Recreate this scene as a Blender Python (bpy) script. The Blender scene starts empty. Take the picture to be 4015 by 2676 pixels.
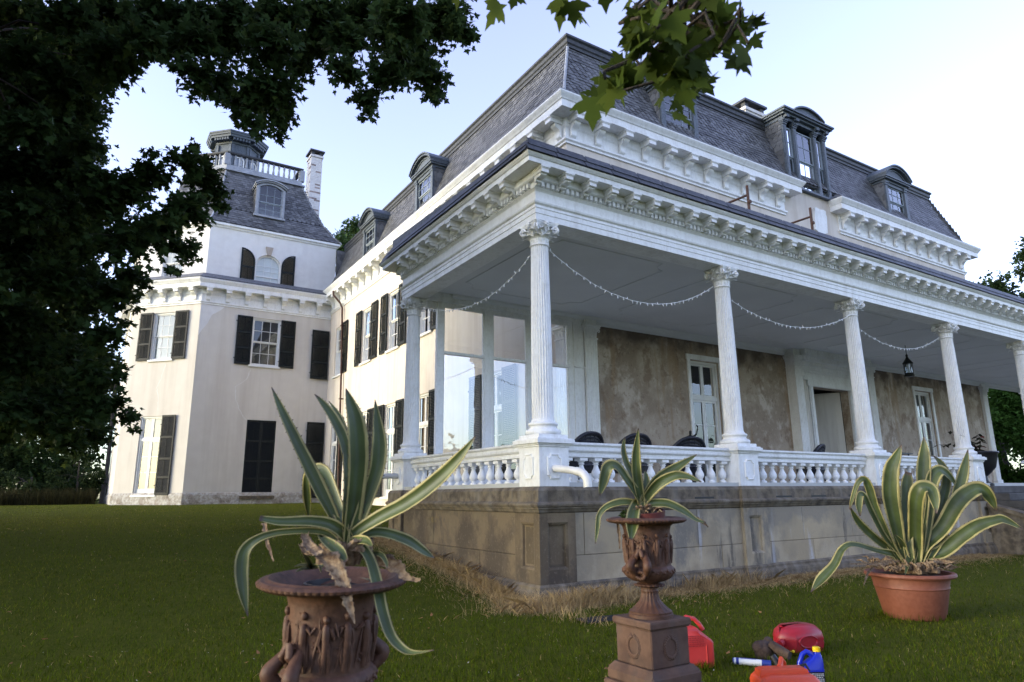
import bpy, bmesh, math, random
import numpy as np
from mathutils import Vector, Matrix
random.seed(7)
rng = np.random.default_rng(11)
PI = math.pi
scene = bpy.context.scene
C = scene.collection
R = math.radians

# ---------------------------------------------------------------- camera
cam_d = bpy.data.cameras.new('camera')
cam = bpy.data.objects.new('camera', cam_d)
C.objects.link(cam)
cam_d.sensor_width = 36.0
cam_d.lens = 36.0 * 2612.7 / 4015
cam_d.clip_start = 0.05
cam_d.clip_end = 4000
cam.location = (-6.299, -9.023, 1.6)
yaw, pitch, roll = 1.0066032, 0.2262135, -0.0097697
fw = Vector((math.cos(yaw) * math.cos(pitch), math.sin(yaw) * math.cos(pitch), math.sin(pitch)))
rt = Vector((math.sin(yaw), -math.cos(yaw), 0))
up = rt.cross(fw)
rt2 = rt * math.cos(roll) + up * math.sin(roll)
up2 = up * math.cos(roll) - rt * math.sin(roll)
cam.rotation_euler = Matrix((rt2, up2, -fw)).transposed().to_euler()
cam_d.dof.use_dof = True
cam_d.dof.focus_distance = 16.0
cam_d.dof.aperture_fstop = 3.2
scene.camera = cam

# ---------------------------------------------------------------- sky, sun, exposure
SUN_EL, SUN_DIR = R(9), Vector((-0.965, 0.26, 0)).normalized()
world = bpy.data.worlds.new('World')
scene.world = world
world.use_nodes = True
nt = world.node_tree
bg = nt.nodes['Background']
sky = nt.nodes.new('ShaderNodeTexSky')
sky.sky_type = 'NISHITA'
sky.sun_disc = False
sky.sun_elevation = SUN_EL
sky.sun_rotation = math.atan2(SUN_DIR.x, SUN_DIR.y)
sky.altitude = 60
sky.air_density = 1.0
sky.dust_density = 1.8
sky.ozone_density = 3.0
HAZE_AMT, HAZE_COL = .0, (1.15, 1.05, 1.25)
hz = nt.nodes.new('ShaderNodeMix'); hz.data_type = 'RGBA'        # thin high haze over the clear sky
hz.inputs[0].default_value = HAZE_AMT
hz.inputs[7].default_value = (*HAZE_COL, 1)
hs = nt.nodes.new('ShaderNodeHueSaturation')
hs.inputs['Saturation'].default_value = .74
hs.inputs['Hue'].default_value = .528
nt.links.new(sky.outputs[0], hs.inputs['Color'])
nt.links.new(hs.outputs[0], hz.inputs[6])
nt.links.new(hz.outputs[2], bg.inputs[0])
bg.inputs[1].default_value = 0.15
sun_d = bpy.data.lights.new('sun', 'SUN')
sun_d.energy = 0.12
sun_d.angle = R(10)
sun_d.color = (1.0, 0.88, 0.74)
sun = bpy.data.objects.new('sun', sun_d)
C.objects.link(sun)
sd = (SUN_DIR * math.cos(SUN_EL) + Vector((0, 0, math.sin(SUN_EL)))).normalized()
sun.rotation_euler = sd.to_track_quat('Z', 'Y').to_euler()
sun.location = (-40, 15, 20)
vs = scene.view_settings
vs.view_transform = 'Standard'
vs.look = 'None'
vs.exposure = 2.6
vs.gamma = 1.0

# ---------------------------------------------------------------- helpers
def tag(o, label=None, cat=None, group=None, kind=None):
    if label: o['label'] = label
    if cat: o['category'] = cat
    if group: o['group'] = group
    if kind: o['kind'] = kind
    return o

def empty(name, loc=(0, 0, 0), rz=0, label=None, cat=None, group=None):
    o = bpy.data.objects.new(name, None)
    C.objects.link(o)
    o.location = loc
    o.rotation_euler = (0, 0, rz)
    o.empty_display_size = 0.2
    return tag(o, label, cat, group)

class MB:
    """collects shapes and builds them as ONE mesh object"""
    def __init__(s):
        s.v, s.f, s.m, s.uv = [], [], [], None
    def add(s, vs, fs, mi=0):
        b = len(s.v)
        s.v.extend([tuple(p) for p in vs])
        for f in fs:
            s.f.append([b + i for i in f]); s.m.append(mi)
        return s
    def box(s, x0, x1, y0, y1, z0, z1, mi=0):
        return s.add([(x0, y0, z0), (x1, y0, z0), (x1, y1, z0), (x0, y1, z0), (x0, y0, z1), (x1, y0, z1), (x1, y1, z1), (x0, y1, z1)],
                     [(3, 2, 1, 0), (4, 5, 6, 7), (0, 1, 5, 4), (1, 2, 6, 5), (2, 3, 7, 6), (3, 0, 4, 7)], mi)
    def bbox(s, x0, x1, y0, y1, z0, z1, c=0.01, mi=0):
        """box with chamfered vertical and top edges"""
        def ring(d, z): return [(x0 + d + c, y0 + d, z), (x1 - d - c, y0 + d, z), (x1 - d, y0 + d + c, z), (x1 - d, y1 - d - c, z), (x1 - d - c, y1 - d, z), (x0 + d + c, y1 - d, z), (x0 + d, y1 - d - c, z), (x0 + d, y0 + d + c, z)]
        return s.loft([ring(c, z0), ring(0, z0 + c), ring(0, z1 - c), ring(c, z1)], cap=True, mi=mi)
    def quad(s, a, b, c, d, mi=0):
        return s.add([a, b, c, d], [(0, 1, 2, 3)], mi)
    def loft(s, rings, cap=False, closed=True, mi=0):
        n = len(rings[0]); vs = [p for r in rings for p in r]; fs = []
        for i in range(len(rings) - 1):
            for j in range(n if closed else n - 1):
                k = (j + 1) % n
                fs.append((i * n + j, i * n + k, (i + 1) * n + k, (i + 1) * n + j))
        if cap:
            fs.append(tuple(reversed(range(n)))); fs.append(tuple(range((len(rings) - 1) * n, len(rings) * n)))
        return s.add(vs, fs, mi)
    def lathe(s, prof, n=24, c=(0, 0), cap=True, mi=0, mod=None):
        rings = []
        for i, (r, z) in enumerate(prof):
            rings.append([(c[0] + (r if mod is None else mod(r, 2 * PI * k / n, i)) * math.cos(2 * PI * k / n), c[1] + (r if mod is None else mod(r, 2 * PI * k / n, i)) * math.sin(2 * PI * k / n), z) for k in range(n)])
        return s.loft(rings, cap=cap, mi=mi)
    def tube(s, path, r, n=8, cap=True, mi=0):
        path = [Vector(p) for p in path]; rings = []; prev = None
        for i, p in enumerate(path):
            t = (path[min(i + 1, len(path) - 1)] - path[max(i - 1, 0)]).normalized()
            a = prev if prev is not None else (Vector((0, 0, 1)) if abs(t.z) < 0.9 else Vector((1, 0, 0)))
            u = (a - t * a.dot(t)).normalized(); prev = u
            w = t.cross(u)
            rr = r[i] if isinstance(r, (list, tuple)) else r
            rings.append([tuple(p + u * (rr * math.cos(2 * PI * k / n)) + w * (rr * math.sin(2 * PI * k / n))) for k in range(n)])
        return s.loft(rings, cap=cap, mi=mi)
    def prism(s, poly, vec, mi=0):
        n = len(poly); v2 = [tuple(Vector(p) + Vector(vec)) for p in poly]
        fs = [tuple(reversed(range(n))), tuple(range(n, 2 * n))] + [(i, (i + 1) % n, n + (i + 1) % n, n + i) for i in range(n)]
        return s.add(list(poly) + v2, fs, mi)
    def sphere(s, c, r, n=10, m=6, sc=(1, 1, 1), mi=0):
        rings = [[(c[0] + r * sc[0] * math.sin(PI * (i + .02) / (m + .04)) * math.cos(2 * PI * k / n), c[1] + r * sc[1] * math.sin(PI * (i + .02) / (m + .04)) * math.sin(2 * PI * k / n), c[2] - r * sc[2] * math.cos(PI * (i + .02) / (m + .04))) for k in range(n)] for i in range(m + 1)]
        return s.loft(rings, cap=True, mi=mi)
    def sweep(s, path, prof, closed=False, cap=True, mi=0, flip=1):
        """profile (outward offset, z) swept along a plan polyline with mitred corners; outward is the right-hand side of travel"""
        P = [Vector((p[0], p[1], 0)) for p in path]; n = len(P); rings = []
        for i in range(n):
            a = P[i] - P[i - 1] if (i > 0 or closed) else P[1] - P[0]
            b = P[(i + 1) % n] - P[i] if (i < n - 1 or closed) else P[n - 1] - P[n - 2]
            a.normalize(); b.normalize()
            na, nb = Vector((a.y, -a.x, 0)) * flip, Vector((b.y, -b.x, 0)) * flip
            m = (na + nb) / (1 + na.dot(nb))
            rings.append([tuple(P[i] + m * o + Vector((0, 0, z))) for o, z in prof])
        if closed: rings.append(rings[0])
        return s.loft(rings, cap=cap and not closed, closed=False, mi=mi) if not cap else s.loft(rings, cap=not closed, closed=True, mi=mi)
    def xf(s, M):
        s.v = [tuple(M @ Vector(p)) for p in s.v]; return s
    def merge(s, o, M=None):
        return s.add([tuple(M @ Vector(p)) for p in o.v] if M else o.v, o.f, 0) if len(set(o.m)) < 2 and (not o.m or o.m[0] == 0) else s._mm(o, M)
    def _mm(s, o, M):
        b = len(s.v); s.v.extend([tuple(M @ Vector(p)) for p in o.v] if M else o.v)
        for f, m in zip(o.f, o.m): s.f.append([b + i for i in f]); s.m.append(m)
        return s
    def mesh(s, name, mats, smooth=None):
        me = bpy.data.meshes.new(name)
        me.from_pydata(s.v, [], s.f)
        for m in (mats if isinstance(mats, (list, tuple)) else [mats]): me.materials.append(m)
        if any(s.m): me.polygons.foreach_set('material_index', s.m)
        bm = bmesh.new(); bm.from_mesh(me); bmesh.ops.recalc_face_normals(bm, faces=bm.faces)
        if smooth is not None:
            for f in bm.faces: f.smooth = True
            for e in bm.edges:
                if len(e.link_faces) == 2 and e.calc_face_angle(0) > R(smooth): e.smooth = False
        bm.to_mesh(me); bm.free(); me.update()
        return me
    def build(s, name, mats, parent=None, smooth=None, loc=None, rz=0):
        o = bpy.data.objects.new(name, s.mesh(name, mats, smooth))
        C.objects.link(o)
        if loc: o.location = loc
        o.rotation_euler = (0, 0, rz)
        if parent: o.parent = parent
        return o

def place(name, me, parent, loc, rz=0, scale=None):
    o = bpy.data.objects.new(name, me); C.objects.link(o)
    o.parent = parent; o.location = loc; o.rotation_euler = (0, 0, rz)
    if scale: o.scale = scale
    return o

def dup(root, loc, rz=0, label=None, parent=None):
    r = root.copy(); C.objects.link(r); r.location = loc; r.rotation_euler = (0, 0, rz)
    if parent: r.parent = parent
    if label: r['label'] = label
    for ch in list(root.children):
        c = ch.copy(); C.objects.link(c); c.parent = r
        for g in ch.children:
            d = g.copy(); C.objects.link(d); d.parent = c
    return r

def raw_mesh(name, verts, faces_flat, loop_tot, mats, uv=None, matidx=None):
    """numpy arrays straight into a mesh"""
    me = bpy.data.meshes.new(name)
    me.vertices.add(len(verts)); me.vertices.foreach_set('co', np.asarray(verts, np.float32).ravel())
    me.loops.add(len(faces_flat)); me.loops.foreach_set('vertex_index', np.asarray(faces_flat, np.int32))
    lt = np.asarray(loop_tot, np.int32); ls = np.concatenate([[0], np.cumsum(lt)[:-1]]).astype(np.int32)
    me.polygons.add(len(lt)); me.polygons.foreach_set('loop_start', ls); me.polygons.foreach_set('loop_total', lt)
    for m in mats: me.materials.append(m)
    if matidx is not None: me.polygons.foreach_set('material_index', np.asarray(matidx, np.int32))
    if uv is not None:
        l = me.uv_layers.new(name='UVMap'); l.data.foreach_set('uv', np.asarray(uv, np.float32).ravel())
    me.update(calc_edges=True); me.validate()
    return me

# ---------------------------------------------------------------- materials
def mat(name, col, rough=0.6, noise=None, bump=None, island=0, streak=None, spec=0.4, metal=0, extra=None, coat=0, sss=0):
    """principled; noise=(scale, other colour, contrast[, detail]); island = per-piece value variation; streak=(colour, amount, x scale, z scale)"""
    m = bpy.data.materials.new(name); m.use_nodes = True
    t = m.node_tree; N = t.nodes; L = t.links; b = N['Principled BSDF']
    b.inputs['Roughness'].default_value = rough; b.inputs['Specular IOR Level'].default_value = spec; b.inputs['Metallic'].default_value = metal
    if coat: b.inputs['Coat Weight'].default_value = coat; b.inputs['Coat Roughness'].default_value = 0.1
    co = N.new('ShaderNodeTexCoord').outputs['Object']
    rgb = N.new('ShaderNodeRGB'); rgb.outputs[0].default_value = (*col, 1); cur = rgb.outputs[0]
    def mix(fac, a, c2, mode='MIX'):
        x = N.new('ShaderNodeMix'); x.data_type = 'RGBA'; x.blend_type = mode
        if isinstance(fac, float): x.inputs[0].default_value = fac
        else: L.new(fac, x.inputs[0])
        L.new(a, x.inputs[6])
        if isinstance(c2, tuple): x.inputs[7].default_value = (*c2, 1)
        else: L.new(c2, x.inputs[7])
        return x.outputs[2]
    def ramp(v, lo, hi, a=0., c2=1.):
        x = N.new('ShaderNodeMapRange'); L.new(v, x.inputs[0]); x.inputs[1].default_value = lo; x.inputs[2].default_value = hi; x.inputs[3].default_value = a; x.inputs[4].default_value = c2
        return x.outputs[0]
    def ntex(scale, det=5, vec=None, rg=.55):
        x = N.new('ShaderNodeTexNoise'); x.inputs['Scale'].default_value = scale; x.inputs['Detail'].default_value = det; x.inputs['Roughness'].default_value = rg
        L.new(vec if vec else co, x.inputs['Vector']); return x.outputs[0]
    def mapped(sc, loc=(0, 0, 0)):
        x = N.new('ShaderNodeMapping'); x.inputs['Scale'].default_value = sc; x.inputs['Location'].default_value = loc; L.new(co, x.inputs[0]); return x.outputs[0]
    for nz in (noise if isinstance(noise, list) else [noise] if noise else []):
        w = nz[2]; cur = mix(ramp(ntex(nz[0], nz[3] if len(nz) > 3 else 6), .5 - w, .5 + w), cur, nz[1])
    if streak:
        for st in (streak if isinstance(streak, list) else [streak]):
            v = ntex(1.0, 5, mapped((st[2], st[2], st[3])))
            cur = mix(ramp(v, .5, .72, 0., st[1]), cur, st[0])
    if island:
        g = N.new('ShaderNodeNewGeometry'); h = N.new('ShaderNodeHueSaturation')
        L.new(ramp(g.outputs['Random Per Island'], 0, 1, 1 - island, 1 + island), h.inputs['Value']); L.new(cur, h.inputs['Color']); cur = h.outputs[0]
    if extra: cur = extra(N, L, co, cur, mix, ramp, ntex, mapped)
    L.new(cur, b.inputs['Base Color'])
    if bump:
        x = N.new('ShaderNodeBump'); x.inputs['Strength'].default_value = bump[1]; x.inputs['Distance'].default_value = bump[2] if len(bump) > 2 else 0.02
        L.new(ntex(bump[0], 6), x.inputs['Height']); L.new(x.outputs[0], b.inputs['Normal'])
    return m

def M_(hexs):
    return tuple(((int(hexs[i:i + 2], 16) / 255) ** 2.2) for i in (0, 2, 4))

white = mat('white_paint', (.83, .83, .82), .45, [(1.3, (.77, .77, .75), .22), (22, (.84, .84, .83), .12)], (60, .05), streak=[((.52, .50, .46), .4, 5, .6), ((.56, .53, .47), .35, 1.4, 1.2), ((.50, .47, .42), .3, 16, 9)])
trim = mat('cream_white_trim', (.74, .70, .62), .5, [(1.1, (.66, .61, .54), .22)], (50, .06), streak=[((.48, .42, .36), .45, 6, .5)])
wtrim = mat('white_wood_sash', (.78, .78, .76), .4, [(3, (.68, .67, .64), .25)])
stucco = mat('cream_stucco', (.66, .585, .50), .85, [(.35, (.60, .525, .45), .2), (2.2, (.68, .61, .53), .2)], (35, .12), streak=[((.47, .39, .31), .6, 2.2, .12), ((.52, .45, .37), .5, 4.5, .2), ((.72, .68, .62), .4, .9, .25)])
tstucco = mat('pale_stucco', (.63, .585, .515), .85, [(.3, (.585, .54, .475), .25), (1.7, (.655, .61, .54), .2)], (35, .12), streak=[((.47, .41, .35), .45, 1.6, .1), ((.52, .47, .40), .45, 4.0, .22)])
wstucco = mat('white_stucco', (.735, .715, .68), .8, [(.5, (.66, .64, .61), .2), (3, (.745, .73, .70), .15)], (30, .12), streak=((.60, .58, .56), .3, 1.8, .12))
plinthm = mat('flaking_plinth', (.50, .47, .43), .9, [(1.3, (.22, .185, .15), .05), (3.4, (.56, .54, .50), .05), (9, (.36, .32, .27), .1)], (18, .5, .04))
crackm = mat('crack_filler', (.70, .68, .64), .8)
def layers(spec, band=None):
    """stains as separate blotch layers: (xy scale, z scale, offset, colour, low, high, strength)"""
    def f(N, L, co, cur, mix, ramp, ntex, mapped):
        for sx_, sz_, off, col, lo, hi, k in spec: cur = mix(ramp(ntex(1.0, 7, mapped((sx_, sx_, sz_), (off, off * .7, off * 1.3)), .62), lo, hi, 0., k), cur, col)
        if band:
            z0, z1, col, k = band
            sx = N.new('ShaderNodeSeparateXYZ'); L.new(co, sx.inputs[0]); ad = N.new('ShaderNodeMath'); ad.operation = 'ADD'; L.new(sx.outputs[2], ad.inputs[0])
            mu = N.new('ShaderNodeMath'); mu.operation = 'MULTIPLY'; L.new(ntex(1.5, 7), mu.inputs[0]); mu.inputs[1].default_value = 2.2; L.new(mu.outputs[0], ad.inputs[1])
            cur = mix(ramp(ad.outputs[0], z0 + 1.1, z1 + 1.1, 0., k), cur, col)
        return cur
    return f
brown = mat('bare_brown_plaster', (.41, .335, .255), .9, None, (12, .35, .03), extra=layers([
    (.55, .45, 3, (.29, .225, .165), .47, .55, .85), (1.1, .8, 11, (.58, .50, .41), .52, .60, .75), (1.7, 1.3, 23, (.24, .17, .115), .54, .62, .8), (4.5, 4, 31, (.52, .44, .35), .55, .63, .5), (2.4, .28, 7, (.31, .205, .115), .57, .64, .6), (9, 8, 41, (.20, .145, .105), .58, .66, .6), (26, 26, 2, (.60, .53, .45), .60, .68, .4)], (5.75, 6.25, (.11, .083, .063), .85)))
ceilm = mat('ceiling_paint', (.72, .72, .71), .7, [(.9, (.66, .66, .65), .18)], (25, .05))
slate = mat('roof_slate', (.104, .105, .108), .5, [(1.3, (.082, .083, .086), .2), (14, (.128, .128, .132), .18)], (30, .15), island=.42, spec=.5)
slate2 = mat('slate_edge', (.036, .039, .045), .55, [(2, (.023, .026, .030), .2), (11, (.058, .061, .068), .12)], (25, .2), island=.2)
lead = mat('lead_gutter', (.10, .105, .12), .55, [(2, (.065, .068, .08), .2), (9, (.16, .165, .175), .15)], (20, .1))
hipm = mat('hip_lead', (.36, .38, .42), .5, [(4, (.24, .25, .28), .2)])
dorm = mat('blue_grey_paint', (.066, .084, .106), .5, [(2.5, (.05, .062, .08), .2), (20, (.105, .125, .15), .1)], (40, .06))
dormw = mat('grey_sash', (.25, .29, .33), .5)
shut = mat('dark_green_shutter', (.006, .009, .0095), .5, [(6, (.010, .013, .013), .2)], (40, .1), spec=.25)
shutfade = mat('faded_shutter', (.010, .013, .012), .6, [(8, (.03, .028, .026), .14)], (40, .1), spec=.25)
stone = mat('sandstone_shade_side', (.125, .092, .055), .85, None, (24, .3, .02), island=.36, extra=layers([  # left side: darker copy of the sandstone, its shade put into the colour
    (.7, .7, 5, (.066, .05, .036), .48, .58, .85), (1.3, 1.0, 13, (.185, .142, .085), .53, .61, .7), (2.6, 2.2, 29, (.11, .085, .058), .54, .62, .7), (1.6, .5, 17, (.055, .048, .043), .58, .66, .8), (.9, .9, 51, (.23, .165, .045), .64, .70, .6), (18, 18, 3, (.20, .155, .105), .56, .66, .5)]))
stone2 = mat('sandstone_front', (.375, .30, .19), .85, None, (24, .3, .02), island=.16, extra=layers([  # front: paler copy of the same sandstone
    (.6, .5, 5, (.27, .225, .155), .48, .58, .8), (1.2, .9, 13, (.44, .365, .25), .53, .61, .6), (1.0, .55, 27, (.165, .152, .13), .55, .63, .8), (2.6, .22, 37, (.55, .55, .57), .60, .68, .55), (2.3, .4, 9, (.10, .088, .072), .60, .67, .8), (16, 16, 3, (.33, .275, .195), .55, .65, .5)], (1.02, 1.30, (.21, .19, .155), .65)))
darkstone = mat('weathered_dark_stone', (.11, .086, .056), .85, [(1.2, (.058, .047, .036), .14), (6, (.17, .135, .09), .12)], (24, .35, .02), island=.2, streak=((.25, .23, .21), .35, 5, .8))
floorm = mat('grey_floor_paint', (.48, .48, .46), .5, [(2, (.42, .42, .40), .2)])
stepm = mat('step_stone', (.10, .095, .09), .85, [(3, (.05, .047, .045), .2)], (20, .3))
brick = mat('whitewashed_brick', (.74, .72, .70), .85, [(5, (.62, .58, .55), .2)], (25, .3), island=.05)
brickr = mat('bare_brick', (.36, .29, .26), .9, [(9, (.27, .21, .19), .2)], (25, .3), island=.25)
keym = mat('keystone_stone', (.42, .36, .30), .85, [(6, (.33, .28, .23), .2)], (30, .3))
irongrey = mat('rusty_pipe', (.06, .035, .028), .7, [(9, (.10, .045, .025), .15)])
pvc = mat('white_pvc', (.72, .71, .68), .35, [(6, (.64, .62, .58), .2)])
pvcg = mat('grey_pvc', (.52, .53, .53), .4, [(6, (.46, .46, .45), .2)])
curtw = mat('white_blind', (.70, .69, .66), .9, [(1.6, (.62, .6, .56), .2)])
curtb = mat('beige_curtain', (.46, .36, .29), .9, [(1.5, (.36, .28, .225), .2)], streak=((.62, .5, .4), .7, 14, .2))
room = mat('unlit_room_dark', (.030, .028, .028), .9, [(1.2, (.055, .048, .043), .1)])  # near-black colour for panels that stand in for unlit rooms
urnm = mat('brown_cast_iron', (.074, .031, .017), .6, [(4, (.042, .021, .014), .16), (26, (.098, .046, .028), .14)], (45, .35, .01), spec=.35)
terra = mat('terracotta_plastic', (.19, .058, .03), .6, [(3, (.145, .045, .026), .15), (20, (.21, .072, .042), .15)], (60, .05))
terrad = mat('dark_red_pot', (.13, .035, .03), .45, [(6, (.09, .026, .024), .2)])
soil = mat('potting_soil', (.018, .013, .009), .95, [(20, (.04, .029, .02), .12)], (30, .8, .04))
blackp = mat('black_plastic', (.012, .012, .014), .45)
redp = mat('bright_red_plastic', (.50, .032, .03), .38, [(5, (.42, .028, .028), .2), (1.8, (.55, .05, .045), .12)], (90, .03))
dredp = mat('dark_red_plastic', (.33, .012, .022), .35, [(5, (.27, .011, .02), .25)], (90, .03))
orangep = mat('orange_red_plastic', (.56, .07, .022), .38, [(5, (.58, .06, .02), .25)], (90, .03))
bluep = mat('blue_plastic', (.006, .02, .40), .3, coat=.2)
yellowp = mat('yellow_plastic', (.75, .50, .01), .35)
inkm = mat('black_label', (.01, .01, .014), .4)
paperm = mat('white_print', (.45, .46, .48), .5)
faint = mat('moulded_print', (.30, .02, .022), .5)
ragm = mat('grey_brown_cloth', (.045, .027, .020), .95, [(12, (.085, .056, .042), .15)], (40, .6, .02))
wick = mat('black_wicker', (.008, .009, .013), .35, (30, (.02, .021, .028), .1), (60, .6, .01))
bronze = mat('dark_bronze', (.018, .02, .019), .4, metal=.4)
wire = mat('white_cord', (.72, .72, .70), .5)
bulbm = mat('unlit_mini_bulb', (.75, .75, .74), .2)
gratem = mat('dark_grate', (.018, .018, .02), .6)
bark = mat('maple_bark', (.055, .043, .034), .95, [(6, (.03, .024, .02), .15)], (9, 1., .06))
bark2 = mat('grey_bark', (.085, .075, .065), .95, [(5, (.05, .045, .04), .15)], (9, 1., .06))
deadm = mat('dead_agave_leaf', (.16, .092, .046), .85, [(14, (.06, .034, .022), .12), (35, (.28, .20, .12), .12)], (40, .8, .012))
tarp = mat('blue_tarp', (.02, .09, .33), .5)
dirt = mat('dry_dirt', (.22, .145, .095), .95, [(3, (.15, .098, .065), .15)], (20, .6, .03))

def leafmat(name, col, var=.35, trans=.45, col2=None):
    m = bpy.data.materials.new(name); m.use_nodes = True
    t = m.node_tree; N, L = t.nodes, t.links; out = N['Material Output']; b = N['Principled BSDF']
    b.inputs['Roughness'].default_value = .6; b.inputs['Specular IOR Level'].default_value = .06
    g = N.new('ShaderNodeNewGeometry'); h = N.new('ShaderNodeHueSaturation'); h.inputs['Color'].default_value = (*col, 1)
    mr = N.new('ShaderNodeMapRange'); L.new(g.outputs['Random Per Island'], mr.inputs[0]); mr.inputs[3].default_value = 1 - var; mr.inputs[4].default_value = 1 + var
    L.new(mr.outputs[0], h.inputs['Value'])
    cur = h.outputs[0]
    if col2:
        x = N.new('ShaderNodeMix'); x.data_type = 'RGBA'; mr2 = N.new('ShaderNodeMapRange'); mr2.inputs[1].default_value = .8; mr2.inputs[2].default_value = 1.
        mm = N.new('ShaderNodeMath'); mm.operation = 'FRACT'; m7 = N.new('ShaderNodeMath'); m7.operation = 'MULTIPLY'; m7.inputs[1].default_value = 7.31
        L.new(g.outputs['Random Per Island'], m7.inputs[0]); L.new(m7.outputs[0], mm.inputs[0]); L.new(mm.outputs[0], mr2.inputs[0]); L.new(mr2.outputs[0], x.inputs[0])
        L.new(cur, x.inputs[6]); x.inputs[7].default_value = (*col2, 1); cur = x.outputs[2]
    L.new(cur, b.inputs['Base Color'])
    tr = N.new('ShaderNodeBsdfTranslucent'); hs = N.new('ShaderNodeHueSaturation'); hs.inputs['Value'].default_value = 1.3; hs.inputs['Hue'].default_value = .48; L.new(cur, hs.inputs['Color']); L.new(hs.outputs[0], tr.inputs[0])
    mx = N.new('ShaderNodeMixShader'); mx.inputs[0].default_value = trans; L.new(b.outputs[0], mx.inputs[1]); L.new(tr.outputs[0], mx.inputs[2]); L.new(mx.outputs[0], out.inputs[0])
    return m
mapleL = leafmat('maple_leaf', (.028, .052, .016), .4, .35, (.05, .075, .018))
mapleN = leafmat('near_maple_leaf', (.05, .076, .013), .35, .5)
canopyL = leafmat('canopy_leaf', (.03, .055, .016), .3, .25)
pineL = leafmat('pine_needle', (.045, .085, .032), .35, .2)
farL = leafmat('far_leaf', (.032, .055, .022), .4, .3)
brightL = leafmat('bright_green_leaf', (.05, .11, .02), .35, .4)  # brighter green leaf colour
shrubL = leafmat('shrub_leaf', (.032, .052, .018), .4, .3)
weedL = leafmat('dry_weed', (.035, .034, .014), .35, .3)
grassL = leafmat('lawn_blade', (.060, .090, .004), .55, .35, (.11, .112, .012))
grassY = leafmat('yellow_lawn_blade', (.13, .132, .014), .45, .35, (.18, .165, .04))
strawL = leafmat('straw', (.46, .34, .165), .35, .3, (.29, .19, .085))
fallen = leafmat('fallen_leaf', (.32, .17, .075), .4, .2)
ivyL = leafmat('potted_leaf', (.03, .03, .016), .4, .2, (.12, .03, .02))

def glassmat(name, tint=(.9, .95, .95), boost=1.6, refl=(.95, .97, 1)):
    m = bpy.data.materials.new(name); m.use_nodes = True
    t = m.node_tree; N, L = t.nodes, t.links; out = N['Material Output']; N.remove(N['Principled BSDF'])
    a = N.new('ShaderNodeBsdfTransparent'); a.inputs[0].default_value = (*tint, 1)
    g = N.new('ShaderNodeBsdfGlossy'); g.inputs['Roughness'].default_value = .0; g.inputs[0].default_value = (*refl, 1)
    f = N.new('ShaderNodeFresnel'); f.inputs[0].default_value = 1.52
    no = N.new('ShaderNodeTexNoise'); no.inputs['Scale'].default_value = 1.6; tc = N.new('ShaderNodeTexCoord'); L.new(tc.outputs['Object'], no.inputs[0])
    bp = N.new('ShaderNodeBump'); bp.inputs['Strength'].default_value = .05; bp.inputs['Distance'].default_value = .03; L.new(no.outputs[0], bp.inputs['Height']); L.new(bp.outputs[0], g.inputs['Normal'])
    mu = N.new('ShaderNodeMath'); mu.operation = 'MULTIPLY'; mu.use_clamp = True; mu.inputs[1].default_value = boost; L.new(f.outputs[0], mu.inputs[0])
    mx = N.new('ShaderNodeMixShader'); L.new(mu.outputs[0], mx.inputs[0]); L.new(a.outputs[0], mx.inputs[1]); L.new(g.outputs[0], mx.inputs[2]); L.new(mx.outputs[0], out.inputs[0])
    return m
glass = glassmat('window_glass', boost=1.7)
bigglass = glassmat('screen_glass', (.95, .97, .97), 4.6)

def agavemat(name):
    m = bpy.data.materials.new(name); m.use_nodes = True
    t = m.node_tree; N, L = t.nodes, t.links; b = N['Principled BSDF']; b.inputs['Roughness'].default_value = .48; b.inputs['Specular IOR Level'].default_value = .4
    tc = N.new('ShaderNodeTexCoord'); sx = N.new('ShaderNodeSeparateXYZ'); L.new(tc.outputs['UV'], sx.inputs[0])
    no = N.new('ShaderNodeTexNoise'); no.inputs['Scale'].default_value = 9; no.inputs['Detail'].default_value = 5
    mp = N.new('ShaderNodeMapping'); mp.inputs['Scale'].default_value = (1.6, .5, 1); L.new(tc.outputs['UV'], mp.inputs[0]); L.new(mp.outputs[0], no.inputs[0])
    a = N.new('ShaderNodeMath'); a.operation = 'MULTIPLY_ADD'; L.new(no.outputs[0], a.inputs[0]); a.inputs[1].default_value = .15; L.new(sx.outputs[0], a.inputs[2])
    cr = N.new('ShaderNodeValToRGB'); e = cr.color_ramp.elements; L.new(a.outputs[0], cr.inputs[0])
    Y, G, B, Gr = (.34, .295, .12, 1), (.054, .076, .018, 1), (.072, .098, .052, 1), (.062, .086, .024, 1)
    e[0].position = .0; e[0].color = Y; e[1].position = 1; e[1].color = Y
    for p, c in ((.19, Y), (.215, G), (.42, Gr), (.56, B), (.69, Gr), (.925, G), (.95, Y)):
        n = e.new(p); n.color = c
    n2 = N.new('ShaderNodeTexNoise'); n2.inputs['Scale'].default_value = 7; n2.inputs['Detail'].default_value = 6; L.new(tc.outputs['Object'], n2.inputs[0])
    mr = N.new('ShaderNodeMapRange'); mr.inputs[1].default_value = .3; mr.inputs[2].default_value = .7; mr.inputs[3].default_value = .62; mr.inputs[4].default_value = 1.12; L.new(n2.outputs[0], mr.inputs[0])
    h = N.new('ShaderNodeHueSaturation'); L.new(cr.outputs[0], h.inputs['Color']); L.new(mr.outputs[0], h.inputs['Value'])
    # dry brown tip
    tp = N.new('ShaderNodeMapRange'); tp.inputs[1].default_value = .955; tp.inputs[2].default_value = .985; L.new(sx.outputs[1], tp.inputs[0])
    mx = N.new('ShaderNodeMix'); mx.data_type = 'RGBA'; L.new(tp.outputs[0], mx.inputs[0]); L.new(h.outputs[0], mx.inputs[6]); mx.inputs[7].default_value = (.07, .045, .035, 1)
    L.new(mx.outputs[2], b.inputs['Base Color'])
    return m
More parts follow.
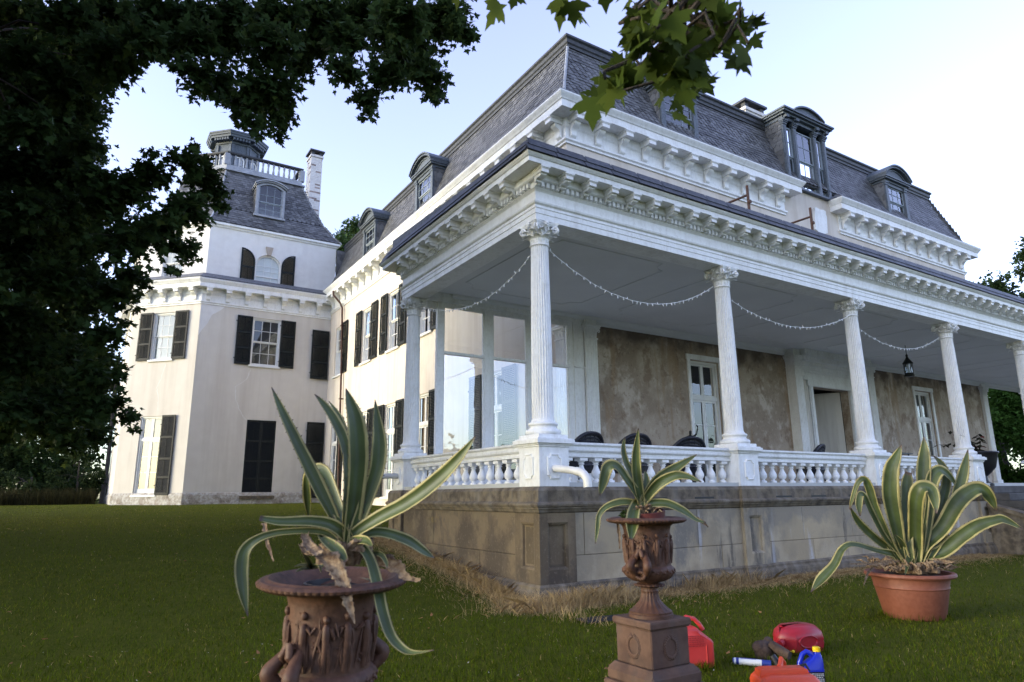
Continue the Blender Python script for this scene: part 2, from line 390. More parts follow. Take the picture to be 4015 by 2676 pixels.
agavem = agavemat('variegated_agave')
spinem = mat('agave_spine', (.06, .04, .03), .6)

# ---------------------------------------------------------------- ground
def gz(x, y):
    y = np.asarray(y, float); x = np.asarray(x, float)
    h = 1.30 * (1 - np.exp(-np.clip(y + .3, 0, None) / 8.2))
    side = np.clip((8 - x) / 6, 0, 1)
    return h * np.clip((34 - x) / 10, .0, 1) + 0.012 * np.sin(x * 1.3 + y) * np.cos(y * .9) + 0 * side
def gzf(x, y): return float(gz(x, y))

# ---------------------------------------------------------------- measured data: leaf midlines (x, y, z, width) and foliage clumps (x, y, z, radius)
AGAVE={'A':{'base':[-5.153,-5.683,1.392],'live':[[(-0.052,0.018,0.056,0.043),(-0.149,0.045,0.242,0.074),(-0.248,0.072,0.438,0.063),(-0.338,0.096,0.617,0.044),(-0.397,0.109,0.745,0.004)],[(-0.034,0.001,0.074,0.057),(-0.064,0.097,0.223,0.07),(-0.093,0.168,0.33,0.066),(-0.128,0.222,0.346,0.052),(-0.146,0.276,0.313,0.042),(-0.115,0.363,0.205,0.047),(-0.076,0.449,0.087,0.006)],[(-0.022,-0.006,0.074,0.043),(-0.017,0.011,0.297,0.048),(-0.032,0.033,0.461,0.061),(-0.08,0.075,0.59,0.059),(-0.132,0.119,0.681,0.036),(-0.168,0.15,0.731,0.004)],[(-0.043,-0.053,0.295,0.034),(-0.016,0.077,0.494,0.042),(-0.025,0.173,0.622,0.033),(-0.056,0.265,0.716,0.003)],[(0.002,-0.011,0.037,0.081),(0.001,-0.059,0.24,0.093),(-0.008,-0.092,0.406,0.105),(-0.032,-0.113,0.555,0.099),(-0.065,-0.116,0.658,0.057),(-0.09,-0.118,0.731,0.004)],[(0.022,-0.024,0.037,0.057),(0.064,-0.055,0.184,0.069),(0.101,-0.086,0.343,0.079),(0.104,-0.094,0.466,0.076),(0.09,-0.092,0.582,0.045),(0.075,-0.089,0.689,0.004)],[(0.009,-0.008,0.009,0.049),(0.093,-0.118,0.092,0.068),(0.192,-0.237,0.164,0.076),(0.284,-0.361,0.262,0.077),(0.351,-0.469,0.367,0.055),(0.401,-0.566,0.479,0.004)],[(0.036,-0.019,-0.014,0.04),(0.096,-0.041,0.027,0.046),(0.178,-0.062,0.021,0.052),(0.285,-0.081,-0.019,0.056),(0.367,-0.088,-0.072,0.041),(0.425,-0.094,-0.107,0.004)],[(-0.027,0.023,-0.023,0.043),(0.022,-0.061,-0.027,0.054),(0.057,-0.13,-0.084,0.053),(0.072,-0.202,-0.192,0.057),(0.075,-0.277,-0.308,0.054),(0.089,-0.354,-0.403,0.049),(0.124,-0.435,-0.453,0.038),(0.157,-0.503,-0.452,0.016),(0.189,-0.585,-0.431,0.004)],[(0.003,0.0,-0.009,0.055),(-0.082,-0.014,0.065,0.06),(-0.192,-0.004,0.09,0.052),(-0.332,0.014,0.093,0.042),(-0.427,0.022,0.11,0.025)],[(-0.097,0.054,0.029,0.032),(-0.28,0.103,0.041,0.032),(-0.395,0.139,0.014,0.039),(-0.453,0.161,-0.042,0.057),(-0.463,0.16,-0.128,0.064),(-0.45,0.143,-0.23,0.047),(-0.427,0.119,-0.334,0.004)],[(0.084,-0.031,-0.079,0.025),(0.103,-0.158,-0.067,0.026),(0.105,-0.231,-0.097,0.02),(0.096,-0.271,-0.121,0.004)],[(-0.127,0.076,0.015,0.032),(-0.093,-0.123,-0.042,0.056),(-0.084,-0.228,-0.082,0.019)],[(0.013,-0.003,-0.019,0.047),(0.025,-0.157,-0.002,0.046),(0.027,-0.254,-0.023,0.009)],[(-0.142,0.127,-0.137,0.021),(-0.189,0.035,-0.091,0.026),(-0.249,-0.074,-0.042,0.004)],[(-0.134,0.122,-0.137,0.019),(-0.2,0.025,-0.112,0.022),(-0.282,-0.097,-0.103,0.004)],[(-0.135,0.121,-0.132,0.019),(-0.153,-0.036,-0.114,0.022),(-0.193,-0.208,-0.127,0.003)],[(-0.142,0.127,-0.139,0.019),(-0.216,-0.005,-0.126,0.022),(-0.29,-0.148,-0.121,0.003)]],'dead':[[(-0.133,0.096,-0.045,0.057),(-0.141,-0.153,-0.084,0.084),(-0.119,-0.234,-0.137,0.067),(-0.103,-0.291,-0.198,0.053),(-0.099,-0.325,-0.258,0.044),(-0.082,-0.368,-0.33,0.003)],[(-0.191,0.109,0.044,0.028),(-0.212,-0.03,-0.016,0.054),(-0.205,-0.197,-0.049,0.052)],[(-0.199,0.133,-0.025,0.019),(-0.219,-0.03,-0.05,0.036),(-0.225,-0.147,-0.051,0.035)],[(-0.363,0.207,0.082,0.025),(-0.364,0.117,0.001,0.02),(-0.355,0.005,-0.084,0.004)],[(0.118,-0.047,-0.103,0.057),(0.17,-0.168,-0.119,0.065),(0.201,-0.26,-0.17,0.036),(0.233,-0.342,-0.177,0.016)]]},'B':{'base':[-2.948,-5.414,1.521],'live':[[(-0.015,-0.001,0.036,0.037),(-0.046,0.021,0.181,0.053),(-0.087,0.049,0.303,0.05),(-0.097,0.055,0.396,0.034),(-0.084,0.046,0.473,0.006)],[(-0.009,-0.004,0.036,0.058),(-0.053,-0.024,0.21,0.071),(-0.072,-0.052,0.359,0.058),(-0.078,-0.093,0.524,0.006)],[(-0.014,0.001,0.03,0.071),(-0.132,-0.005,0.165,0.082),(-0.226,-0.005,0.262,0.079),(-0.282,0.018,0.251,0.082),(-0.314,0.037,0.151,0.066),(-0.335,0.049,0.063,0.009)],[(0.008,-0.011,0.024,0.061),(0.1,-0.066,0.164,0.077),(0.217,-0.127,0.245,0.072),(0.368,-0.206,0.346,0.006)],[(0.013,-0.015,0.024,0.058),(0.056,-0.109,0.133,0.076),(0.121,-0.195,0.188,0.07),(0.183,-0.258,0.19,0.054),(0.262,-0.328,0.15,0.009)],[(-0.023,0.015,0.0,0.052),(-0.134,0.049,0.017,0.058),(-0.239,0.09,-0.012,0.046),(-0.291,0.116,-0.07,0.036),(-0.306,0.122,-0.157,0.03),(-0.324,0.129,-0.257,0.006)],[(-0.028,0.013,0.015,0.061),(-0.103,-0.024,-0.057,0.087),(-0.169,-0.077,-0.14,0.088),(-0.232,-0.133,-0.22,0.023)],[(0.016,-0.01,-0.0,0.052),(0.133,-0.105,0.005,0.064),(0.231,-0.171,-0.047,0.058),(0.306,-0.216,-0.107,0.03),(0.359,-0.254,-0.125,0.009)],[(0.001,-0.01,0.036,0.043),(0.074,0.018,0.151,0.056),(0.101,0.054,0.238,0.01)]],'dead':[[(-0.132,0.116,-0.118,0.015),(-0.146,0.085,-0.19,0.021),(-0.178,0.047,-0.294,0.006)],[(0.339,-0.186,-0.102,0.028),(0.353,-0.22,-0.12,0.031),(0.37,-0.264,-0.157,0.006)]]},'C':{'base':[3.014,-4.047,0.706],'live':[[(-0.208,0.098,0.124,0.104),(-0.333,0.126,0.409,0.121),(-0.441,0.143,0.694,0.109),(-0.504,0.141,0.92,0.109),(-0.571,0.161,1.043,0.088),(-0.628,0.222,0.983,0.067),(-0.652,0.311,0.778,0.046),(-0.656,0.358,0.655,0.013)],[(-0.243,0.12,0.124,0.096),(-0.508,0.158,0.294,0.108),(-0.781,0.182,0.501,0.094),(-0.943,0.168,0.683,0.016)],[(-0.219,0.099,0.144,0.088),(-0.44,0.102,0.373,0.108),(-0.668,0.08,0.659,0.107),(-0.788,0.062,0.82,0.098),(-0.842,0.076,0.844,0.086),(-0.874,0.094,0.722,0.085),(-0.877,0.094,0.58,0.02)],[(-0.122,0.038,0.143,0.129),(-0.206,0.028,0.488,0.184),(-0.271,0.01,0.815,0.214),(-0.276,-0.048,1.142,0.193),(-0.228,-0.107,1.306,0.131),(-0.169,-0.178,1.491,0.008)],[(-0.059,-0.018,0.204,0.129),(0.016,-0.015,0.606,0.135),(0.102,-0.029,0.957,0.154),(0.158,-0.045,1.136,0.078)],[(0.034,-0.066,0.162,0.171),(-0.154,-0.226,0.613,0.173),(-0.222,-0.309,0.814,0.188),(-0.224,-0.381,0.922,0.187),(-0.167,-0.452,0.915,0.166),(-0.149,-0.48,0.773,0.121),(-0.164,-0.487,0.608,0.016)],[(0.083,-0.107,0.202,0.108),(0.178,-0.171,0.707,0.135),(0.225,-0.206,1.121,0.175),(0.261,-0.234,1.373,0.133),(0.281,-0.251,1.607,0.009)],[(0.118,-0.129,0.202,0.108),(0.213,-0.234,0.707,0.13),(0.245,-0.283,1.015,0.173),(0.346,-0.353,1.149,0.153),(0.485,-0.395,1.075,0.111),(0.651,-0.415,0.904,0.011)],[(0.204,-0.189,0.221,0.088),(0.448,-0.269,0.704,0.132),(0.58,-0.312,1.015,0.116),(0.579,-0.282,1.228,0.091),(0.523,-0.215,1.358,0.011)],[(0.125,-0.117,0.141,0.15),(0.279,-0.317,0.404,0.191),(0.375,-0.49,0.706,0.216),(0.48,-0.617,0.862,0.211),(0.586,-0.709,0.905,0.178),(0.691,-0.756,0.784,0.124),(0.768,-0.776,0.618,0.01)],[(0.316,-0.287,0.321,0.104),(0.544,-0.401,0.765,0.131),(0.698,-0.48,1.116,0.132),(0.808,-0.537,1.433,0.009)],[(0.067,-0.051,0.03,0.108),(0.256,-0.264,0.099,0.17),(0.385,-0.483,0.307,0.189),(0.5,-0.658,0.448,0.167),(0.616,-0.801,0.511,0.126),(0.69,-0.878,0.517,0.105),(0.838,-1.003,0.4,0.02)],[(-0.147,0.079,0.052,0.088),(-0.481,0.153,0.13,0.087),(-0.862,0.234,0.222,0.085),(-1.028,0.289,0.169,0.097),(-1.168,0.332,-0.015,0.124),(-1.365,0.397,-0.178,0.139),(-1.536,0.452,-0.32,0.01)],[(-0.005,-0.008,0.041,0.083),(-0.128,-0.038,0.01,0.082),(-0.518,-0.184,-0.127,0.012)],[(-0.085,0.02,0.123,0.083),(-0.179,-0.004,0.228,0.083),(-0.318,-0.011,0.334,0.021)]],'dead':[[(-0.108,0.063,0.022,0.046),(-0.427,0.143,-0.029,0.054),(-0.979,0.256,-0.005,0.01)],[(0.141,-0.089,-0.002,0.083),(0.15,-0.279,-0.012,0.082),(0.152,-0.461,0.002,0.012)],[(-0.396,0.272,-0.077,0.029),(-0.579,0.26,-0.143,0.029),(-0.791,0.212,-0.278,0.006)],[(0.325,-0.188,-0.065,0.042),(0.378,-0.274,-0.101,0.05),(0.426,-0.37,-0.076,0.01)]]}}
MAPLE=[(-10.14,9.12,12.51,0.72),(-10.04,12.68,15.02,0.89),(-9.02,11.88,14.89,0.88),(-7.66,6.91,12.03,0.69),(-6.97,8.59,13.49,0.79),(-6.1,7.34,12.99,0.76),(-5.24,6.9,13.05,0.76),(-4.33,6.88,13.43,0.79),(-3.71,4.9,12.32,0.72),(-2.62,5.56,13.24,0.78),(-1.62,5.42,13.56,0.8),(-1.74,2.32,11.37,0.65),(0.12,4.2,13.46,0.79),(-10.23,10.21,12.13,0.79),(-9.51,10.47,12.57,0.82),(-8.26,6.92,10.82,0.69),(-7.9,11.27,13.68,0.91),(-6.79,6.5,11.13,0.72),(-0.6,4.96,12.72,0.83),(-0.89,2.82,10.65,0.52),(-0.3,3.78,10.88,0.31),(-1.54,3.75,10.96,0.54),(-1.59,4.84,10.89,0.4),(-2.03,3.45,9.58,0.19),(-2.56,3.46,10.47,0.45),(0.28,3.78,12.8,0.43),(0.54,3.69,12.66,0.24),(-1.28,4.0,12.43,0.72),(0.05,4.56,13.61,0.67),(-3.86,4.47,10.23,0.75),(-3.15,6.92,11.14,0.55),(-4.02,4.64,9.33,0.33),(-3.86,7.78,11.63,0.62),(-4.64,6.7,11.35,0.57),(-3.27,6.1,10.05,0.17),(-2.73,6.81,12.68,0.57),(-2.62,5.83,12.74,0.54),(-4.03,7.25,10.85,0.2),(-5.32,4.68,10.14,0.47),(-5.75,6.12,11.51,0.54),(-6.27,5.22,10.93,0.5),(-6.71,6.01,11.01,0.47),(-5.17,5.4,10.02,0.15),(-4.48,7.3,12.95,0.77),(-4.01,4.01,10.89,0.64),(-5.29,5.49,11.45,0.58),(-2.24,4.38,11.94,0.61),(-10.82,14.58,13.72,0.93),(-10.21,15.18,14.21,0.97),(-8.87,12.23,12.75,0.88),(-7.51,7.2,10.44,0.69),(-10.37,12.01,11.26,0.82),(-9.65,12.95,11.85,0.88),(-7.98,6.33,8.95,0.63),(-7.91,11.61,11.81,0.87),(-9.75,10.41,9.37,0.75),(-9.47,12.09,10.44,0.83),(-8.53,12.21,10.66,0.86),(-7.58,11.62,10.6,0.86),(-9.99,12.13,9.13,0.81),(-9.11,11.87,9.17,0.82),(-8.03,8.07,7.88,0.69),(-7.4,10.3,8.83,0.8),(-9.14,8.31,6.98,0.66),(-8.99,11.41,7.95,0.79),(-8.11,11.35,8.1,0.81),(-7.4,12.98,8.95,0.9),(-9.44,11.11,6.99,0.76),(-8.36,7.13,5.74,0.62),(-7.92,11.38,7.24,0.81),(-7.22,8.04,6.38,0.69),(-10.1,15.02,6.54,0.89),(-8.58,10.82,5.89,0.76),(-7.89,10.3,5.89,0.75),(-7.42,14.86,6.9,0.95),(-9.35,11.54,5.18,0.76),(-8.54,10.68,4.88,0.74),(-7.69,10.11,4.97,0.74),(-7.13,10.96,5.28,0.79),(-9.0,10.39,3.92,0.71),(-8.27,9.99,3.84,0.71),(-7.73,14.07,4.64,0.89),(-6.86,9.72,3.99,0.74),(-7.12,8.7,11.89,0.48),(-7.22,9.3,11.15,0.42),(-7.24,9.58,10.32,0.49),(-6.85,7.08,8.49,0.47),(-5.74,7.37,8.91,0.5),(-5.77,6.65,9.12,0.21),(-5.16,5.97,8.76,0.43),(-4.68,7.09,9.07,0.52),(-5.05,6.06,9.17,0.17),(-4.44,7.25,8.75,0.4),(-4.24,7.05,8.38,0.21),(-5.1,5.52,7.48,0.56),(-6.13,7.52,8.55,0.62),(-5.54,7.15,7.59,0.69),(-4.88,8.27,7.62,0.45),(-5.2,5.83,6.27,0.2),(-6.1,6.6,6.97,0.67),(-6.6,8.23,8.29,0.61),(-6.2,8.03,6.18,0.59),(-5.89,8.9,6.9,0.47),(-5.61,7.29,6.22,0.19),(-6.26,7.38,5.02,0.47),(-5.89,10.43,6.04,0.23),(-6.37,7.88,4.23,0.57),(-5.94,7.16,4.16,0.26),(-5.92,8.0,3.66,0.36),(-5.51,8.29,3.39,0.18),(-6.45,7.86,3.52,0.51),(-5.68,8.69,3.51,0.24),(-5.38,9.36,3.28,0.1),(-7.25,9.32,3.68,0.69),(-7.81,8.53,3.56,0.64),(-6.91,8.38,3.08,0.28),(-11.96,16.87,16.64,0.68),(-11.19,12.76,13.39,0.68),(-11.6,14.88,13.84,0.68),(-10.9,14.05,12.05,0.68),(-11.4,15.3,11.64,0.68),(-11.63,16.92,11.56,0.68),(-10.95,15.29,10.0,0.68),(-10.99,16.19,9.01,0.68),(-11.14,16.63,8.11,0.68),(-10.73,16.18,7.51,0.68),(-10.92,17.23,6.27,0.68),(-10.29,14.48,4.86,0.68),(-10.79,18.52,4.87,0.68),(-10.12,17.44,3.59,0.68),(-11.4,16.25,16.53,0.68),(-10.79,14.77,14.68,0.68),(-11.16,15.74,14.12,0.68),(-10.9,15.8,13.34,0.68),(-11.04,16.7,12.45,0.68),(-10.07,13.03,10.13,0.68),(-10.86,17.41,10.69,0.68),(-10.62,16.6,9.3,0.68),(-10.32,15.33,8.14,0.68),(-9.92,14.1,6.74,0.68),(-10.36,18.32,6.54,0.68),(-9.79,14.79,4.95,0.68),(-9.96,18.54,5.1,0.68),(-9.73,15.76,3.64,0.68),(-10.61,14.82,16.11,0.68),(-10.37,14.17,14.85,0.68),(-10.34,15.47,14.18,0.68),(-10.28,15.95,13.87,0.68),(-9.96,14.48,11.83,0.68),(-9.66,13.89,10.55,0.68),(-9.7,13.9,9.37,0.68),(-9.14,13.53,8.64,0.68),(-10.06,17.66,8.72,0.68),(-8.91,13.76,6.69,0.68),(-9.48,17.79,6.71,0.68),(-8.93,15.42,5.62,0.68),(-9.18,17.43,4.59,0.68),(-9.2,17.18,3.77,0.68),(-9.62,12.98,15.06,0.68),(-9.45,14.05,14.77,0.68),(-9.58,14.11,13.66,0.68),(-9.3,13.8,12.79,0.68),(-9.15,12.99,11.01,0.68),(-8.96,12.22,10.28,0.68),(-9.36,17.1,10.67,0.68),(-8.65,13.6,8.97,0.68),(-8.94,15.52,8.58,0.68),(-8.73,16.7,7.7,0.68),(-8.76,17.2,6.98,0.68),(-8.62,17.1,5.76,0.68),(-8.4,17.77,4.61,0.68),(-8.61,16.68,3.72,0.68),(-8.74,11.74,14.66,0.68),(-9.08,15.24,15.76,0.68),(-8.69,11.52,12.34,0.68),(-8.64,12.98,12.33,0.68),(-8.24,12.08,11.38,0.68),(-8.68,16.26,11.65,0.68),(-8.24,13.68,9.86,0.68),(-8.22,15.89,9.65,0.68),(-7.79,12.48,7.51,0.68),(-8.43,16.67,7.95,0.68),(-8.22,15.89,6.57,0.68),(-7.72,15.79,5.42,0.68),(-7.93,15.74,4.46,0.68),(-7.46,13.91,3.69,0.68),(-7.98,10.59,13.91,0.68),(-8.21,14.53,15.51,0.68),(-7.72,10.92,12.79,0.68),(-7.81,12.43,12.5,0.68),(-7.67,13.01,11.77,0.68),(-7.8,12.08,10.01,0.68),(-7.56,11.83,9.04,0.68),(-7.26,13.15,8.63,0.68),(-7.49,12.01,7.44,0.68),(-7.13,15.03,7.55,0.68),(-7.57,16.19,6.61,0.68),(-7.22,14.27,5.63,0.68),(-6.9,12.64,4.22,0.68),(-6.93,14.76,3.41,0.68),(-7.46,11.02,14.93,0.68),(-7.46,10.6,13.37,0.68),(-7.28,11.72,13.4,0.68),(-7.5,13.9,13.49,0.68),(-7.3,14.85,12.66,0.68),(-6.99,12.29,10.46,0.68),(-6.97,11.7,9.52,0.68),(-6.91,14.02,9.46,0.68),(-6.72,12.85,7.81,0.68),(-6.61,15.26,7.75,0.68),(-6.67,12.36,5.73,0.68),(-6.34,15.36,5.96,0.68),(-6.42,14.18,4.52,0.68),(-6.23,15.92,3.66,0.68),(-6.85,10.63,15.12,0.59),(-5.8,8.99,13.83,0.59),(-4.96,8.09,13.89,0.59),(-4.21,7.49,13.72,0.59),(-3.18,8.27,14.72,0.59),(-2.21,7.5,14.61,0.59),(-1.36,7.02,14.88,0.59),(-0.71,5.24,13.94,0.59),(-12.92,5.77,5.55,1.04),(-12.46,7.86,4.73,1.47),(-11.94,5.28,6.5,1.43),(-11.33,3.13,10.89,1.26),(-17.03,4.9,12.17,1.37),(-13.26,10.68,7.45,1.19),(-11.1,13.17,9.17,1.17),(-10.43,11.06,11.46,1.17),(-16.77,5.24,14.59,1.12),(-12.77,7.66,4.84,1.03),(-13.98,8.47,4.6,1.09),(-10.9,6.03,9.47,1.13),(-12.79,2.74,8.99,1.25),(-15.91,10.62,11.72,1.29),(-12.72,8.21,8.87,1.4),(-14.32,4.16,5.12,1.41),(-14.23,6.53,14.21,1.02),(-10.49,8.47,13.18,1.17),(-12.49,8.02,7.42,1.47),(-8.55,9.27,15.83,1.35),(-13.44,12.77,5.55,1.25),(-12.29,5.19,14.36,1.49),(-15.19,10.88,6.11,1.05),(-12.58,7.56,11.82,1.06),(-14.75,9.86,9.2,1.35),(-12.3,7.16,8.22,1.03),(-11.99,7.94,9.22,1.44),(-15.12,7.92,14.17,1.43),(-10.14,11.08,5.91,1.09),(-14.36,7.64,14.47,1.18),(-10.53,12.29,7.41,1.03),(-11.12,7.99,5.71,1.24),(-12.8,7.62,4.14,1.42),(-14.46,13.25,10.89,1.39),(-17.16,2.39,10.17,1.43),(-10.58,4.04,10.58,1.22),(-13.39,6.83,9.71,1.32),(-13.07,9.52,5.38,1.4),(-8.06,3.6,13.18,1.3),(-13.47,4.14,12.49,1.11),(-13.15,8.0,7.63,1.14),(-10.91,10.69,4.82,1.01),(-13.84,8.66,5.58,1.21),(-16.03,2.91,10.01,1.43),(-10.11,2.09,8.31,1.23),(-10.16,11.71,4.55,1.23),(-10.65,11.07,6.36,1.0),(-15.33,9.52,11.03,1.06),(-14.75,8.02,5.06,1.21),(-13.63,6.03,13.27,1.39),(-10.89,8.14,7.69,1.3),(-16.75,8.35,4.96,1.14),(-11.78,7.29,4.23,1.19),(-15.98,1.82,10.61,1.07),(-12.6,7.93,14.63,1.16),(-11.6,8.67,14.77,1.45),(-12.68,8.34,5.97,1.22),(-12.12,9.31,7.55,1.44),(-12.63,11.81,10.6,1.17),(-12.73,8.63,10.53,1.42),(-10.16,7.51,5.52,1.42),(-16.39,8.55,4.96,1.18),(-11.81,7.65,5.79,1.02),(-17.02,8.12,10.92,1.44),(-14.52,3.67,11.84,1.25),(-11.85,8.33,12.37,1.11),(-16.69,10.46,11.8,1.12),(-12.61,9.05,12.61,1.36),(-11.13,9.5,5.93,1.31),(-14.36,14.25,7.46,1.32),(-15.06,12.93,8.46,1.33),(-14.94,8.59,5.27,1.16),(-11.66,3.35,15.34,1.04),(-12.44,7.81,15.47,1.05),(-10.57,10.83,7.29,1.32),(-14.23,9.27,11.51,1.33),(-13.24,3.28,4.93,1.15),(-10.65,11.22,8.95,1.08),(-17.36,7.08,8.43,1.42),(-12.15,8.26,13.2,1.28),(-12.42,0.99,10.64,1.41),(-14.81,4.91,10.54,1.5),(-14.3,10.63,10.17,1.32),(-14.91,10.28,11.36,1.29),(-12.65,7.89,8.27,1.37),(-17.88,11.08,11.07,1.28),(-12.01,8.45,6.68,1.01),(-11.38,7.91,10.16,1.44),(-14.33,8.3,7.8,1.21),(-13.75,11.3,9.37,1.04),(-7.39,2.83,11.31,1.05),(-10.21,6.53,8.96,1.13),(-15.02,9.33,12.74,1.47),(-12.64,7.21,9.81,1.38),(-12.92,7.85,13.93,1.21),(-12.02,10.56,5.35,1.18),(-13.7,9.91,9.97,1.17),(-12.8,1.4,6.83,1.16),(-16.73,8.36,14.44,1.08),(-13.04,3.17,4.94,1.03),(-12.37,8.77,10.3,1.37),(-18.53,4.87,10.38,1.22),(-15.41,5.79,13.81,1.02),(-14.97,4.14,8.85,1.06),(-12.64,7.67,8.39,1.01),(-13.16,9.75,12.05,1.34),(-13.3,5.03,13.81,1.33),(-15.21,10.33,12.52,1.16),(-10.08,3.57,13.28,1.38),(-15.27,6.31,15.68,1.08),(-10.88,9.7,7.05,1.49),(-19.01,6.73,11.18,1.11),(-12.06,3.76,6.33,1.17),(-12.64,6.6,11.89,1.27),(-13.84,7.74,14.73,1.27),(-14.25,3.63,8.16,1.37),(-18.03,12.16,9.95,1.1),(-15.38,8.65,16.37,1.15),(-12.35,7.88,5.75,1.15),(-12.75,3.49,9.41,1.21),(-11.62,6.63,14.24,1.19),(-14.66,2.27,9.58,1.1),(-12.39,9.85,5.25,1.21),(-14.29,5.71,16.44,1.47),(-11.5,2.13,8.07,1.38),(-12.36,8.05,4.89,1.16),(-12.53,7.77,8.98,1.3),(-10.09,4.53,7.19,1.04),(-13.49,7.08,4.97,1.02),(-13.0,11.97,5.94,1.31),(-14.83,13.44,10.9,1.38),(-12.68,12.27,15.53,1.01),(-13.29,11.59,12.89,1.3),(-13.18,4.73,15.86,1.47),(-15.02,8.92,15.71,1.47),(-15.19,8.26,4.74,1.22),(-11.39,13.32,11.95,1.47),(-13.2,6.26,8.86,1.25),(-19.37,6.39,12.23,1.16),(-13.18,12.26,5.11,1.23),(-14.67,11.85,9.94,1.32),(-11.4,6.22,7.16,1.49),(-10.08,5.65,14.61,1.32),(-11.66,3.67,12.88,1.47),(-10.67,8.48,8.65,1.29),(-12.7,8.54,6.31,1.3),(-14.1,7.83,6.24,1.27),(-12.03,7.58,6.7,1.24),(-9.88,7.25,15.31,1.27),(-17.96,9.7,6.54,1.26)]
NEAR=[(-4.583,-7.314,3.498,0.125),(-4.179,-7.162,3.75,0.163),(-3.749,-7.046,4.008,0.137),(-4.503,-7.296,3.378,0.108),(-4.379,-7.346,3.374,0.109),(-4.35,-6.943,3.518,0.093),(-3.941,-6.894,3.668,0.113),(-4.004,-7.202,3.606,0.062),(-3.67,-7.117,3.966,0.102),(-4.5,-7.043,3.329,0.068),(-3.96,-6.817,3.641,0.068),(-4.085,-7.452,3.483,0.037),(-4.2,-6.967,3.973,0.13),(-4.192,-7.329,3.72,0.116),(-3.888,-7.02,3.663,0.055),(-4.675,-7.188,3.257,0.036),(-4.999,-6.789,3.756,0.035),(-4.873,-6.774,3.852,0.035),(-4.716,-6.964,3.739,0.035),(-4.545,-6.881,3.928,0.035),(-4.758,-6.749,3.938,0.035),(-5.019,-6.683,3.856,0.035),(-4.439,-6.949,3.931,0.035)]
CANOPY=[(-10.61,-7.75,9.0,1.29),(-8.09,-16.07,11.32,0.94),(-11.61,-11.28,10.11,1.31),(-9.81,-12.18,8.71,1.05),(-2.11,-10.38,8.49,1.29),(-8.23,-9.36,10.69,1.07),(-4.06,-12.12,11.83,1.38),(-8.99,-7.46,10.9,1.33),(-9.8,-8.81,9.28,1.39),(-9.18,-16.99,6.18,1.0),(-2.62,-13.68,6.11,1.25),(-6.38,-7.26,9.62,1.07),(-2.89,-9.8,9.61,1.32),(-5.76,-8.79,11.33,1.32),(-2.1,-14.39,11.54,1.04),(-5.67,-16.26,11.51,1.35),(-6.24,-12.97,9.95,1.11),(-8.83,-13.75,6.46,1.36),(-4.65,-11.88,11.35,1.36),(-9.67,-17.0,11.28,1.38),(-4.31,-7.34,6.12,1.15),(-3.8,-12.13,10.29,0.94),(-9.28,-16.17,9.05,1.3),(-8.35,-10.49,8.37,0.95),(-5.36,-12.51,11.75,1.35),(-7.48,-9.46,6.15,0.95),(-8.96,-17.46,7.51,0.95),(-8.25,-12.04,9.27,1.3),(-8.35,-12.84,11.21,0.91),(-4.78,-17.11,6.08,1.34),(-2.35,-11.55,10.86,1.38),(-3.7,-11.71,6.0,1.37),(-8.14,-16.92,6.37,0.98),(-6.06,-14.99,10.06,1.34),(-10.03,-12.93,11.1,1.31),(-7.35,-10.15,8.16,1.19),(-6.65,-7.88,11.62,0.91),(-12.48,-10.99,10.92,1.31),(-1.58,-11.08,7.48,1.04),(-10.24,-13.73,6.04,1.13),(-10.36,-16.85,10.29,0.9),(-10.52,-11.34,11.59,1.23),(-11.2,-10.36,11.42,0.91),(-7.83,-9.99,6.89,0.96),(-5.8,-18.06,7.65,1.31),(-7.84,-14.63,6.86,1.15),(-8.2,-6.85,7.3,1.15),(-1.65,-14.27,10.39,1.39),(-7.21,-10.41,6.13,1.3),(-7.0,-9.25,7.23,1.23),(-10.25,-14.39,9.26,1.3),(-3.84,-14.89,9.34,1.09),(-6.15,-15.44,11.81,0.91),(-11.97,-14.24,6.77,1.34),(-10.9,-16.1,7.09,1.18),(-9.5,-13.55,11.18,1.2),(-5.47,-15.21,6.92,1.05),(-6.23,-12.08,11.04,1.05),(-12.3,-14.66,9.69,1.22),(-9.97,-14.71,8.42,1.39)]

# ================================================================ MANSION
H = empty('mansion', (0, 0, 0), 0, 'large cream stucco mansion with grey slate mansard roofs, tower and white columned porch', 'mansion')
XL, YF, XR, YT = 4.665, 5.2, 28.6, 27.63
S, D = 4.6815, 5.3415

def wall(mb, p0, ud, inn, u0, u1, v0, v1, holes, depth=.18, mi=0):
    """wall sheet with real openings; p0 + u*ud + v*z; reveals go inward"""
    p0, ud, inn = Vector(p0), Vector(ud), Vector(inn)
    us = sorted({u0, u1, *[h[0] for h in holes], *[h[1] for h in holes]}); vs_ = sorted({v0, v1, *[h[2] for h in holes], *[h[3] for h in holes]})
    P = lambda u, v, d=0: tuple(p0 + ud * u + Vector((0, 0, v)) + inn * d)
    for a, b in zip(us, us[1:]):
        for c, e in zip(vs_, vs_[1:]):
            um, vm = (a + b) / 2, (c + e) / 2
            if any(h[0] < um < h[1] and h[2] < vm < h[3] for h in holes): continue
            mb.quad(P(a, c), P(b, c), P(b, e), P(a, e), mi)
    for a, b, c, e in holes:
        mb.quad(P(a, c), P(a, e), P(a, e, depth), P(a, c, depth), mi); mb.quad(P(b, c), P(b, e), P(b, e, depth), P(b, c, depth), mi)
        mb.quad(P(a, e), P(b, e), P(b, e, depth), P(a, e, depth), mi); mb.quad(P(a, c), P(b, c), P(b, c, depth), P(a, c, depth), mi)

# ---- window builder (local frame: x along wall to the right seen from outside, y inward, z up, origin bottom centre on the wall face)
def arch_pts(w, zs, n=12):
    return [(-w / 2 * math.cos(PI * k / n), zs + w / 2 * math.sin(PI * k / n)) for k in range(n + 1)]

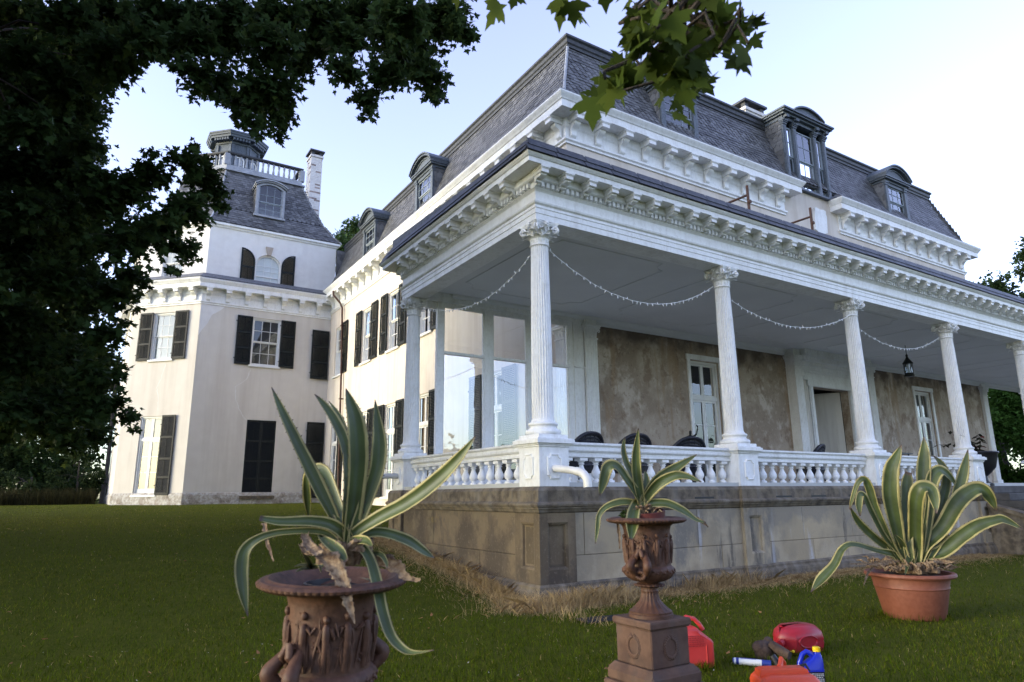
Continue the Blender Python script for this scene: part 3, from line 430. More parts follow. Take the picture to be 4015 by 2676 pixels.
def window_mesh(kind, w, h, cols=3, rows=4):
    m, p = MB(), MB(); y0 = .12; fr = .075 if kind != 'dark_backed' else .03
    def bar(x0, x1, z0, z1, ya=y0, d=.06): m.box(x0, x1, ya, ya + d, z0, z1)
    bar(-w / 2, -w / 2 + fr, 0, h, .06, .14); bar(w / 2 - fr, w / 2, 0, h, .06, .14); bar(-w / 2 + fr, w / 2 - fr, h - fr, h, .06, .14)
    iw = w / 2 - fr
    if kind == 'dark_backed': m.box(-iw, iw, .10, .14, 0, h - fr)  # dark backing stands in for the unlit room behind closed shutters
    elif kind == 'sash':
        bar(-iw, iw, 0, .07); zm = h / 2
        for (z0, z1, ya) in ((.07, zm, .16), (zm, h - fr, .11)):
            bar(-iw, -iw + .045, z0, z1, ya, .045); bar(iw - .045, iw, z0, z1, ya, .045); bar(-iw + .045, iw - .045, z1 - .05, z1, ya, .045); bar(-iw + .045, iw - .045, z0, z0 + .045, ya, .045)
            for c in range(1, cols):
                x = -iw + 2 * iw * c / cols; bar(x - .012, x + .012, z0 + .045, z1 - .05, ya + .008, .03)
            rr = rows // 2
            for r in range(1, rr):
                z = z0 + (z1 - z0) * r / rr; bar(-iw + .045, iw - .045, z - .012, z + .012, ya + .006, .034)
            p.quad((-iw, ya + .022, z0), (iw, ya + .022, z0), (iw, ya + .022, z1), (-iw, ya + .022, z1))
    else:                       # french pair with transom
        zt = h * .70
        bar(-iw, iw, zt - .06, zt + .06, .08, .10)
        for s in (-1, 1):
            a, b = (-iw, -.004) if s < 0 else (.004, iw)
            bar(a, a + .07, .30, zt - .06); bar(b - .07, b, .30, zt - .06); bar(a, b, 0, .30); bar(a + .07, b - .07, zt - .13, zt - .06)
            for r in (1, 2):
                z = .30 + (zt - .06 - .30) * r / 3; bar(a + .07, b - .07, z - .014, z + .014, y0 + .01, .035)
            bar(a, a + .06, zt + .06, h - fr); bar(b - .06, b, zt + .06, h - fr); bar(a + .06, b - .06, h - fr - .06, h - fr); bar(a + .06, b - .06, zt + .06, zt + .11)
        p.quad((-iw, y0 + .03, .28), (iw, y0 + .03, .28), (iw, y0 + .03, h - fr), (-iw, y0 + .03, h - fr))
    return m, p

def shutter_mesh(w, h, panels=(0, .30, .56, 1.), arch=0, th=.045):
    """louvred shutter, x 0..w, z 0..h, y 0..th (front face at y=0)"""
    m = MB(); st = .075
    if not arch:
        m.box(0, st, 0, th, 0, h); m.box(w - st, w, 0, th, 0, h)
        zs = [h * q for q in panels]
        for i, z in enumerate(zs):
            a, b = (z, z + .13) if i == 0 else (z - .09, z) if i == len(zs) - 1 else (z - .05, z + .05)
            m.box(st, w - st, .002, th - .002, a, b)
        for i in range(len(zs) - 1):
            a, b = zs[i] + (.13 if i == 0 else .05), zs[i + 1] - (.09 if i == len(zs) - 2 else .05)
            n = max(2, int((b - a) / .055))
            for k in range(n):
                z = a + (b - a) * (k + .5) / n
                m.add([(st, .006, z - .022), (w - st, .006, z - .022), (w - st, th - .008, z + .026), (st, th - .008, z + .026), (st, .012, z - .026), (w - st, .012, z - .026), (w - st, th - .002, z + .022), (st, th - .002, z + .022)],
                      [(0, 1, 2, 3), (7, 6, 5, 4), (0, 4, 5, 1), (3, 2, 6, 7)])
            m.box(w / 2 - .008, w / 2 + .008, -.006, .004, a, b)
        for z in (h * .12, h * .88): m.box(-.06, .0, .0, .03, z - .02, z + .02)
    else:                       # quarter-round head, tall side at x=0 (arch=1) or at x=w (arch=-1)
        zs = h - w; n = 9
        q = [(w * math.sin(PI / 2 * k / n), zs + w * math.cos(PI / 2 * k / n)) for k in range(n + 1)]   # from (0,h) to (w,zs)
        outer = [(0, 0)] + [(0, h)] + q[1:] + [(w, 0)]
        w2 = w - 2 * st
        qi = [(st + w2 * math.sin(PI / 2 * k / n), zs + (h - st - zs) * math.cos(PI / 2 * k / n)) for k in range(n + 1)]
        inner = [(st, .13)] + [(st, h - st)] + qi[1:] + [(w - st, .13)]
        fx = (lambda x: x) if arch > 0 else (lambda x: w - x)
        k = len(outer); vs_ = [(fx(x), 0, z) for x, z in outer] + [(fx(x), 0, z) for x, z in inner] + [(fx(x), th, z) for x, z in outer] + [(fx(x), th, z) for x, z in inner]
        fs = []
        for i in range(k):
            j = (i + 1) % k
            fs += [(i, j, k + j, k + i), (2 * k + i, 3 * k + i, 3 * k + j, 2 * k + j), (i, 2 * k + i, 2 * k + j, j), (k + i, k + j, 3 * k + j, 3 * k + i)]
        m.add(vs_, fs)
        m.box(st, w - st, .003, th - .003, h * .45, h * .45 + .09)
        z = .15
        while z < h - st - .03:
            if not (h * .45 - .02 < z < h * .45 + .11):
                xr = w - st
                if z > zs: xr = st + w2 * math.sqrt(max(0, 1 - ((z - zs) / (h - st - zs)) ** 2))
                a, b = sorted((fx(st), fx(xr)))
                if b - a > .04: m.add([(a, .006, z - .02), (b, .006, z - .02), (b, th - .006, z + .024), (a, th - .006, z + .024)], [(0, 1, 2, 3)])
            z += .055
        m.box(fx(w / 2) - .008, fx(w / 2) + .008, -.006, .004, .13, h * .45)
    return m

_mc = {}
def cached(key, fn):
    if key not in _mc: _mc[key] = fn()
    return _mc[key]

def add_window(loc, rz, kind, w, h, cols=3, rows=4, sill=True, shutters=(1, 1), sw=.8, back='room', sash_mat=None, closed=False, fade=False, swing=None):
    key = (kind, w, h, cols, rows, sash_mat.name if sash_mat else '')
    def mk():
        m, p = window_mesh(kind, w, h, cols, rows); return m.mesh('window', sash_mat or wtrim), p.mesh('pane', glass)
    wm, pm = cached(key, mk)
    win = place('window', wm, H, loc, rz)
    if not closed:
        place('pane', pm, win, (0, 0, 0))
        bm_ = {'room': room, 'white': curtw, 'beige': curtb}[back]
        def mkb():
            b = MB(); b.box(-w / 2, w / 2, .24 if back != 'room' else .34, .36 if back == 'room' else .26, 0, h)
            if back == 'beige':
                b = MB(); n = 40; rings = []
                for z in (0, h): rings.append([(-w / 2 + w * k / n, .27 + .018 * math.sin(k * 1.9) + .01 * math.sin(k * .7), z) for k in range(n + 1)])
                b.loft(rings, closed=False)
            return b.mesh('curtain' if back != 'room' else 'dark_room_panel', bm_)
        place('curtain' if back != 'room' else 'dark_room_panel', cached((key, back), mkb), win, (0, 0, 0))
    if sill:
        sm = cached(('sill', w), lambda: MB().bbox(-w / 2 - .08, w / 2 + .08, -.09, .13, -.11, -.002, .012).mesh('sill', wtrim))
        place('sill', sm, win, (0, 0, 0))
    smat = shutfade if fade else shut
    pn = (0, .34, .66, 1.) if h < 3.2 else (0, .22, .45, .72, 1.)
    sh = cached(('shutter', sw, h, fade), lambda: shutter_mesh(sw, h + .06, pn).mesh('shutter', smat))
    if closed:
        sh = cached(('shutter', w / 2 - .005, h, fade), lambda: shutter_mesh(w / 2 - .005, h - .02, pn).mesh('shutter', smat))
        place('shutter', sh, win, (-w / 2 + .001, .03, .01)); place('shutter', sh, win, (.004, .03, .01))
    else:
        if shutters[0]:
            if swing: place('shutter', sh, win, (-w / 2 - .02, -.02, -.03), rz=R(180 + swing))
            else: place('shutter', sh, win, (-w / 2 - sw - .01, -.085, -.03))
        if shutters[1]: place('shutter', sh, win, (w / 2 + .01, -.085, -.03))
    return win

# ---- main block walls
RL = -PI / 2                    # rotation of things on the left wall (outward -X)
winY = [25.9, 21.6, 18.2, 14.9, 9.5]
WW, Z2, H2, Z1, H1 = 1.35, 7.95, 2.72, 1.55, 3.96
mw = MB()
hl = [(y - WW / 2, y + WW / 2, Z2, Z2 + H2) for y in winY] + [(y - WW / 2, y + WW / 2, Z1, Z1 + H1) for y in winY]
wall(mw, (XL, 0, 0), (0, 1, 0), (1, 0, 0), YF, YT + .6, .3, 11.86, hl)
mw.build('cream_wall', stucco, H)
mf = MB()
wall(mf, (0, YF, 0), (1, 0, 0), (0, 1, 0), XL, XR, 7.0, 13.05, [], .2)
mf.quad((XR, YF, .3), (XR, YT, .3), (XR, YT, 11.86), (XR, YF, 11.86))
mf.build('front_wall', stucco, H)
pb = MB()
doorhole = (15.3, 17.55, 1.75, 5.25)
wall(pb, (0, YF, 0), (1, 0, 0), (0, 1, 0), XL, XR, 1.0, 6.999, [(9.2, 10.5, 1.78, 5.62), (22.3, 23.6, 1.78, 5.62), doorhole], .3)
pb.build('brown_porch_wall', brown, H)
for y, back in zip(winY, ('beige', 'room', 'room', 'beige', 'room')):
    first = y > 25
    add_window((XL, y, Z2), RL, 'sash', WW, H2, 2, 4, True, (0 if first else 1, 1), .8, back)
    add_window((XL, y, Z1), RL, 'french', WW, H1, 2, 4, True, (0 if first else 1, 1), .8, 'beige' if y in (21.6, 14.9) else 'room')
# the shutters of the window beside the tower fold back against the tower face
for z, h in ((Z2, H2), (Z1, H1)):
    place('shutter', cached(('shutter', .95, h, False), lambda: shutter_mesh(.95, h + .06, (0, .34, .66, 1.) if h < 3.2 else (0, .22, .45, .72, 1.)).mesh('shutter', shut)), H, (XL - 1.03, YT - .13, z - .03))
for x in (9.85, 22.95):
    add_window((x, YF, 1.78), 0, 'french', 1.3, 3.84, 2, 4, False, (0, 0), .8, 'room')
    fr = MB()
    fr.box(x - .77, x - .655, YF - .05, YF - .002, 1.76, 5.64); fr.box(x + .655, x + .77, YF - .05, YF - .002, 1.76, 5.64); fr.box(x - .80, x + .80, YF - .06, YF - .002, 5.642, 5.80)
    fr.build('window_casing', white, H)
# cracks filled with pale mortar
def crack(pts, u2p, wd=.022):
    m = MB(); q = []
    rr = random.Random(int(pts[0][0] * 100))
    full = []
    for (a, b), (c, d) in zip(pts, pts[1:]):
        for k in range(6):
            t = k / 6; full.append((a + (c - a) * t + rr.uniform(-.03, .03), b + (d - b) * t))
    full.append(pts[-1])
    l, r_ = [], []
    for i, (u, v) in enumerate(full):
        w_ = wd * rr.uniform(.45, 1.2) * (0.3 if i in (0, len(full) - 1) else 1)
        l.append(u2p(u - w_, v)); r_.append(u2p(u + w_, v))
    for i in range(len(full) - 1): m.quad(l[i], r_[i], r_[i + 1], l[i + 1])
    return m

# ---- main cornice: frieze band, soffit, fascia, crown
CORN = [(0, 11.70), (.05, 11.70), (.05, 11.76), (.10, 11.80), (.10, 11.86), (.03, 11.88), (.03, 12.20), (.06, 12.26), (.06, 12.53), (.50, 12.53), (.50, 12.74), (.53, 12.76), (.55, 12.80), (.60, 12.87), (.63, 12.92), (.63, 12.96), (0, 12.965)]
GUT = [(.0, 12.97), (.62, 12.966), (.62, 12.99), (.10, 13.36), (0, 13.36)]
def cornice(path, dz=0, k=1., flip=1):
    cm = MB().sweep(path, [(o * k, z + dz) for o, z in CORN], flip=flip); return cm
# left wing + front-left piece (to the break), then front-right piece
def corn_obj(path, dz=0, k=1., m=None):
    cornice(path, dz, k).build('cornice', m or white, H)
    MB().sweep(path, [(o * k, z + dz) for o, z in GUT]).build('gutter', lead, H)
# travel so that outward is on the right-hand side: going -Y along the left wall has right = -X
corn_obj([(XL, YT + .2), (XL, YF), (14.85, YF), (14.85, YF + .3)])
corn_obj([(18.4, YF + .3), (18.4, YF), (XR, YF), (XR, YT)])

def bracket_mesh(w=.28, dep=.46, big=True):
    """block + scrolled console; wall plane y=0, outward -y, top z=0"""
    m = MB()
    m.box(-w / 2, w / 2, -dep, -.03, -.20, -.003); m.box(-w / 2 - .04, w / 2 + .04, -dep - .035, -.03, -.05, -.001); m.box(-w / 2 - .02, w / 2 + .02, -dep - .018, -.03, -.075, -.051)
    prof = [(-.03, -.20), (-.30, -.20), (-.30, -.235), (-.275, -.29), (-.215, -.335), (-.155, -.36), (-.115, -.41), (-.095, -.48), (-.105, -.55), (-.09, -.60), (-.03, -.64)]
    ww = w * .72
    m.prism([(-ww / 2, y, z) for y, z in prof], (ww, 0, 0))
    m.tube([(-ww / 2 - .012, -.25, -.245), (ww / 2 + .012, -.25, -.245)], .045, 10)
    return m
brk = bracket_mesh().mesh('bracket', white, 40)
for x in list(np.arange(4.87, 14.6, .955)) + list(np.arange(18.62, 28.6, .955)): place('bracket', brk, H, (float(x), YF - .03, 12.53))
for y in np.arange(5.42, 27.2, .985): place('bracket', brk, H, (XL - .03, float(y), 12.53), RL)

# ---- mansard roofs with real slates
def slate_face(mb, p0, p1, q0, q1, rows, wd=.30, th=.022, hexrows=None, curve=0., seed=0, holes=(), nrm=None):
    """overlapping slates on the quad p0-p1 (eave) q0-q1 (top)"""
    r_ = random.Random(seed); p0, p1, q0, q1 = map(Vector, (p0, p1, q0, q1))
    n = (p1 - p0).cross(q0 - p0).normalized()
    if nrm is not None and n.dot(Vector(nrm)) < 0: n = -n
    e = (p1 - p0).normalized(); L0 = (p1 - p0).length
    bot = lambda t: p0 + (q0 - p0) * t + n * (-curve * 4 * t * (1 - t) * .5)
    h = (q0 - p0).length / rows
    for r in range(rows):
        t0, t1 = r / rows, min((r + 1.9) / rows, 1.)
        a0, a1 = p0 + (q0 - p0) * t0, p1 + (q1 - p1) * t0
        ua, ub = (a0 - p0).dot(e), (a1 - p0).dot(e)
        base, top = bot(t0), bot(t1)
        base = base - e * (base - p0).dot(e); top = top - e * (top - p0).dot(e)
        x = ua - (.5 * wd if r % 2 else 0)
        hexr = hexrows is None or (r % hexrows[0]) in hexrows[1]
        while x < ub:
            g = .011; xa, xb = max(x + g, ua), min(x + wd - g, ub)
            if xb - xa > .05:
                um, vm = (xa + xb) / 2, (base + top).z / 2
                if not any(hh[0] < um < hh[1] and hh[2] < vm < hh[3] for hh in holes):
                    lift = th * (1 + .7 * r_.random()); dz = r_.uniform(-.006, .006)
                    up_ = (top - base); L = up_.length; ud = up_ / L
                    P = lambda u, s, o: tuple(base + e * u + ud * s + n * o)
                    c = .1 if hexr else 0.
                    cut = min(c, (xb - xa) / 2.6)
                    if hexr and xb - xa > wd * .6: pts = [(xa, cut * .95 + dz), (xa + cut, dz), (xb - cut, dz), (xb, cut * .95 + dz), (xb, L), (xa, L)]
                    else: pts = [(xa, dz), (xb, dz), (xb, L), (xa, L)]
                    f = [P(u, s, lift * (1 - s / L) + .004) for u, s in pts]
                    k = len(f); lo = [tuple(Vector(q) - n * .012) for q in f[:k - 2]]
                    mb.add(f + lo, [tuple(range(k))] + [(i, k + i, k + i + 1, i + 1) for i in range(k - 3)])
            x += wd
    return mb

RB, RT_, INS = 13.36, 15.72, .86       # slate base, top, inset of the top edge
eb = .10
SB = MB(); HEXP = (8, (0, 1, 2, 3))
fx0, fx1, fy0, fy1 = XL - eb, XR + eb, YF - eb, YT + .3
slate_face(SB, (fx0, fy1, RB), (fx0, fy0, RB), (fx0 + INS, fy1, RT_), (fx0 + INS, fy0 + INS, RT_), 16, .24, seed=1, curve=.1, hexrows=HEXP, nrm=(-1, 0, .3))
slate_face(SB, (fx0, fy0, RB), (fx1, fy0, RB), (fx0 + INS, fy0 + INS, RT_), (fx1 - INS, fy0 + INS, RT_), 16, .24, seed=2, curve=.1, hexrows=HEXP, nrm=(0, -1, .3))
slate_face(SB, (fx1, fy0, RB), (fx1, fy1, RB), (fx1 - INS, fy0 + INS, RT_), (fx1 - INS, fy1, RT_), 12, .29, seed=3, curve=.1, hexrows=HEXP, nrm=(1, 0, .3))
roof = SB.build('mansard_roof', slate, H)
deck = MB(); d_ = .05
deck.loft([[(fx0 + d_, fy0 + d_, RB - .02), (fx1 - d_, fy0 + d_, RB - .02), (fx1 - d_, fy1, RB - .02), (fx0 + d_, fy1, RB - .02)], [(fx0 + .48 + d_, fy0 + .48 + d_, RB + 1.1), (fx1 - .48 - d_, fy0 + .48 + d_, RB + 1.1), (fx1 - .48 - d_, fy1, RB + 1.1), (fx0 + .48 + d_, fy1, RB + 1.1)], [(fx0 + INS + d_, fy0 + INS + d_, RT_), (fx1 - INS - d_, fy0 + INS + d_, RT_), (fx1 - INS - d_, fy1, RT_), (fx0 + INS + d_, fy1, RT_)]], cap=True)
deck.build('roof_deck', lead, roof)
rt_ = MB()
ip = [(fx0 + INS, fy1), (fx0 + INS, fy0 + INS), (fx1 - INS, fy0 + INS), (fx1 - INS, fy1)]
rt_.sweep(ip, [(-.3, 15.70), (.06, 15.70), (.06, 15.80), (.10, 15.84), (.10, 15.97), (.16, 16.02), (.16, 16.09), (-.3, 16.16)])
rt_.build('roof_curb', slate2, roof)
rf2 = MB(); rf2.loft([[(fx0 + INS - .05, fy0 + INS - .05, 16.1), (fx1 - INS + .05, fy0 + INS - .05, 16.1), (fx1 - INS + .05, fy1, 16.1), (fx0 + INS - .05, fy1, 16.1)], [(fx0 + 8, fy0 + 8, 16.35), (fx1 - 8, fy0 + 8, 16.35), (fx1 - 8, fy1, 16.35), (fx0 + 8, fy1, 16.35)]], cap=True)
rf2.build('flat_roof', lead, roof)
hp = MB(); hp.tube([(fx0 + .0, fy0 + .0, RB), (fx0 + .40, fy0 + .40, RB + 1.15), (fx0 + INS - .01, fy0 + INS - .01, RT_)], .05, 8); hp.build('hip_flashing', hipm, roof)
hp = MB(); hp.tube([(fx1, fy0, RB), (fx1 - .40, fy0 + .40, RB + 1.15), (fx1 - INS + .01, fy0 + INS - .01, RT_)], .04, 8); hp.build('hip_flashing', slate2, roof)

# ---- dormers (local: x along, outward -y, z up from the sill line, face plane y=0)
def seg_arch(w, rise, n=14):
    r_ = (w * w / 4 + rise * rise) / (2 * rise); a = math.asin(w / 2 / r_)
    return [(r_ * math.sin(-a + 2 * a * k / n), r_ * math.cos(-a + 2 * a * k / n) - (r_ - rise)) for k in range(n + 1)]
def dormer(loc, rz, w=1.75, h=1.55, rise=.50, depth=1.6, cols=3, rows=4, open_sash=True):
    f = MB(); pw = .20; hw = w / 2
    f.box(-hw, -hw + pw, -.02, .12, 0, h); f.box(hw - pw, hw, -.02, .12, 0, h)          # pilaster strips
    for s in (-1, 1):
        x0, x1 = (-hw - .02, -hw + pw + .02) if s < 0 else (hw - pw - .02, hw + .02)
        f.box(x0, x1, -.045, .10, h - .16, h - .10); f.box(x0 - .02, x1 + .02, -.07, .10, h - .06, h); f.box(x0, x1, -.05, .10, h - .099, h - .061)
    f.box(-hw + pw, hw - pw, .0, .12, h - .14, h); f.box(-hw, hw, -.06, .12, -.07, -.001)
    f.box(-hw - .03, hw + .03, -.05, depth, h + .001, h + .10)                                # entablature box running back
    f.box(-hw - .12, hw + .12, -.16, depth, h + .101, h + .17); f.box(-hw - .16, hw + .16, -.20, depth, h + .171, h + .23)
    # curved pediment: tympanum, hood moulding
    a0 = seg_arch(w + .34, rise); zz = h + .232
    n = len(a0)
    rings = [[(x, -.06, zz + z) for x, z in a0] + [(a0[-1][0], -.06, zz), (a0[0][0], -.06, zz)], [(x, depth, zz + z) for x, z in a0] + [(a0[-1][0], depth, zz), (a0[0][0], depth, zz)]]
    f.loft(rings, cap=True)
    def hood(k, y0, y1, dz0, dz1):
        o = [(x * k, zz + z * k + dz1) for x, z in a0]; i_ = [(x * k, zz + z * k + dz0) for x, z in a0]
        rr = [[(i_[j][0], y0, i_[j][1]), (o[j][0], y0, o[j][1]), (o[j][0], y1, o[j][1]), (i_[j][0], y1, i_[j][1])] for j in range(n)]
        f.loft(rr, cap=True)
    hood(1.0, -.22, depth, .0, .07); hood(1.02, -.27, depth - .02, .072, .14); hood(.80, -.10, -.055, -.0, .05)
    d = f.build('dormer', dorm, H, loc=loc, rz=rz)
    iw = hw - pw
    m, p = MB(), MB(); hh = h - .14
    for (z0, z1, ya) in ((.0, hh / 2, .10), (hh / 2, hh, .06)):
        m.box(-iw, -iw + .05, ya, ya + .04, z0, z1); m.box(iw - .05, iw, ya, ya + .04, z0, z1); m.box(-iw + .05, iw - .05, ya, ya + .04, z1 - .05, z1); m.box(-iw + .05, iw - .05, ya, ya + .04, z0, z0 + .05)
        for c in range(1, cols): m.box(-iw + 2 * iw * c / cols - .011, -iw + 2 * iw * c / cols + .011, ya + .006, ya + .034, z0 + .05, z1 - .05)
        m.box(-iw + .05, iw - .05, ya + .005, ya + .035, (z0 + z1) / 2 - .011, (z0 + z1) / 2 + .011)
        p.quad((-iw, ya + .02, z0), (iw, ya + .02, z0), (iw, ya + .02, z1), (-iw, ya + .02, z1))
    m.build('sash', dormw, d); p.build('pane', glass, d)
    MB().box(-iw, iw, .3, .32, 0, hh).build('dark_room_panel', room, d)
    for s in (-1, 1):
        ck = MB()
        a, b = (Vector((s * (hw - .01), .05, 0)), Vector((s * (hw - .01), depth, 0)))
        slate_face(ck, a, b, a + Vector((0, 0, h)), b + Vector((0, 0, h)), 7, .27, seed=4 + s, hexrows=(6, (0, 2, 4)), nrm=(s, 0, 0))
        ck.box(min(s * (hw - .06), s * (hw - .02)), max(s * (hw - .06), s * (hw - .02)), .05, depth, 0, h)
        ck.build('slate_cheek', slate, d)
    return d
dm0 = dormer((9.55, YF - .02, 13.48), 0)
d2 = dormer((23.25, YF - .02, 13.48), 0)
for y in (15.2, 21.75): dormer((XL - .02, y, 13.48), RL)

def triple_dormer(loc):
    f = MB(); w, h, depth = 2.75, 2.75, 1.9; hw = w / 2; pw = .20
    xs = [-hw, -.62, .62 - pw, hw - pw]; xs = [-hw, -hw + .62, hw - .62 - pw, hw - pw]
    for i, x in enumerate(xs):
        f.box(x, x + pw, -.04, .12, 0, h); f.box(x + .05, x + pw - .05, -.055, -.04, .12, h - .3)
        f.box(x - .02, x + pw + .02, -.07, .10, h - .20, h - .13); f.box(x - .035, x + pw + .035, -.10, .10, h - .129, h - .08); f.box(x - .05, x + pw + .05, -.13, .10, h - .079, h)
        f.box(x - .02, x + pw + .02, -.06, .12, -.02, .12)
    f.box(-hw, hw, -.10, .14, -.10, -.021)
    f.box(-hw - .03, hw + .03, -.08, depth, h + .001, h + .14); f.box(-hw - .12, hw + .12, -.20, depth, h + .141, h + .22); f.box(-hw - .20, hw + .20, -.30, depth, h + .221, h + .29); f.box(-hw - .25, hw + .25, -.36, depth, h + .291, h + .36)
    for x in xs: f.box(x + .01, x + pw - .01, -.24, -.08, h + .02, h + .14)
    a0 = seg_arch(1.9, .30); zz = h + .362
    f.loft([[(x, -.28, zz + z) for x, z in a0] + [(a0[-1][0], -.28, zz), (a0[0][0], -.28, zz)], [(x, depth, zz + z) for x, z in a0] + [(a0[-1][0], depth, zz), (a0[0][0], depth, zz)]], cap=True)
    rr = [[(x * 1.02, -.38, zz + z), (x * 1.02, -.38, zz + z + .07), (x * 1.02, depth, zz + z + .07), (x * 1.02, depth, zz + z)] for x, z in a0]; f.loft(rr, cap=True)
    d = f.build('triple_dormer', dorm, H, loc=loc)
    m, p = MB(), MB(); hh = h - .22
    for x0, x1, cols in ((xs[0] + pw, xs[1], 1), (xs[1] + pw, xs[2], 2), (xs[2] + pw, xs[3], 1)):
        for z0, z1, ya in ((0, hh / 2, .10), (hh / 2, hh, .06)):
            m.box(x0, x0 + .05, ya, ya + .04, z0, z1); m.box(x1 - .05, x1, ya, ya + .04, z0, z1); m.box(x0 + .05, x1 - .05, ya, ya + .04, z1 - .05, z1); m.box(x0 + .05, x1 - .05, ya, ya + .04, z0, z0 + .05)
            for c in range(1, cols): m.box(x0 + (x1 - x0) * c / cols - .011, x0 + (x1 - x0) * c / cols + .011, ya + .006, ya + .034, z0 + .05, z1 - .05)
            m.box(x0 + .05, x1 - .05, ya + .005, ya + .035, (z0 + z1) / 2 - .011, (z0 + z1) / 2 + .011)
            p.quad((x0, ya + .02, z0), (x1, ya + .02, z0), (x1, ya + .02, z1), (x0, ya + .02, z1))
    m.build('sash', dormw, d); p.build('pane', glass, d)
    MB().box(-hw + .1, hw - .1, .3, .32, 0, hh).build('dark_room_panel', room, d)
    for s in (-1, 1):
        ck = MB()
        a, b = Vector((s * (hw - .01), .05, 0)), Vector((s * (hw - .01), depth, 0))
        slate_face(ck, a, b, a + Vector((0, 0, h)), b + Vector((0, 0, h)), 13, .27, seed=14 + s, hexrows=(6, (0, 2, 4)), nrm=(s, 0, 0))
        ck.box(min(s * (hw - .06), s * (hw - .02)), max(s * (hw - .06), s * (hw - .02)), .05, depth, 0, h)
        ck.build('slate_cheek', slate, d)
triple_dormer((16.6, YF - .06, 13.06))
# shield plaque in the gap of the cornice
sp = MB(); sp.prism([(16.62, YF - .002, 11.5), (16.68, YF - .002, 12.2), (16.72, YF - .002, 12.3), (16.70, YF - .002, 12.42), (16.85, YF - .002, 12.46), (17.08, YF - .002, 12.42), (17.3, YF - .002, 12.46), (17.45, YF - .002, 12.42), (17.43, YF - .002, 12.3), (17.47, YF - .002, 12.2), (17.40, YF - .002, 11.5), (17.0, YF - .002, 11.35)], (0, -.08, 0))
sp.build('shield_plaque', white, H)

# ---- chimneys
def chimney(name, x0, x1, y0, y1, z0, z1, m=brick, pots=False):
    c = MB(); rows = int((z1 - z0 - .5) / .115); rr = random.Random(int(x0 * 10)); 
    c.box(x0 + .012, x1 - .012, y0 + .012, y1 - .012, z0, z1 - .3)
    mi = []
    for r in range(max(0, rows - 46), rows):
        z = z0 + r * .115; off = .17 if r % 2 else 0
        for side in range(2):
            a, b = (x0, x1) if side == 0 else (y0, y1); u = a - off
            while u < b:
                ua, ub = max(u + .004, a), min(u + .336, b)
                if ub - ua > .04:
                    d = rr.uniform(0, .008); k = 1 if rr.random() < .12 else 0
                    if side == 0: c.box(ua, ub, y0 - d, y0 + .012, z + .005, z + .11, k)
                    else: c.box(x0 - d, x0 + .012, ua, ub, z + .005, z + .11, k)
                u += .34
    c.box(x0 - .06, x1 + .06, y0 - .06, y1 + .06, z1 - .5, z1 - .36); 
    o = c.build('chimney', [m, brickr], H)
    k = MB(); k.box(x0 - .12, x1 + .12, y0 - .12, y1 + .12, z1 - .10, z1)
    for xx in (x0, x1 - .22): 
        for yy in (y0, y1 - .22): k.box(xx, xx + .22, yy, yy + .22, z1 - .359, z1 - .101)
    k.build('chimney_cap', slate2, o)
    return o
chimney('chimney', 4.35, 5.1, 33.0, 34.0, 14, 24.6)
chimney('chimney', 17.0, 18.3, 8.0, 9.2, 16, 18.85)
chimney('chimney', 12.0, 13.2, 8.4, 9.4, 16, 18.75)
MB().tube([(2.6, 30.2, 20.0), (4.35, 33.4, 21.6)], .025, 6).build('chimney_stay', irongrey, H)

# ---- downspout in the corner by the tower
ds = MB(); ds.tube([(4.08, 25.55, 12.5), (4.10, 25.5, 12.25), (4.45, 25.35, 11.8), (4.53, 25.25, 11.5), (4.53, 24.9, 8), (4.53, 24.5, 1.9), (4.35, 24.5, 1.45)], .055, 8)
for z, y in ((10.5, 25.15), (6.5, 24.8), (3, 24.6)): ds.box(4.46, 4.66, y - .09, y + .09, z, z + .05)
ds.build('downspout', irongrey, H)
pv = MB(); pv.box(XL - .02, XL + .1, YF - .02, YF + .1, 6.5, 6.55)

# ================================================================ TOWER (part of the mansion)
TX0, TX1 = -2.15, 4.66
a45 = 2.85
tp = [(TX0 - a45 - 0, YT + a45 + 8.3), (TX0 - a45, YT + a45), (TX0, YT), (TX1, YT)]         # plan, travelling so that outward is on the right... reversed below
tw = MB()
wall(tw, (0, YT, 0), (1, 0, 0), (0, 1, 0), TX0, TX1, 1.0, 11.5, [(.46, 1.92, 8.42, 11.0), (.56, 2.04, 1.66, 5.52)], .2)
e45 = Vector((-1, 1, 0)).normalized(); i45 = Vector((1, 1, 0)).normalized(); L45 = a45 * math.sqrt(2)
def m45(u, v, d=0): return Vector((TX0, YT, v)) + e45 * u + i45 * d
def px45(h): return h
hole45 = [(1.42, 2.74, 8.55, 11.05), (1.55, 2.85, 1.75, 5.62)]
wall(tw, (TX0, YT, 0), e45, i45, 0, L45, 1.0, 11.5, hole45, .2)
tw.quad((TX0 - a45, YT + a45, 1.0), (TX0 - a45, YT + a45 + 9, 1.0), (TX0 - a45, YT + a45 + 9, 11.5), (TX0 - a45, YT + a45, 11.5))
tw.build('tower_wall', tstucco, H)
tpath = [(TX0 - a45, YT + a45 + 9), (TX0 - a45, YT + a45), (TX0, YT), (TX1, YT)]
pl = MB().sweep(tpath, [(.0, .6), (.06, .6), (.06, 1.70), (.035, 1.80), (0, 1.83)])
pl.build('plinth', plinthm, H)
r45 = math.atan2(-e45.y, -e45.x)
add_window((1.19, YT, 8.42), 0, 'sash', 1.46, 2.58, 3, 4, True, (1, 1), .78, 'room')
add_window((1.30, YT, 1.66), 0, 'dark_backed', 1.48, 3.86, 2, 4, False, (0, 0), .8, closed=True, sash_mat=room)
c = m45(2.08, 8.55); add_window(tuple(c), r45, 'sash', 1.32, 2.5, 3, 4, True, (1, 1), .78, 'white', fade=True)
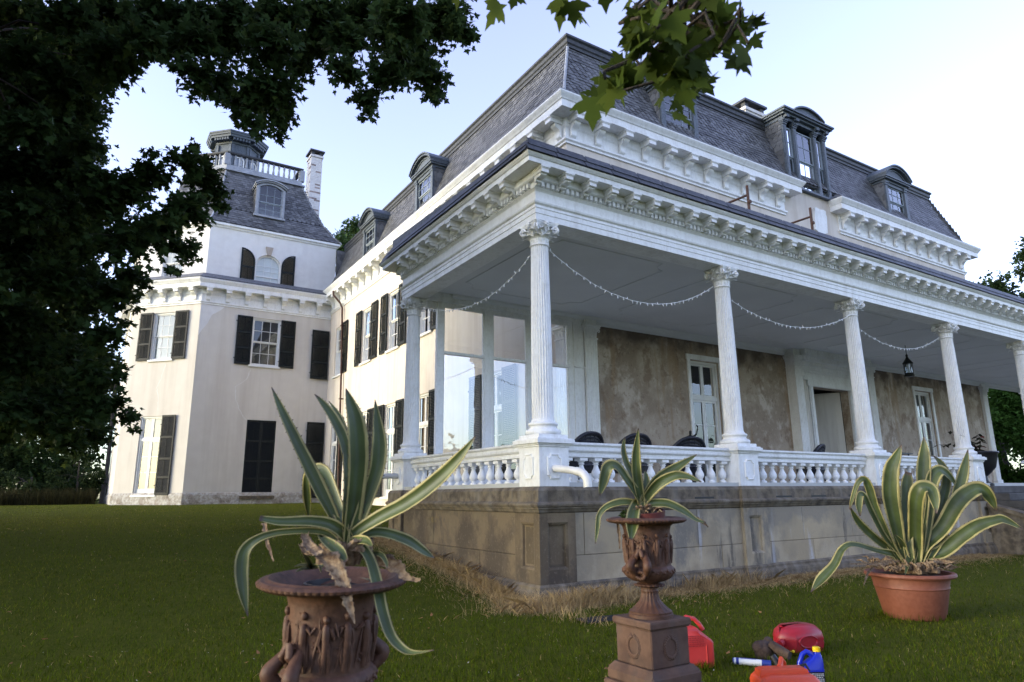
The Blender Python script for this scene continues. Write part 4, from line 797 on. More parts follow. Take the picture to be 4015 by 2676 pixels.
c = m45(2.20, 1.75); add_window(tuple(c), r45, 'french', 1.30, 3.87, 2, 4, True, (0, 1), .78, 'beige', fade=True)
st_ = MB(); st_.box(.45, 2.15, YT - .16, YT + .1, 1.50, 1.655); st_.build('door_step', darkstone, H)
crack([(.55, 8.2), (.35, 7.6), (-.15, 7.2), (-.1, 6.6), (.1, 6.1), (.35, 5.65), (.5, 5.5)], lambda u, v: (u, YT - .004, v)).build('crack_filling', crackm, H)
crack([(1.75, 8.3), (1.9, 7.6), (2.12, 7.1), (1.95, 6.5), (1.9, 5.9)], lambda u, v: tuple(m45(u, v, -.004))).build('crack_filling', crackm, H)
pt = MB(); pt.add([(TX0 + .003, YT - .005, 11.38), (TX0 + 1.15, YT - .005, 11.38), (TX0 + .95, YT - .005, 11.15), (TX0 + .55, YT - .005, 10.85), (TX0 + .4, YT - .005, 10.4), (TX0 + .15, YT - .005, 10.0), (TX0 + .003, YT - .005, 9.7)], [tuple(range(7))]); pt.build('plaster_patch', wstucco, H)
CT = -.30
corn_obj(tpath, CT, .92)
bt = bracket_mesh(.26, .42).mesh('bracket', white, 40)
for x in np.arange(-1.85, 4.1, .95): place('bracket', bt, H, (float(x), YT - .03, 12.53 + CT))
for u in np.arange(.35, L45, .92):
    c = m45(float(u), 12.53 + CT, -.03); place('bracket', bt, H, tuple(c), r45)
# upper stage
UY = YT + .3; UX0, UX1 = -2.03, 4.85
up_ = MB()
aw, azs, awd = 1.08, 14.05, 1.36                       # arched window centre, spring, width
az0 = 12.95
wall(up_, (0, UY, 0), (1, 0, 0), (0, 1, 0), UX0, UX1, 12.5, 16.05, [(aw - awd / 2, aw + awd / 2, az0, azs + awd / 2)], .22)
ar = arch_pts(awd, azs)
for k in range(12):
    (xa, za), (xb, zb_) = ar[k], ar[k + 1]; zt = azs + awd / 2
    up_.quad((aw + xa, UY, za), (aw + xb, UY, zb_), (aw + xb, UY, zt), (aw + xa, UY, zt)); up_.quad((aw + xa, UY, za), (aw + xb, UY, zb_), (aw + xb, UY + .22, zb_), (aw + xa, UY + .22, za))
ub = Vector((UX0, UY, 0))
def u45(u, v, d=0): return ub + e45 * u + Vector((0, 0, v)) + i45 * d
wall(up_, tuple(ub), e45, i45, 0, L45, 12.5, 16.05, [(1.45, 2.75, 12.95, 14.9)], .22)
up_.quad((UX1, UY, 12.5), (UX1, UY + 10, 12.5), (UX1, UY + 10, 16.05), (UX1, UY, 16.05))
e_ = u45(L45, 12.5); up_.quad(tuple(e_), (e_.x, e_.y + 8, 12.5), (e_.x, e_.y + 8, 16.05), (e_.x, e_.y, 16.05))
up_.build('upper_tower_wall', wstucco, H)
cap_ = MB().sweep(tpath, [(.56, 12.70), (.56, 12.73), (-.32, 13.02), (-.32, 12.6)]); cap_.build('cornice_slates', slate2, H)
# arched window with curtain
fm, pm_ = MB(), MB()
iw = awd / 2 - .08
oa, ia = arch_pts(awd, azs - az0, 14), arch_pts(2 * iw, azs - az0, 14)
op = [(-awd / 2, 0)] + oa + [(awd / 2, 0)]; ip_ = [(-iw, 0)] + ia + [(iw, 0)]
for k in range(len(op) - 1):
    A = [(op[k][0], .08, op[k][1]), (op[k + 1][0], .08, op[k + 1][1]), (ip_[k + 1][0], .08, ip_[k + 1][1]), (ip_[k][0], .08, ip_[k][1])]
    fm.prism(A, (0, .10, 0))
fm.box(-iw, iw, .10, .16, .5, .56); fm.box(-iw, iw, .10, .16, 0, .06)
for x in (-iw / 3, iw / 3): fm.box(x - .011, x + .011, .11, .14, .06, azs - az0 + iw * .93)
for z in (.28, .85, 1.12): fm.box(-iw, iw, .112, .138, z - .011, z + .011)
wn = fm.build('window', wtrim, H, loc=(aw, UY, az0))
pm_.add([(x, .13, z) for x, z in ip_], [tuple(range(len(ip_)))]); pm_.build('pane', glass, wn)
MB().add([(x, .2, z) for x, z in op], [tuple(range(len(op)))]).build('curtain', curtw, wn)
MB().bbox(-awd / 2 - .12, awd / 2 + .12, -.10, .12, -.10, -.002, .012).build('sill', wtrim, wn)
def arch_shutter(side):
    return shutter_mesh(.74, 2.0, arch=side).mesh('shutter', shut)
place('shutter', arch_shutter(1), wn, (-awd / 2 - .76, -.07, -.02)); place('shutter', arch_shutter(-1), wn, (awd / 2 + .02, -.07, -.02))
mo = MB()
for k in range(14):
    o1, o2 = [(x * 1.12, z * 1 + (.08 * math.sin(PI * k / 14))) for x, z in (oa[k], oa[k + 1])], None
ho = [(x * (1 + .10 / (awd / 2)), (azs - az0) + (z - (azs - az0)) * (1 + .10 / (awd / 2))) for x, z in oa]
mo.loft([[(oa[k][0], -.04, oa[k][1]), (ho[k][0], -.04, ho[k][1]), (ho[k][0], .0, ho[k][1]), (oa[k][0], .0, oa[k][1])] for k in range(15)], cap=True)
mo.build('arch_moulding', wstucco, wn)
kz = azs - az0 + awd / 2
MB().prism([(-.10, -.10, kz - .02), (.10, -.10, kz - .02), (.20, -.10, kz + .46), (-.20, -.10, kz + .46)], (0, .099, 0)).build('keystone', keym, wn)
c = u45(2.1, 12.95); add_window(tuple(c), r45, 'sash', 1.3, 1.95, 3, 4, True, (0, 0), .7, 'white')
# eave and tower roof
UXR = UX1 + 0.0
ue = u45(L45, 0)
upath = [(ue.x, ue.y + 8), (ue.x, ue.y), (UX0, UY), (UX1, UY), (UX1, UY + 9)]
MB().sweep(upath, [(0, 15.86), (.05, 15.86), (.09, 15.95), (.18, 15.98), (.18, 16.10), (0, 16.12)]).build('eave_moulding', white, H)
TZ, dI = 20.15, 2.2
def ring(o, z):
    """plan offset inward by o"""
    t = math.tan(R(22.5))
    return [Vector((ue.x + o, ue.y + 8, z)), Vector((ue.x + o, ue.y + o * t, z)), Vector((UX0 + o * t, UY + o, z)), Vector((UX1 - o, UY + o, z)), Vector((UX1 - o, UY + 9, z))]
TR = MB(); offs = [(-.22, 16.10), (.15, 16.55), (.62, 17.3), (1.25, 18.6), (1.80, TZ)]
for i in range(len(offs) - 1):
    A, B = ring(*offs[i]), ring(*offs[i + 1])
    nr = max(1, round((A[2] - B[2]).length / .165))
    for j, nn in ((0, (-1, 0, .3)), (1, (-1, -1, .3)), (2, (0, -1, .3)), (3, (1, 0, .3))):
        slate_face(TR, A[j], A[j + 1], B[j], B[j + 1], nr, .26, seed=30 + i * 4 + j, hexrows=(4, (0, 1)) if i % 2 == 0 else (4, ()), nrm=nn)
tro = TR.build('tower_roof', slate, H)
td = MB(); td.loft([[tuple(p + Vector((0.04, .04, -.03))) for p in ring(o + .03, z)] for o, z in offs], cap=True, closed=True); td.build('roof_deck', lead, tro)
h1 = MB(); h1.tube([tuple(ring(o, z)[2]) for o, z in offs], .05, 8); h1.build('hip_flashing', hipm, tro)
h1 = MB(); h1.tube([tuple(ring(o, z)[3]) for o, z in offs], .045, 8); h1.build('hip_flashing', hipm, tro)
# tower dormer
def tdormer(loc):
    f = MB(); w, h, rise, depth = 1.62, 1.72, .30, 1.5; hw = w / 2; pw = .17
    a0 = seg_arch(w, rise); n = len(a0); a1 = seg_arch(w - 2 * pw, .22)
    for s in (-1, 1):
        x0, x1 = sorted((s * hw, s * (hw - pw))); f.box(x0, x1, 0, .14, 0, h); f.box(x0 + .03, x1 - .05 if s > 0 else x1 - .03, -.02, 0, .05, h)
    f.loft([[(x, 0, h + z) for x, z in a0] + [(x, 0, h - .02 + z) for x, z in reversed(a1)], [(x, .14, h + z) for x, z in a0] + [(x, .14, h - .02 + z) for x, z in reversed(a1)]], cap=False)
    k = len(a0)
    for j in range(k - 1):
        f.quad((a0[j][0], 0, h + a0[j][1]), (a0[j + 1][0], 0, h + a0[j + 1][1]), (a1[j + 1][0], 0, h - .02 + a1[j + 1][1]), (a1[j][0], 0, h - .02 + a1[j][1]))
    for kk, y0, z0, z1 in ((1.06, -.10, .02, .09), (1.12, -.18, .091, .16)):
        f.loft([[(x * kk, y0, h + z + z0), (x * kk, y0, h + z + z1), (x * kk, depth, h + z + z1), (x * kk, depth, h + z + z0)] for x, z in a0], cap=True)
    f.box(-hw - .06, hw + .06, -.08, .14, -.12, -.001)
    d = f.build('dormer', hipm, H, loc=loc)
    m, p = MB(), MB(); iw = hw - pw
    for (z0, z1, ya) in ((.0, .80, .10), (.80, h - .02, .06)):
        m.box(-iw, -iw + .05, ya, ya + .04, z0, z1 + (.1 if z0 else 0)); m.box(iw - .05, iw, ya, ya + .04, z0, z1 + (.1 if z0 else 0)); m.box(-iw + .05, iw - .05, ya, ya + .04, z0, z0 + .05)
        for c_ in (1, 2): m.box(-iw + 2 * iw * c_ / 3 - .011, -iw + 2 * iw * c_ / 3 + .011, ya + .006, ya + .034, z0 + .05, z1 + (.17 if z0 else 0))
        m.box(-iw + .05, iw - .05, ya + .005, ya + .035, (z0 + z1) / 2 - .011, (z0 + z1) / 2 + .011)
        if z0 == 0: m.box(-iw + .05, iw - .05, ya, ya + .04, z1 - .04, z1)
    p.quad((-iw, .12, 0), (iw, .12, 0), (iw, .12, .8), (-iw, .12, .8)); p.add([(-iw, .08, .8), (iw, .08, .8)] + [(x, .08, h - .02 + z) for x, z in reversed(a1)], [tuple(range(2 + k))])
    m.build('sash', dormw, d); p.build('pane', glass, d); MB().box(-iw, iw, .5, .52, 0, h + .2).build('dark_room_panel', room, d)
    for s in (-1, 1):
        ck = MB()
        a, b = Vector((s * (hw - .01), .05, 0)), Vector((s * (hw - .01), depth, 0)); slate_face(ck, a, b, a + Vector((0, 0, h)), b + Vector((0, 0, h)), 8, .25, seed=54 + s, hexrows=(4, ()), nrm=(s, 0, 0)); ck.box(min(s * (hw - .06), s * (hw - .02)), max(s * (hw - .06), s * (hw - .02)), .05, depth, 0, h)
        ck.build('slate_cheek', slate, d)
tdormer((1.02, UY + .42, 17.22))
# balustrade on the roof and octagonal cupola
tb = MB(); rA = ring(1.80, 0)
tb.sweep([(p.x, p.y) for p in rA], [(-.4, TZ - .05), (.16, TZ - .05), (.16, TZ + .04), (.06, TZ + .10), (.0, TZ + .14), (.0, TZ + .34), (-.4, TZ + .34)]); tb.build('balustrade_base', hipm, H)
rb = MB(); rb.sweep([(p.x, p.y) for p in rA], [(-.22, TZ + 1.05), (.02, TZ + 1.05), (.05, TZ + 1.10), (.05, TZ + 1.17), (-.22, TZ + 1.17)]); rb.build('rail', slate2, H)
tbm = MB(); tbm.lathe([(.045, 0), (.07, .05), (.075, .16), (.05, .30), (.05, .44), (.075, .58), (.06, .66), (.05, .715)], 8); tbal = tbm.mesh('baluster', hipm, 50)
for a, b in ((1, 2), (2, 3)):
    p, q = rA[a], rA[b]; L = (q - p).length; n = int(L / .30)
    for k in range(n): 
        c = p + (q - p) * ((k + .5) / n) + Vector((0, .1, TZ + .34)); place('baluster', tbal, H, tuple(c))
po = MB()
for p in rA[1:4]: po.box(p.x - .13, p.x + .13, p.y - .03, p.y + .23, TZ + .341, TZ + 1.049)
po.build('balustrade_post', hipm, H)
cu = MB(); cc = (-.10, 34.6); KC = .78
def oct_(r_, z): return [(cc[0] + r_ * KC * math.cos(R(22.5 + 45 * k)), cc[1] + r_ * KC * math.sin(R(22.5 + 45 * k)), z) for k in range(8)]
cu.loft([oct_(1.75, 20.2), oct_(1.75, 23.75)], cap=True)
for z0, z1, r_ in ((23.0, 23.1, 1.82), (23.75, 23.9, 1.85), (24.05, 24.2, 2.35), (24.2, 24.32, 2.45), (24.32, 24.42, 2.52)): cu.loft([oct_(r_, z0), oct_(r_ + .03, z1 - .002)], cap=True)
cu.loft([oct_(1.82, 23.9), oct_(1.9, 24.05)], cap=True)
for k in range(8):
    a, b = Vector(oct_(1.8, 0)[k]), Vector(oct_(1.8, 0)[(k + 1) % 8]); nrm_ = ((a + b) / 2 - Vector((cc[0], cc[1], 0))).normalized(); e_ = (b - a).normalized()
    for t in np.linspace(.08, .92, 6):
        c = a + (b - a) * float(t); cu.prism([tuple(c + e_ * -.06 + Vector((0, 0, 23.88))), tuple(c + e_ * .06 + Vector((0, 0, 23.88))), tuple(c + e_ * .06 + Vector((0, 0, 24.05))), tuple(c + e_ * -.06 + Vector((0, 0, 24.05)))], tuple(nrm_ * .35))
    cu.prism([tuple(a * .99 + Vector(cc + (0,)) * .01 + Vector((0, 0, 20.3)) - e_ * 0), tuple(a + e_ * .15 + Vector((0, 0, 20.3))), tuple(a + e_ * .15 + Vector((0, 0, 23.7))), tuple(a + Vector((0, 0, 23.7)))], tuple(nrm_ * .06))
    cu.prism([tuple(b - e_ * .15 + Vector((0, 0, 20.3))), tuple(b + Vector((0, 0, 20.3))), tuple(b + Vector((0, 0, 23.7))), tuple(b - e_ * .15 + Vector((0, 0, 23.7)))], tuple(nrm_ * .06))
cup = cu.build('cupola', dorm, H)
cr_ = MB(); cr_.loft([oct_(2.5, 24.425), oct_(.5, 25.0)], cap=True); cr_.build('cupola_roof', slate2, cup)
wf, wp = MB(), MB()
for k in range(8):
    a, b = Vector(oct_(1.75, 0)[k]), Vector(oct_(1.75, 0)[(k + 1) % 8]); mid = (a + b) / 2; nrm_ = (mid - Vector((cc[0], cc[1], 0))).normalized(); e_ = (b - a).normalized()
    o = arch_pts(.60, 22.62, 10); i_ = arch_pts(.46, 22.62, 10); o = [(-.30, 20.6)] + o + [(.30, 20.6)]; i_ = [(-.23, 20.6)] + i_ + [(.23, 20.6)]
    P = lambda q, d: tuple(mid + e_ * q[0] + Vector((0, 0, q[1])) + nrm_ * d)
    for j in range(len(o) - 1): wf.prism([P(o[j], .005), P(o[j + 1], .005), P(i_[j + 1], .005), P(i_[j], .005)], tuple(nrm_ * .06))
    wf.prism([P((-.02, 20.6), .005), P((.02, 20.6), .005), P((.02, 22.85), .005), P((-.02, 22.85), .005)], tuple(nrm_ * .03))
    wp.add([P(q, .008) for q in i_], [tuple(range(len(i_)))])
wf.build('arched_window', wtrim, cup); wp.build('pane', mat('cupola_glass', (.16, .18, .21), .05, spec=.8), cup)
# slate end piece between tower and wing roof
ep = MB(); slate_face(ep, (4.86, UY - .25, 13.2), (7.2, UY - .25, 13.2), (4.86, UY - .15, 15.7), (7.2, UY - .15, 15.7), 12, .27, seed=77, hexrows=(2, (0, 1)), nrm=(0, -1, 0)); ep.box(4.86, 7.2, UY - .14, UY - .05, 12.9, 15.74)
ep.build('slate_panel', slate, H)

# ================================================================ PORCH (part of the mansion)
NX = 7
XE = NX * S                                     # last column axis
ZF = 1.78                                       # floor
# ---- stone base
def ashlar(mb, p0, ud, out, L, z0, z1, rows, seed, lens=(1.1, 2.3)):
    rr = random.Random(seed); p0, ud, out = Vector(p0), Vector(ud), Vector(out); h = (z1 - z0) / rows
    for r in range(rows):
        u = -rr.uniform(0, .8)
        while u < L:
            w = rr.uniform(*lens); a, b = max(u, 0) + .003, min(u + w, L) - .003; u += w
            if b - a < .05: continue
            za, zb_ = z0 + r * h + .003, z0 + (r + 1) * h - .003; d = rr.uniform(0, .006); c = .006
            P = lambda uu, z, o: tuple(p0 + ud * uu + out * o + Vector((0, 0, z)))
            mb.loft([[P(a, za, -.05), P(b, za, -.05), P(b, zb_, -.05), P(a, zb_, -.05)], [P(a, za, d), P(b, za, d), P(b, zb_, d), P(a, zb_, d)], [P(a + c, za + c, d + c), P(b - c, za + c, d + c), P(b - c, zb_ - c, d + c), P(a + c, zb_ - c, d + c)]], cap=True)
    return mb
def pier(mb, cx, cy, hw, out_faces, z0, z1, pz=(.47, 1.17)):
    """stone pier with a sunk panel in each outward face"""
    for (dx, dy) in out_faces:
        o, u = Vector((dx, dy, 0)), Vector((-dy, dx, 0)); c = Vector((cx, cy, 0)) + o * hw
        P = lambda a, z, d=0: tuple(c + u * a + o * d + Vector((0, 0, z)))
        pw = hw * .56; za, zb_ = pz
        for a, b, lo, hi in ((-hw, -pw, z0, z1), (pw, hw, z0, z1), (-pw, pw, z0, za), (-pw, pw, zb_, z1)): mb.quad(P(a, lo), P(b, lo), P(b, hi), P(a, hi))
        steps = [(0, 0), (.035, -.02), (.045, -.055), (.075, -.06)]
        rings = [[P(-pw + s, za + s, d), P(pw - s, za + s, d), P(pw - s, zb_ - s, d), P(-pw + s, zb_ - s, d)] for s, d in steps]
        mb.loft(rings); mb.quad(*rings[-1])
b1 = MB()
xs_st = 14.04 + .30                             # stairs between the 4th and 5th columns
ashlar(b1, (-.27, D, 0), (0, -1, 0), (-1, 0, 0), D + .27, .0, 1.31, 2, 5)
b1.build('stone_base', stone, H)
b2 = MB(); ashlar(b2, (-.27, -.27, 0), (1, 0, 0), (0, -1, 0), xs_st + .27, .0, 1.31, 2, 8); b2.build('stone_base', stone2, H)
b3 = MB(); ashlar(b3, (18.5, -.27, 0), (1, 0, 0), (0, -1, 0), XE - 18.5, .0, 1.31, 2, 9); b3.build('stone_base', stone2, H)
core = MB(); core.box(-.25, xs_st, -.25, D + .2, -.2, 1.70); core.box(xs_st + .001, 18.5, 1.6, D + .2, -.2, 1.70); core.box(18.501, XE + .25, -.25, D + .2, -.2, 1.70); core.build('porch_core', darkstone, H)
def pier_obj(cx, cy, faces, z0, mt, name, pz=(.47, 1.17)):
    m = MB(); q = .345; pier(m, cx, cy, q, faces, z0, 1.31, pz)
    for dx, dy in ((-1, 0), (1, 0), (0, 1), (0, -1)):
        if (dx, dy) in faces: continue
        o, u = Vector((dx, dy, 0)), Vector((-dy, dx, 0)); c = Vector((cx, cy, 0)) + o * (q - .0006)
        m.quad(*[tuple(c + u * a_ + Vector((0, 0, z))) for a_, z in ((-q, z0), (q, z0), (q, 1.31), (-q, 1.31))])
    m.build(name, mt, H)
pier_obj(0, 0, [(-1, 0), (0, -1)], 0, stone, 'corner_pier')
pier_obj(0, D, [(-1, 0)], .3, stone, 'pier', (.75, 1.17))
for k in range(1, 8): pier_obj(k * S, 0, [(0, -1)], 0, stone2, 'pier')
def jog(path0, piers):                          # plan line that steps out round the piers along the front
    out = []
    for px in piers: out += [(px - .345, -.27), (px - .345, -.345), (px + .345, -.345), (px + .345, -.27)]
    return out
left_part = [(-.345, D + .345), (-.345, D - .345), (-.27, D - .345), (-.27, .345), (-.345, .345), (-.345, -.345), (.345, -.345), (.345, -.27)]
pathA = left_part + jog(None, [S, 2 * S])[0:] + [(3 * S - .345, -.27), (3 * S - .345, -.345), (3 * S + .30, -.345)]
pathB = [(4 * S - .22, -.345), (4 * S + .345, -.345), (4 * S + .345, -.27)] + jog(None, [5 * S, 6 * S]) + [(7 * S - .345, -.27), (7 * S - .345, -.345), (7 * S + .345, -.345), (7 * S + .345, 3)]
for pth in (pathA, pathB):
    MB().sweep(pth, [(-.1, 1.30), (.0, 1.312), (.02, 1.33), (.03, 1.37), (.06, 1.375), (.06, 1.40), (.085, 1.41), (.095, 1.44), (.085, 1.465), (.05, 1.475), (.035, 1.485), (.035, 1.655), (.015, 1.68), (-.02, 1.712), (-.1, 1.714)]).build('string_course', darkstone, H)
    MB().sweep(pth, [(-.1, -.3), (.09, -.3), (.09, .07), (.085, .075), (.085, .12), (.075, .16), (.05, .19), (.045, .20), (.045, .235), (.015, .265), (-.1, .27)]).build('base_moulding', darkstone, H)
for x in (5.4, 6.55, 7.9, 10.4, 11.6, 3.1, 1.9): MB().box(x, x + .5, -.3085, -.25, 1.49, 1.525).build('drain_slot', blackp, H)
fl = MB(); fl.box(-.25, XE, -.25, YF + .1, 1.70, ZF); fl.build('porch_floor', floorm, H)
# ---- steps and cheek walls
stp = MB()
for k in range(9):
    z = 1.70 - k * .19; y = -.05 - k * .34
    stp.bbox(xs_st + .05, 18.35, y - .34 - .03, y + 1.2, z - .19, z, .015)
stp.build('steps', stepm, H)
for x0, x1 in ((3 * S - .02, 3 * S + .32), (18.36, 18.70)):
    chk = MB(); chk.prism([(x0, -.36, -.2), (x0, -.36, 1.15), (x0, -1.0, .95), (x0, -3.3, .05), (x0, -3.3, -.2)], (x1 - x0, 0, 0))
    chk.prism([(x0 - .05, -.36, 1.152), (x0 - .05, -.36, 1.26), (x0 - .05, -1.02, 1.06), (x0 - .05, -3.4, .13), (x0 - .05, -3.4, .02), (x0 - .05, -1.0, .952)], (x1 - x0 + .10, 0, 0))
    chk.build('cheek_wall', darkstone, H)

# ---- pedestals
def ped_meshes():
    a = .293
    m = MB(); m.bbox(-a, a, -a, a, 1.714, 2.335, .008)
    for z0, z1, o in ((2.335, 2.36, .02), (2.361, 2.385, .04), (2.386, 2.455, .075), (2.456, 2.475, .05)): m.bbox(-a - o, a + o, -a - o, a + o, z0, z1, .006)
    m.bbox(-a + .005, a - .005, -a + .005, a - .005, 2.476, 2.535, .006)
    p = MB(); w, h = .145, .20; cz = 2.03; r = .055
    def outline(w, h, r, y):
        pts = []
        for sx, sz in ((1, 1), (-1, 1), (-1, -1), (1, -1)):
            arc = [(sx * (w - r * math.cos(PI / 2 * k / 4)), cz + sz * (h - r * math.sin(PI / 2 * k / 4))) for k in range(5)]
            arc = [(sx * w - sx * r * math.cos(PI / 2 * k / 4), cz + sz * h - sz * r * math.sin(PI / 2 * k / 4)) for k in range(5)]
            if sx * sz > 0: arc = arc[::-1] if False else arc
            pts.append(arc if (sx, sz) in ((1, 1), (-1, -1)) else arc[::-1])
        # order the corners counter-clockwise starting top right: concave (scooped) corners
        tr = [(w, cz + h - r)] + [(w - r * math.sin(PI / 2 * k / 4), cz + h - r * math.cos(PI / 2 * k / 4)) for k in range(1, 4)] + [(w - r, cz + h)]
        q = tr + [(-x, z) for x, z in reversed(tr)]
        q = q + [(x, 2 * cz - z) for x, z in reversed(q)]
        return [(x, y, z) for x, z in q]
    y0 = -a
    rings = [outline(w, h, r, y0 - .001), outline(w - .006, h - .006, r, y0 - .022), outline(w - .022, h - .022, r + .004, y0 - .026), outline(w - .032, h - .032, r + .004, y0 - .012), outline(w - .034, h - .034, r + .004, y0 - .011)]
    p.loft(rings); p.add(rings[-1], [tuple(range(len(rings[-1])))])
    return m.mesh('pedestal', white), p.mesh('sunk_panel', white, 30)
pedm, panm = ped_meshes()
def pedestal(x, y, rots):
    o = place('pedestal', pedm, H, (x, y, 0))
    for r_ in rots: place('sunk_panel', panm, o, (0, 0, 0), r_)
pedestal(0, 0, (0, RL)); pedestal(0, D, (RL,))
for k in range(1, 8): pedestal(k * S, 0, (0,))
# ---- columns
def shaft():
    n = 24; rings = []
    prof = []
    for k in range(9):
        t = k / 8; prof.append((.182 - .030 * t ** 1.6, 2.80 + t * 2.98))
    prof = [(.196, 2.765), (.188, 2.785)] + prof + [(.150, 5.795), (.166, 5.80), (.172, 5.815), (.166, 5.83), (.15, 5.835)]
    N = n * 5
    for i, (r, z) in enumerate(prof):
        fl_ = 2 < i < len(prof) - 5
        ring = []
        for k in range(N):
            a = 2 * PI * k / N; ph = (k % 5)
            d = [0, 0, .62, 1., .62][ph] * .020 if fl_ else 0
            ring.append(((r - d) * math.cos(a), (r - d) * math.sin(a), z))
        rings.append(ring)
    return MB().loft(rings, cap=True).mesh('column', white, 35)
def colbase():
    p = [(.255, 2.535)]
    for k in range(9): a = -PI / 2 + PI * k / 8; p.append((.255 + .042 * math.cos(a) - .002, 2.580 + .044 * math.sin(a)))
    p += [(.245, 2.63), (.228, 2.645), (.222, 2.665), (.232, 2.682)]
    for k in range(7): a = -PI / 2 + PI * k / 6; p.append((.222 + .026 * math.cos(a), 2.712 + .028 * math.sin(a)))
    p += [(.205, 2.745), (.200, 2.766)]
    return MB().lathe(p, 40).mesh('column_base', white, 50)
def acanthus(m, ang, r0, z0, h, w, curl, n=7):
    """one leaf lying on the bell and curling out at the top"""
    ca, sa = math.cos(ang), math.sin(ang); L, Rr, mid = [], [], []
    for k in range(n + 1):
        t = k / n
        rr = r0 + .012 + .03 * t * t + curl * max(0, t - .6) ** 1.5 * 4
        zz = z0 + h * (t if t < .85 else .85 + (t - .85) * .2 - (t - .85) * .9)
        ww = w * (.75 + .35 * math.sin(t * PI * .9)) * (1 if t < .8 else (1.05 - t) / .25) * (1 + (.16 if k % 2 else -.06))
        mid.append((rr * ca, rr * sa, zz)); 
        for s, arr in ((-1, L), (1, Rr)):
            arr.append(((rr - .022) * ca - s * ww / 2 * sa, (rr - .022) * sa + s * ww / 2 * ca, zz - .008))
    for k in range(n):
        m.quad(L[k], mid[k], mid[k + 1], L[k + 1]); m.quad(mid[k], Rr[k], Rr[k + 1], mid[k + 1])
def capital_mesh(full=True):
    m = MB(); z0, z1 = 5.835, 6.215
    m.lathe([(.150, z0), (.150, z0 + .1), (.160, z0 + .22), (.20, z0 + .31), (.215, z0 + .325)], 24)
    for k in range(8): acanthus(m, 2 * PI * k / 8, .150, z0, .17, .12, .13)
    for k in range(8): acanthus(m, 2 * PI * (k + .5) / 8, .155, z0 + .03, .25, .115, .17)
    for k in range(4):                                        # corner volutes and stems
        a = PI / 4 + k * PI / 2; ca, sa = math.cos(a), math.sin(a)
        for s in (-1, 1):
            P = []
            for j in range(22):
                t = j / 21; th = PI * .5 - t * 2.6 * PI * 1.2; rad = .062 * (1 - .75 * t)
                rr = .285 - .005 + rad * math.cos(th); zz = z0 + .245 + rad * math.sin(th)
                P.append((rr * ca - s * .022 * sa, rr * sa + s * .022 * ca, zz))
            st = [((.165 + .12 * t) * ca - s * (.07 * (1 - t) + .02) * sa, (.165 + .12 * t) * sa + s * (.07 * (1 - t) + .02) * ca, z0 + .14 + .165 * math.sin(t * PI / 2)) for t in (0, .2, .4, .6, .8, .95)]
            m.tube(st + P, [.016] * len(st) + [.019 - .008 * j / 21 for j in range(22)], 6)
        for s in (-1, 1):                                     # small inner volutes
            P = [((.20) * math.cos(a + s * (.32 + .25 * t)) , (.20) * math.sin(a + s * (.32 + .25 * t)), z0 + .17 + .12 * math.sin(t * PI * .6)) for t in (0, .25, .5, .75, 1)]
            m.tube(P, .012, 5)
    # abacus with concave sides
    def ab(k, z, o=0):
        pts = []
        for c in range(4):
            a = PI / 4 + c * PI / 2; A = Vector((math.cos(a), math.sin(a))) * (.375 * k); B = Vector((math.cos(a + PI / 2), math.sin(a + PI / 2))) * (.375 * k)
            nn = (A + B).normalized(); t_ = (B - A).normalized()
            pts.append(A + t_ * .028 - nn * 0)
            for j in range(1, 8):
                t = j / 8; q = A + (B - A) * t - nn * (.062 * 4 * t * (1 - t)); pts.append(q)
            pts.append(B - t_ * .028)
        return [(p.x, p.y, z) for p in pts]
    m.loft([ab(.90, z1 - .062), ab(.93, z1 - .04), ab(.99, z1 - .026), ab(1.0, z1 - .003)], cap=True)
    for k in range(4):
        a = k * PI / 2; m.sphere((.225 * math.cos(a), .225 * math.sin(a), z1 - .035), .04, 8, 5, (1, 1, 1))
        for j in range(5): b = 2 * PI * j / 5; m.sphere((.235 * math.cos(a) - .032 * math.cos(b) * math.sin(a), .235 * math.sin(a) + .032 * math.cos(b) * math.cos(a), z1 - .035 + .032 * math.sin(b)), .02, 6, 4)
    return m.mesh('capital', white, 40)
shm, cbm, cpm = shaft(), colbase(), capital_mesh()
def column(x, y):
    o = place('column', shm, H, (x, y, 0)); place('column_base', cbm, o, (0, 0, 0)); place('capital', cpm, o, (0, 0, 0))
for k in range(8): column(k * S, 0)
column(0, D)
# ---- balustrade
def bal_mesh():
    m = MB(); m.bbox(-.085, .085, -.085, .085, 1.716, 1.785, .005)
    prof = [(.066, 1.785), (.072, 1.80), (.068, 1.822), (.040, 1.835), (.034, 1.85), (.040, 1.868), (.058, 1.878), (.075, 1.91), (.082, 1.945), (.080, 1.98), (.066, 2.02), (.046, 2.065), (.037, 2.11), (.037, 2.13), (.052, 2.137), (.055, 2.148), (.040, 2.158), (.044, 2.175), (.062, 2.185), (.066, 2.20)]
    prof = [(r, 1.785 + (z - 1.785) * (2.135 - 1.785) / (2.20 - 1.785)) for r, z in prof]
    m.lathe(prof, 20); m.bbox(-.083, .083, -.083, .083, 2.135, 2.188, .005)
    return m.mesh('baluster', white, 40)
balm = bal_mesh()
RAIL = [(-.12, 2.19), (.07, 2.19), (.10, 2.20), (.10, 2.235), (.075, 2.245), (.075, 2.27), (.115, 2.285), (.13, 2.305), (.13, 2.345), (.11, 2.36), (.11, 2.375), (.14, 2.385), (.155, 2.40), (.155, 2.43), (.12, 2.438), (-.12, 2.438), (-.155, 2.43), (-.155, 2.385), (-.11, 2.36), (-.12, 2.30)]
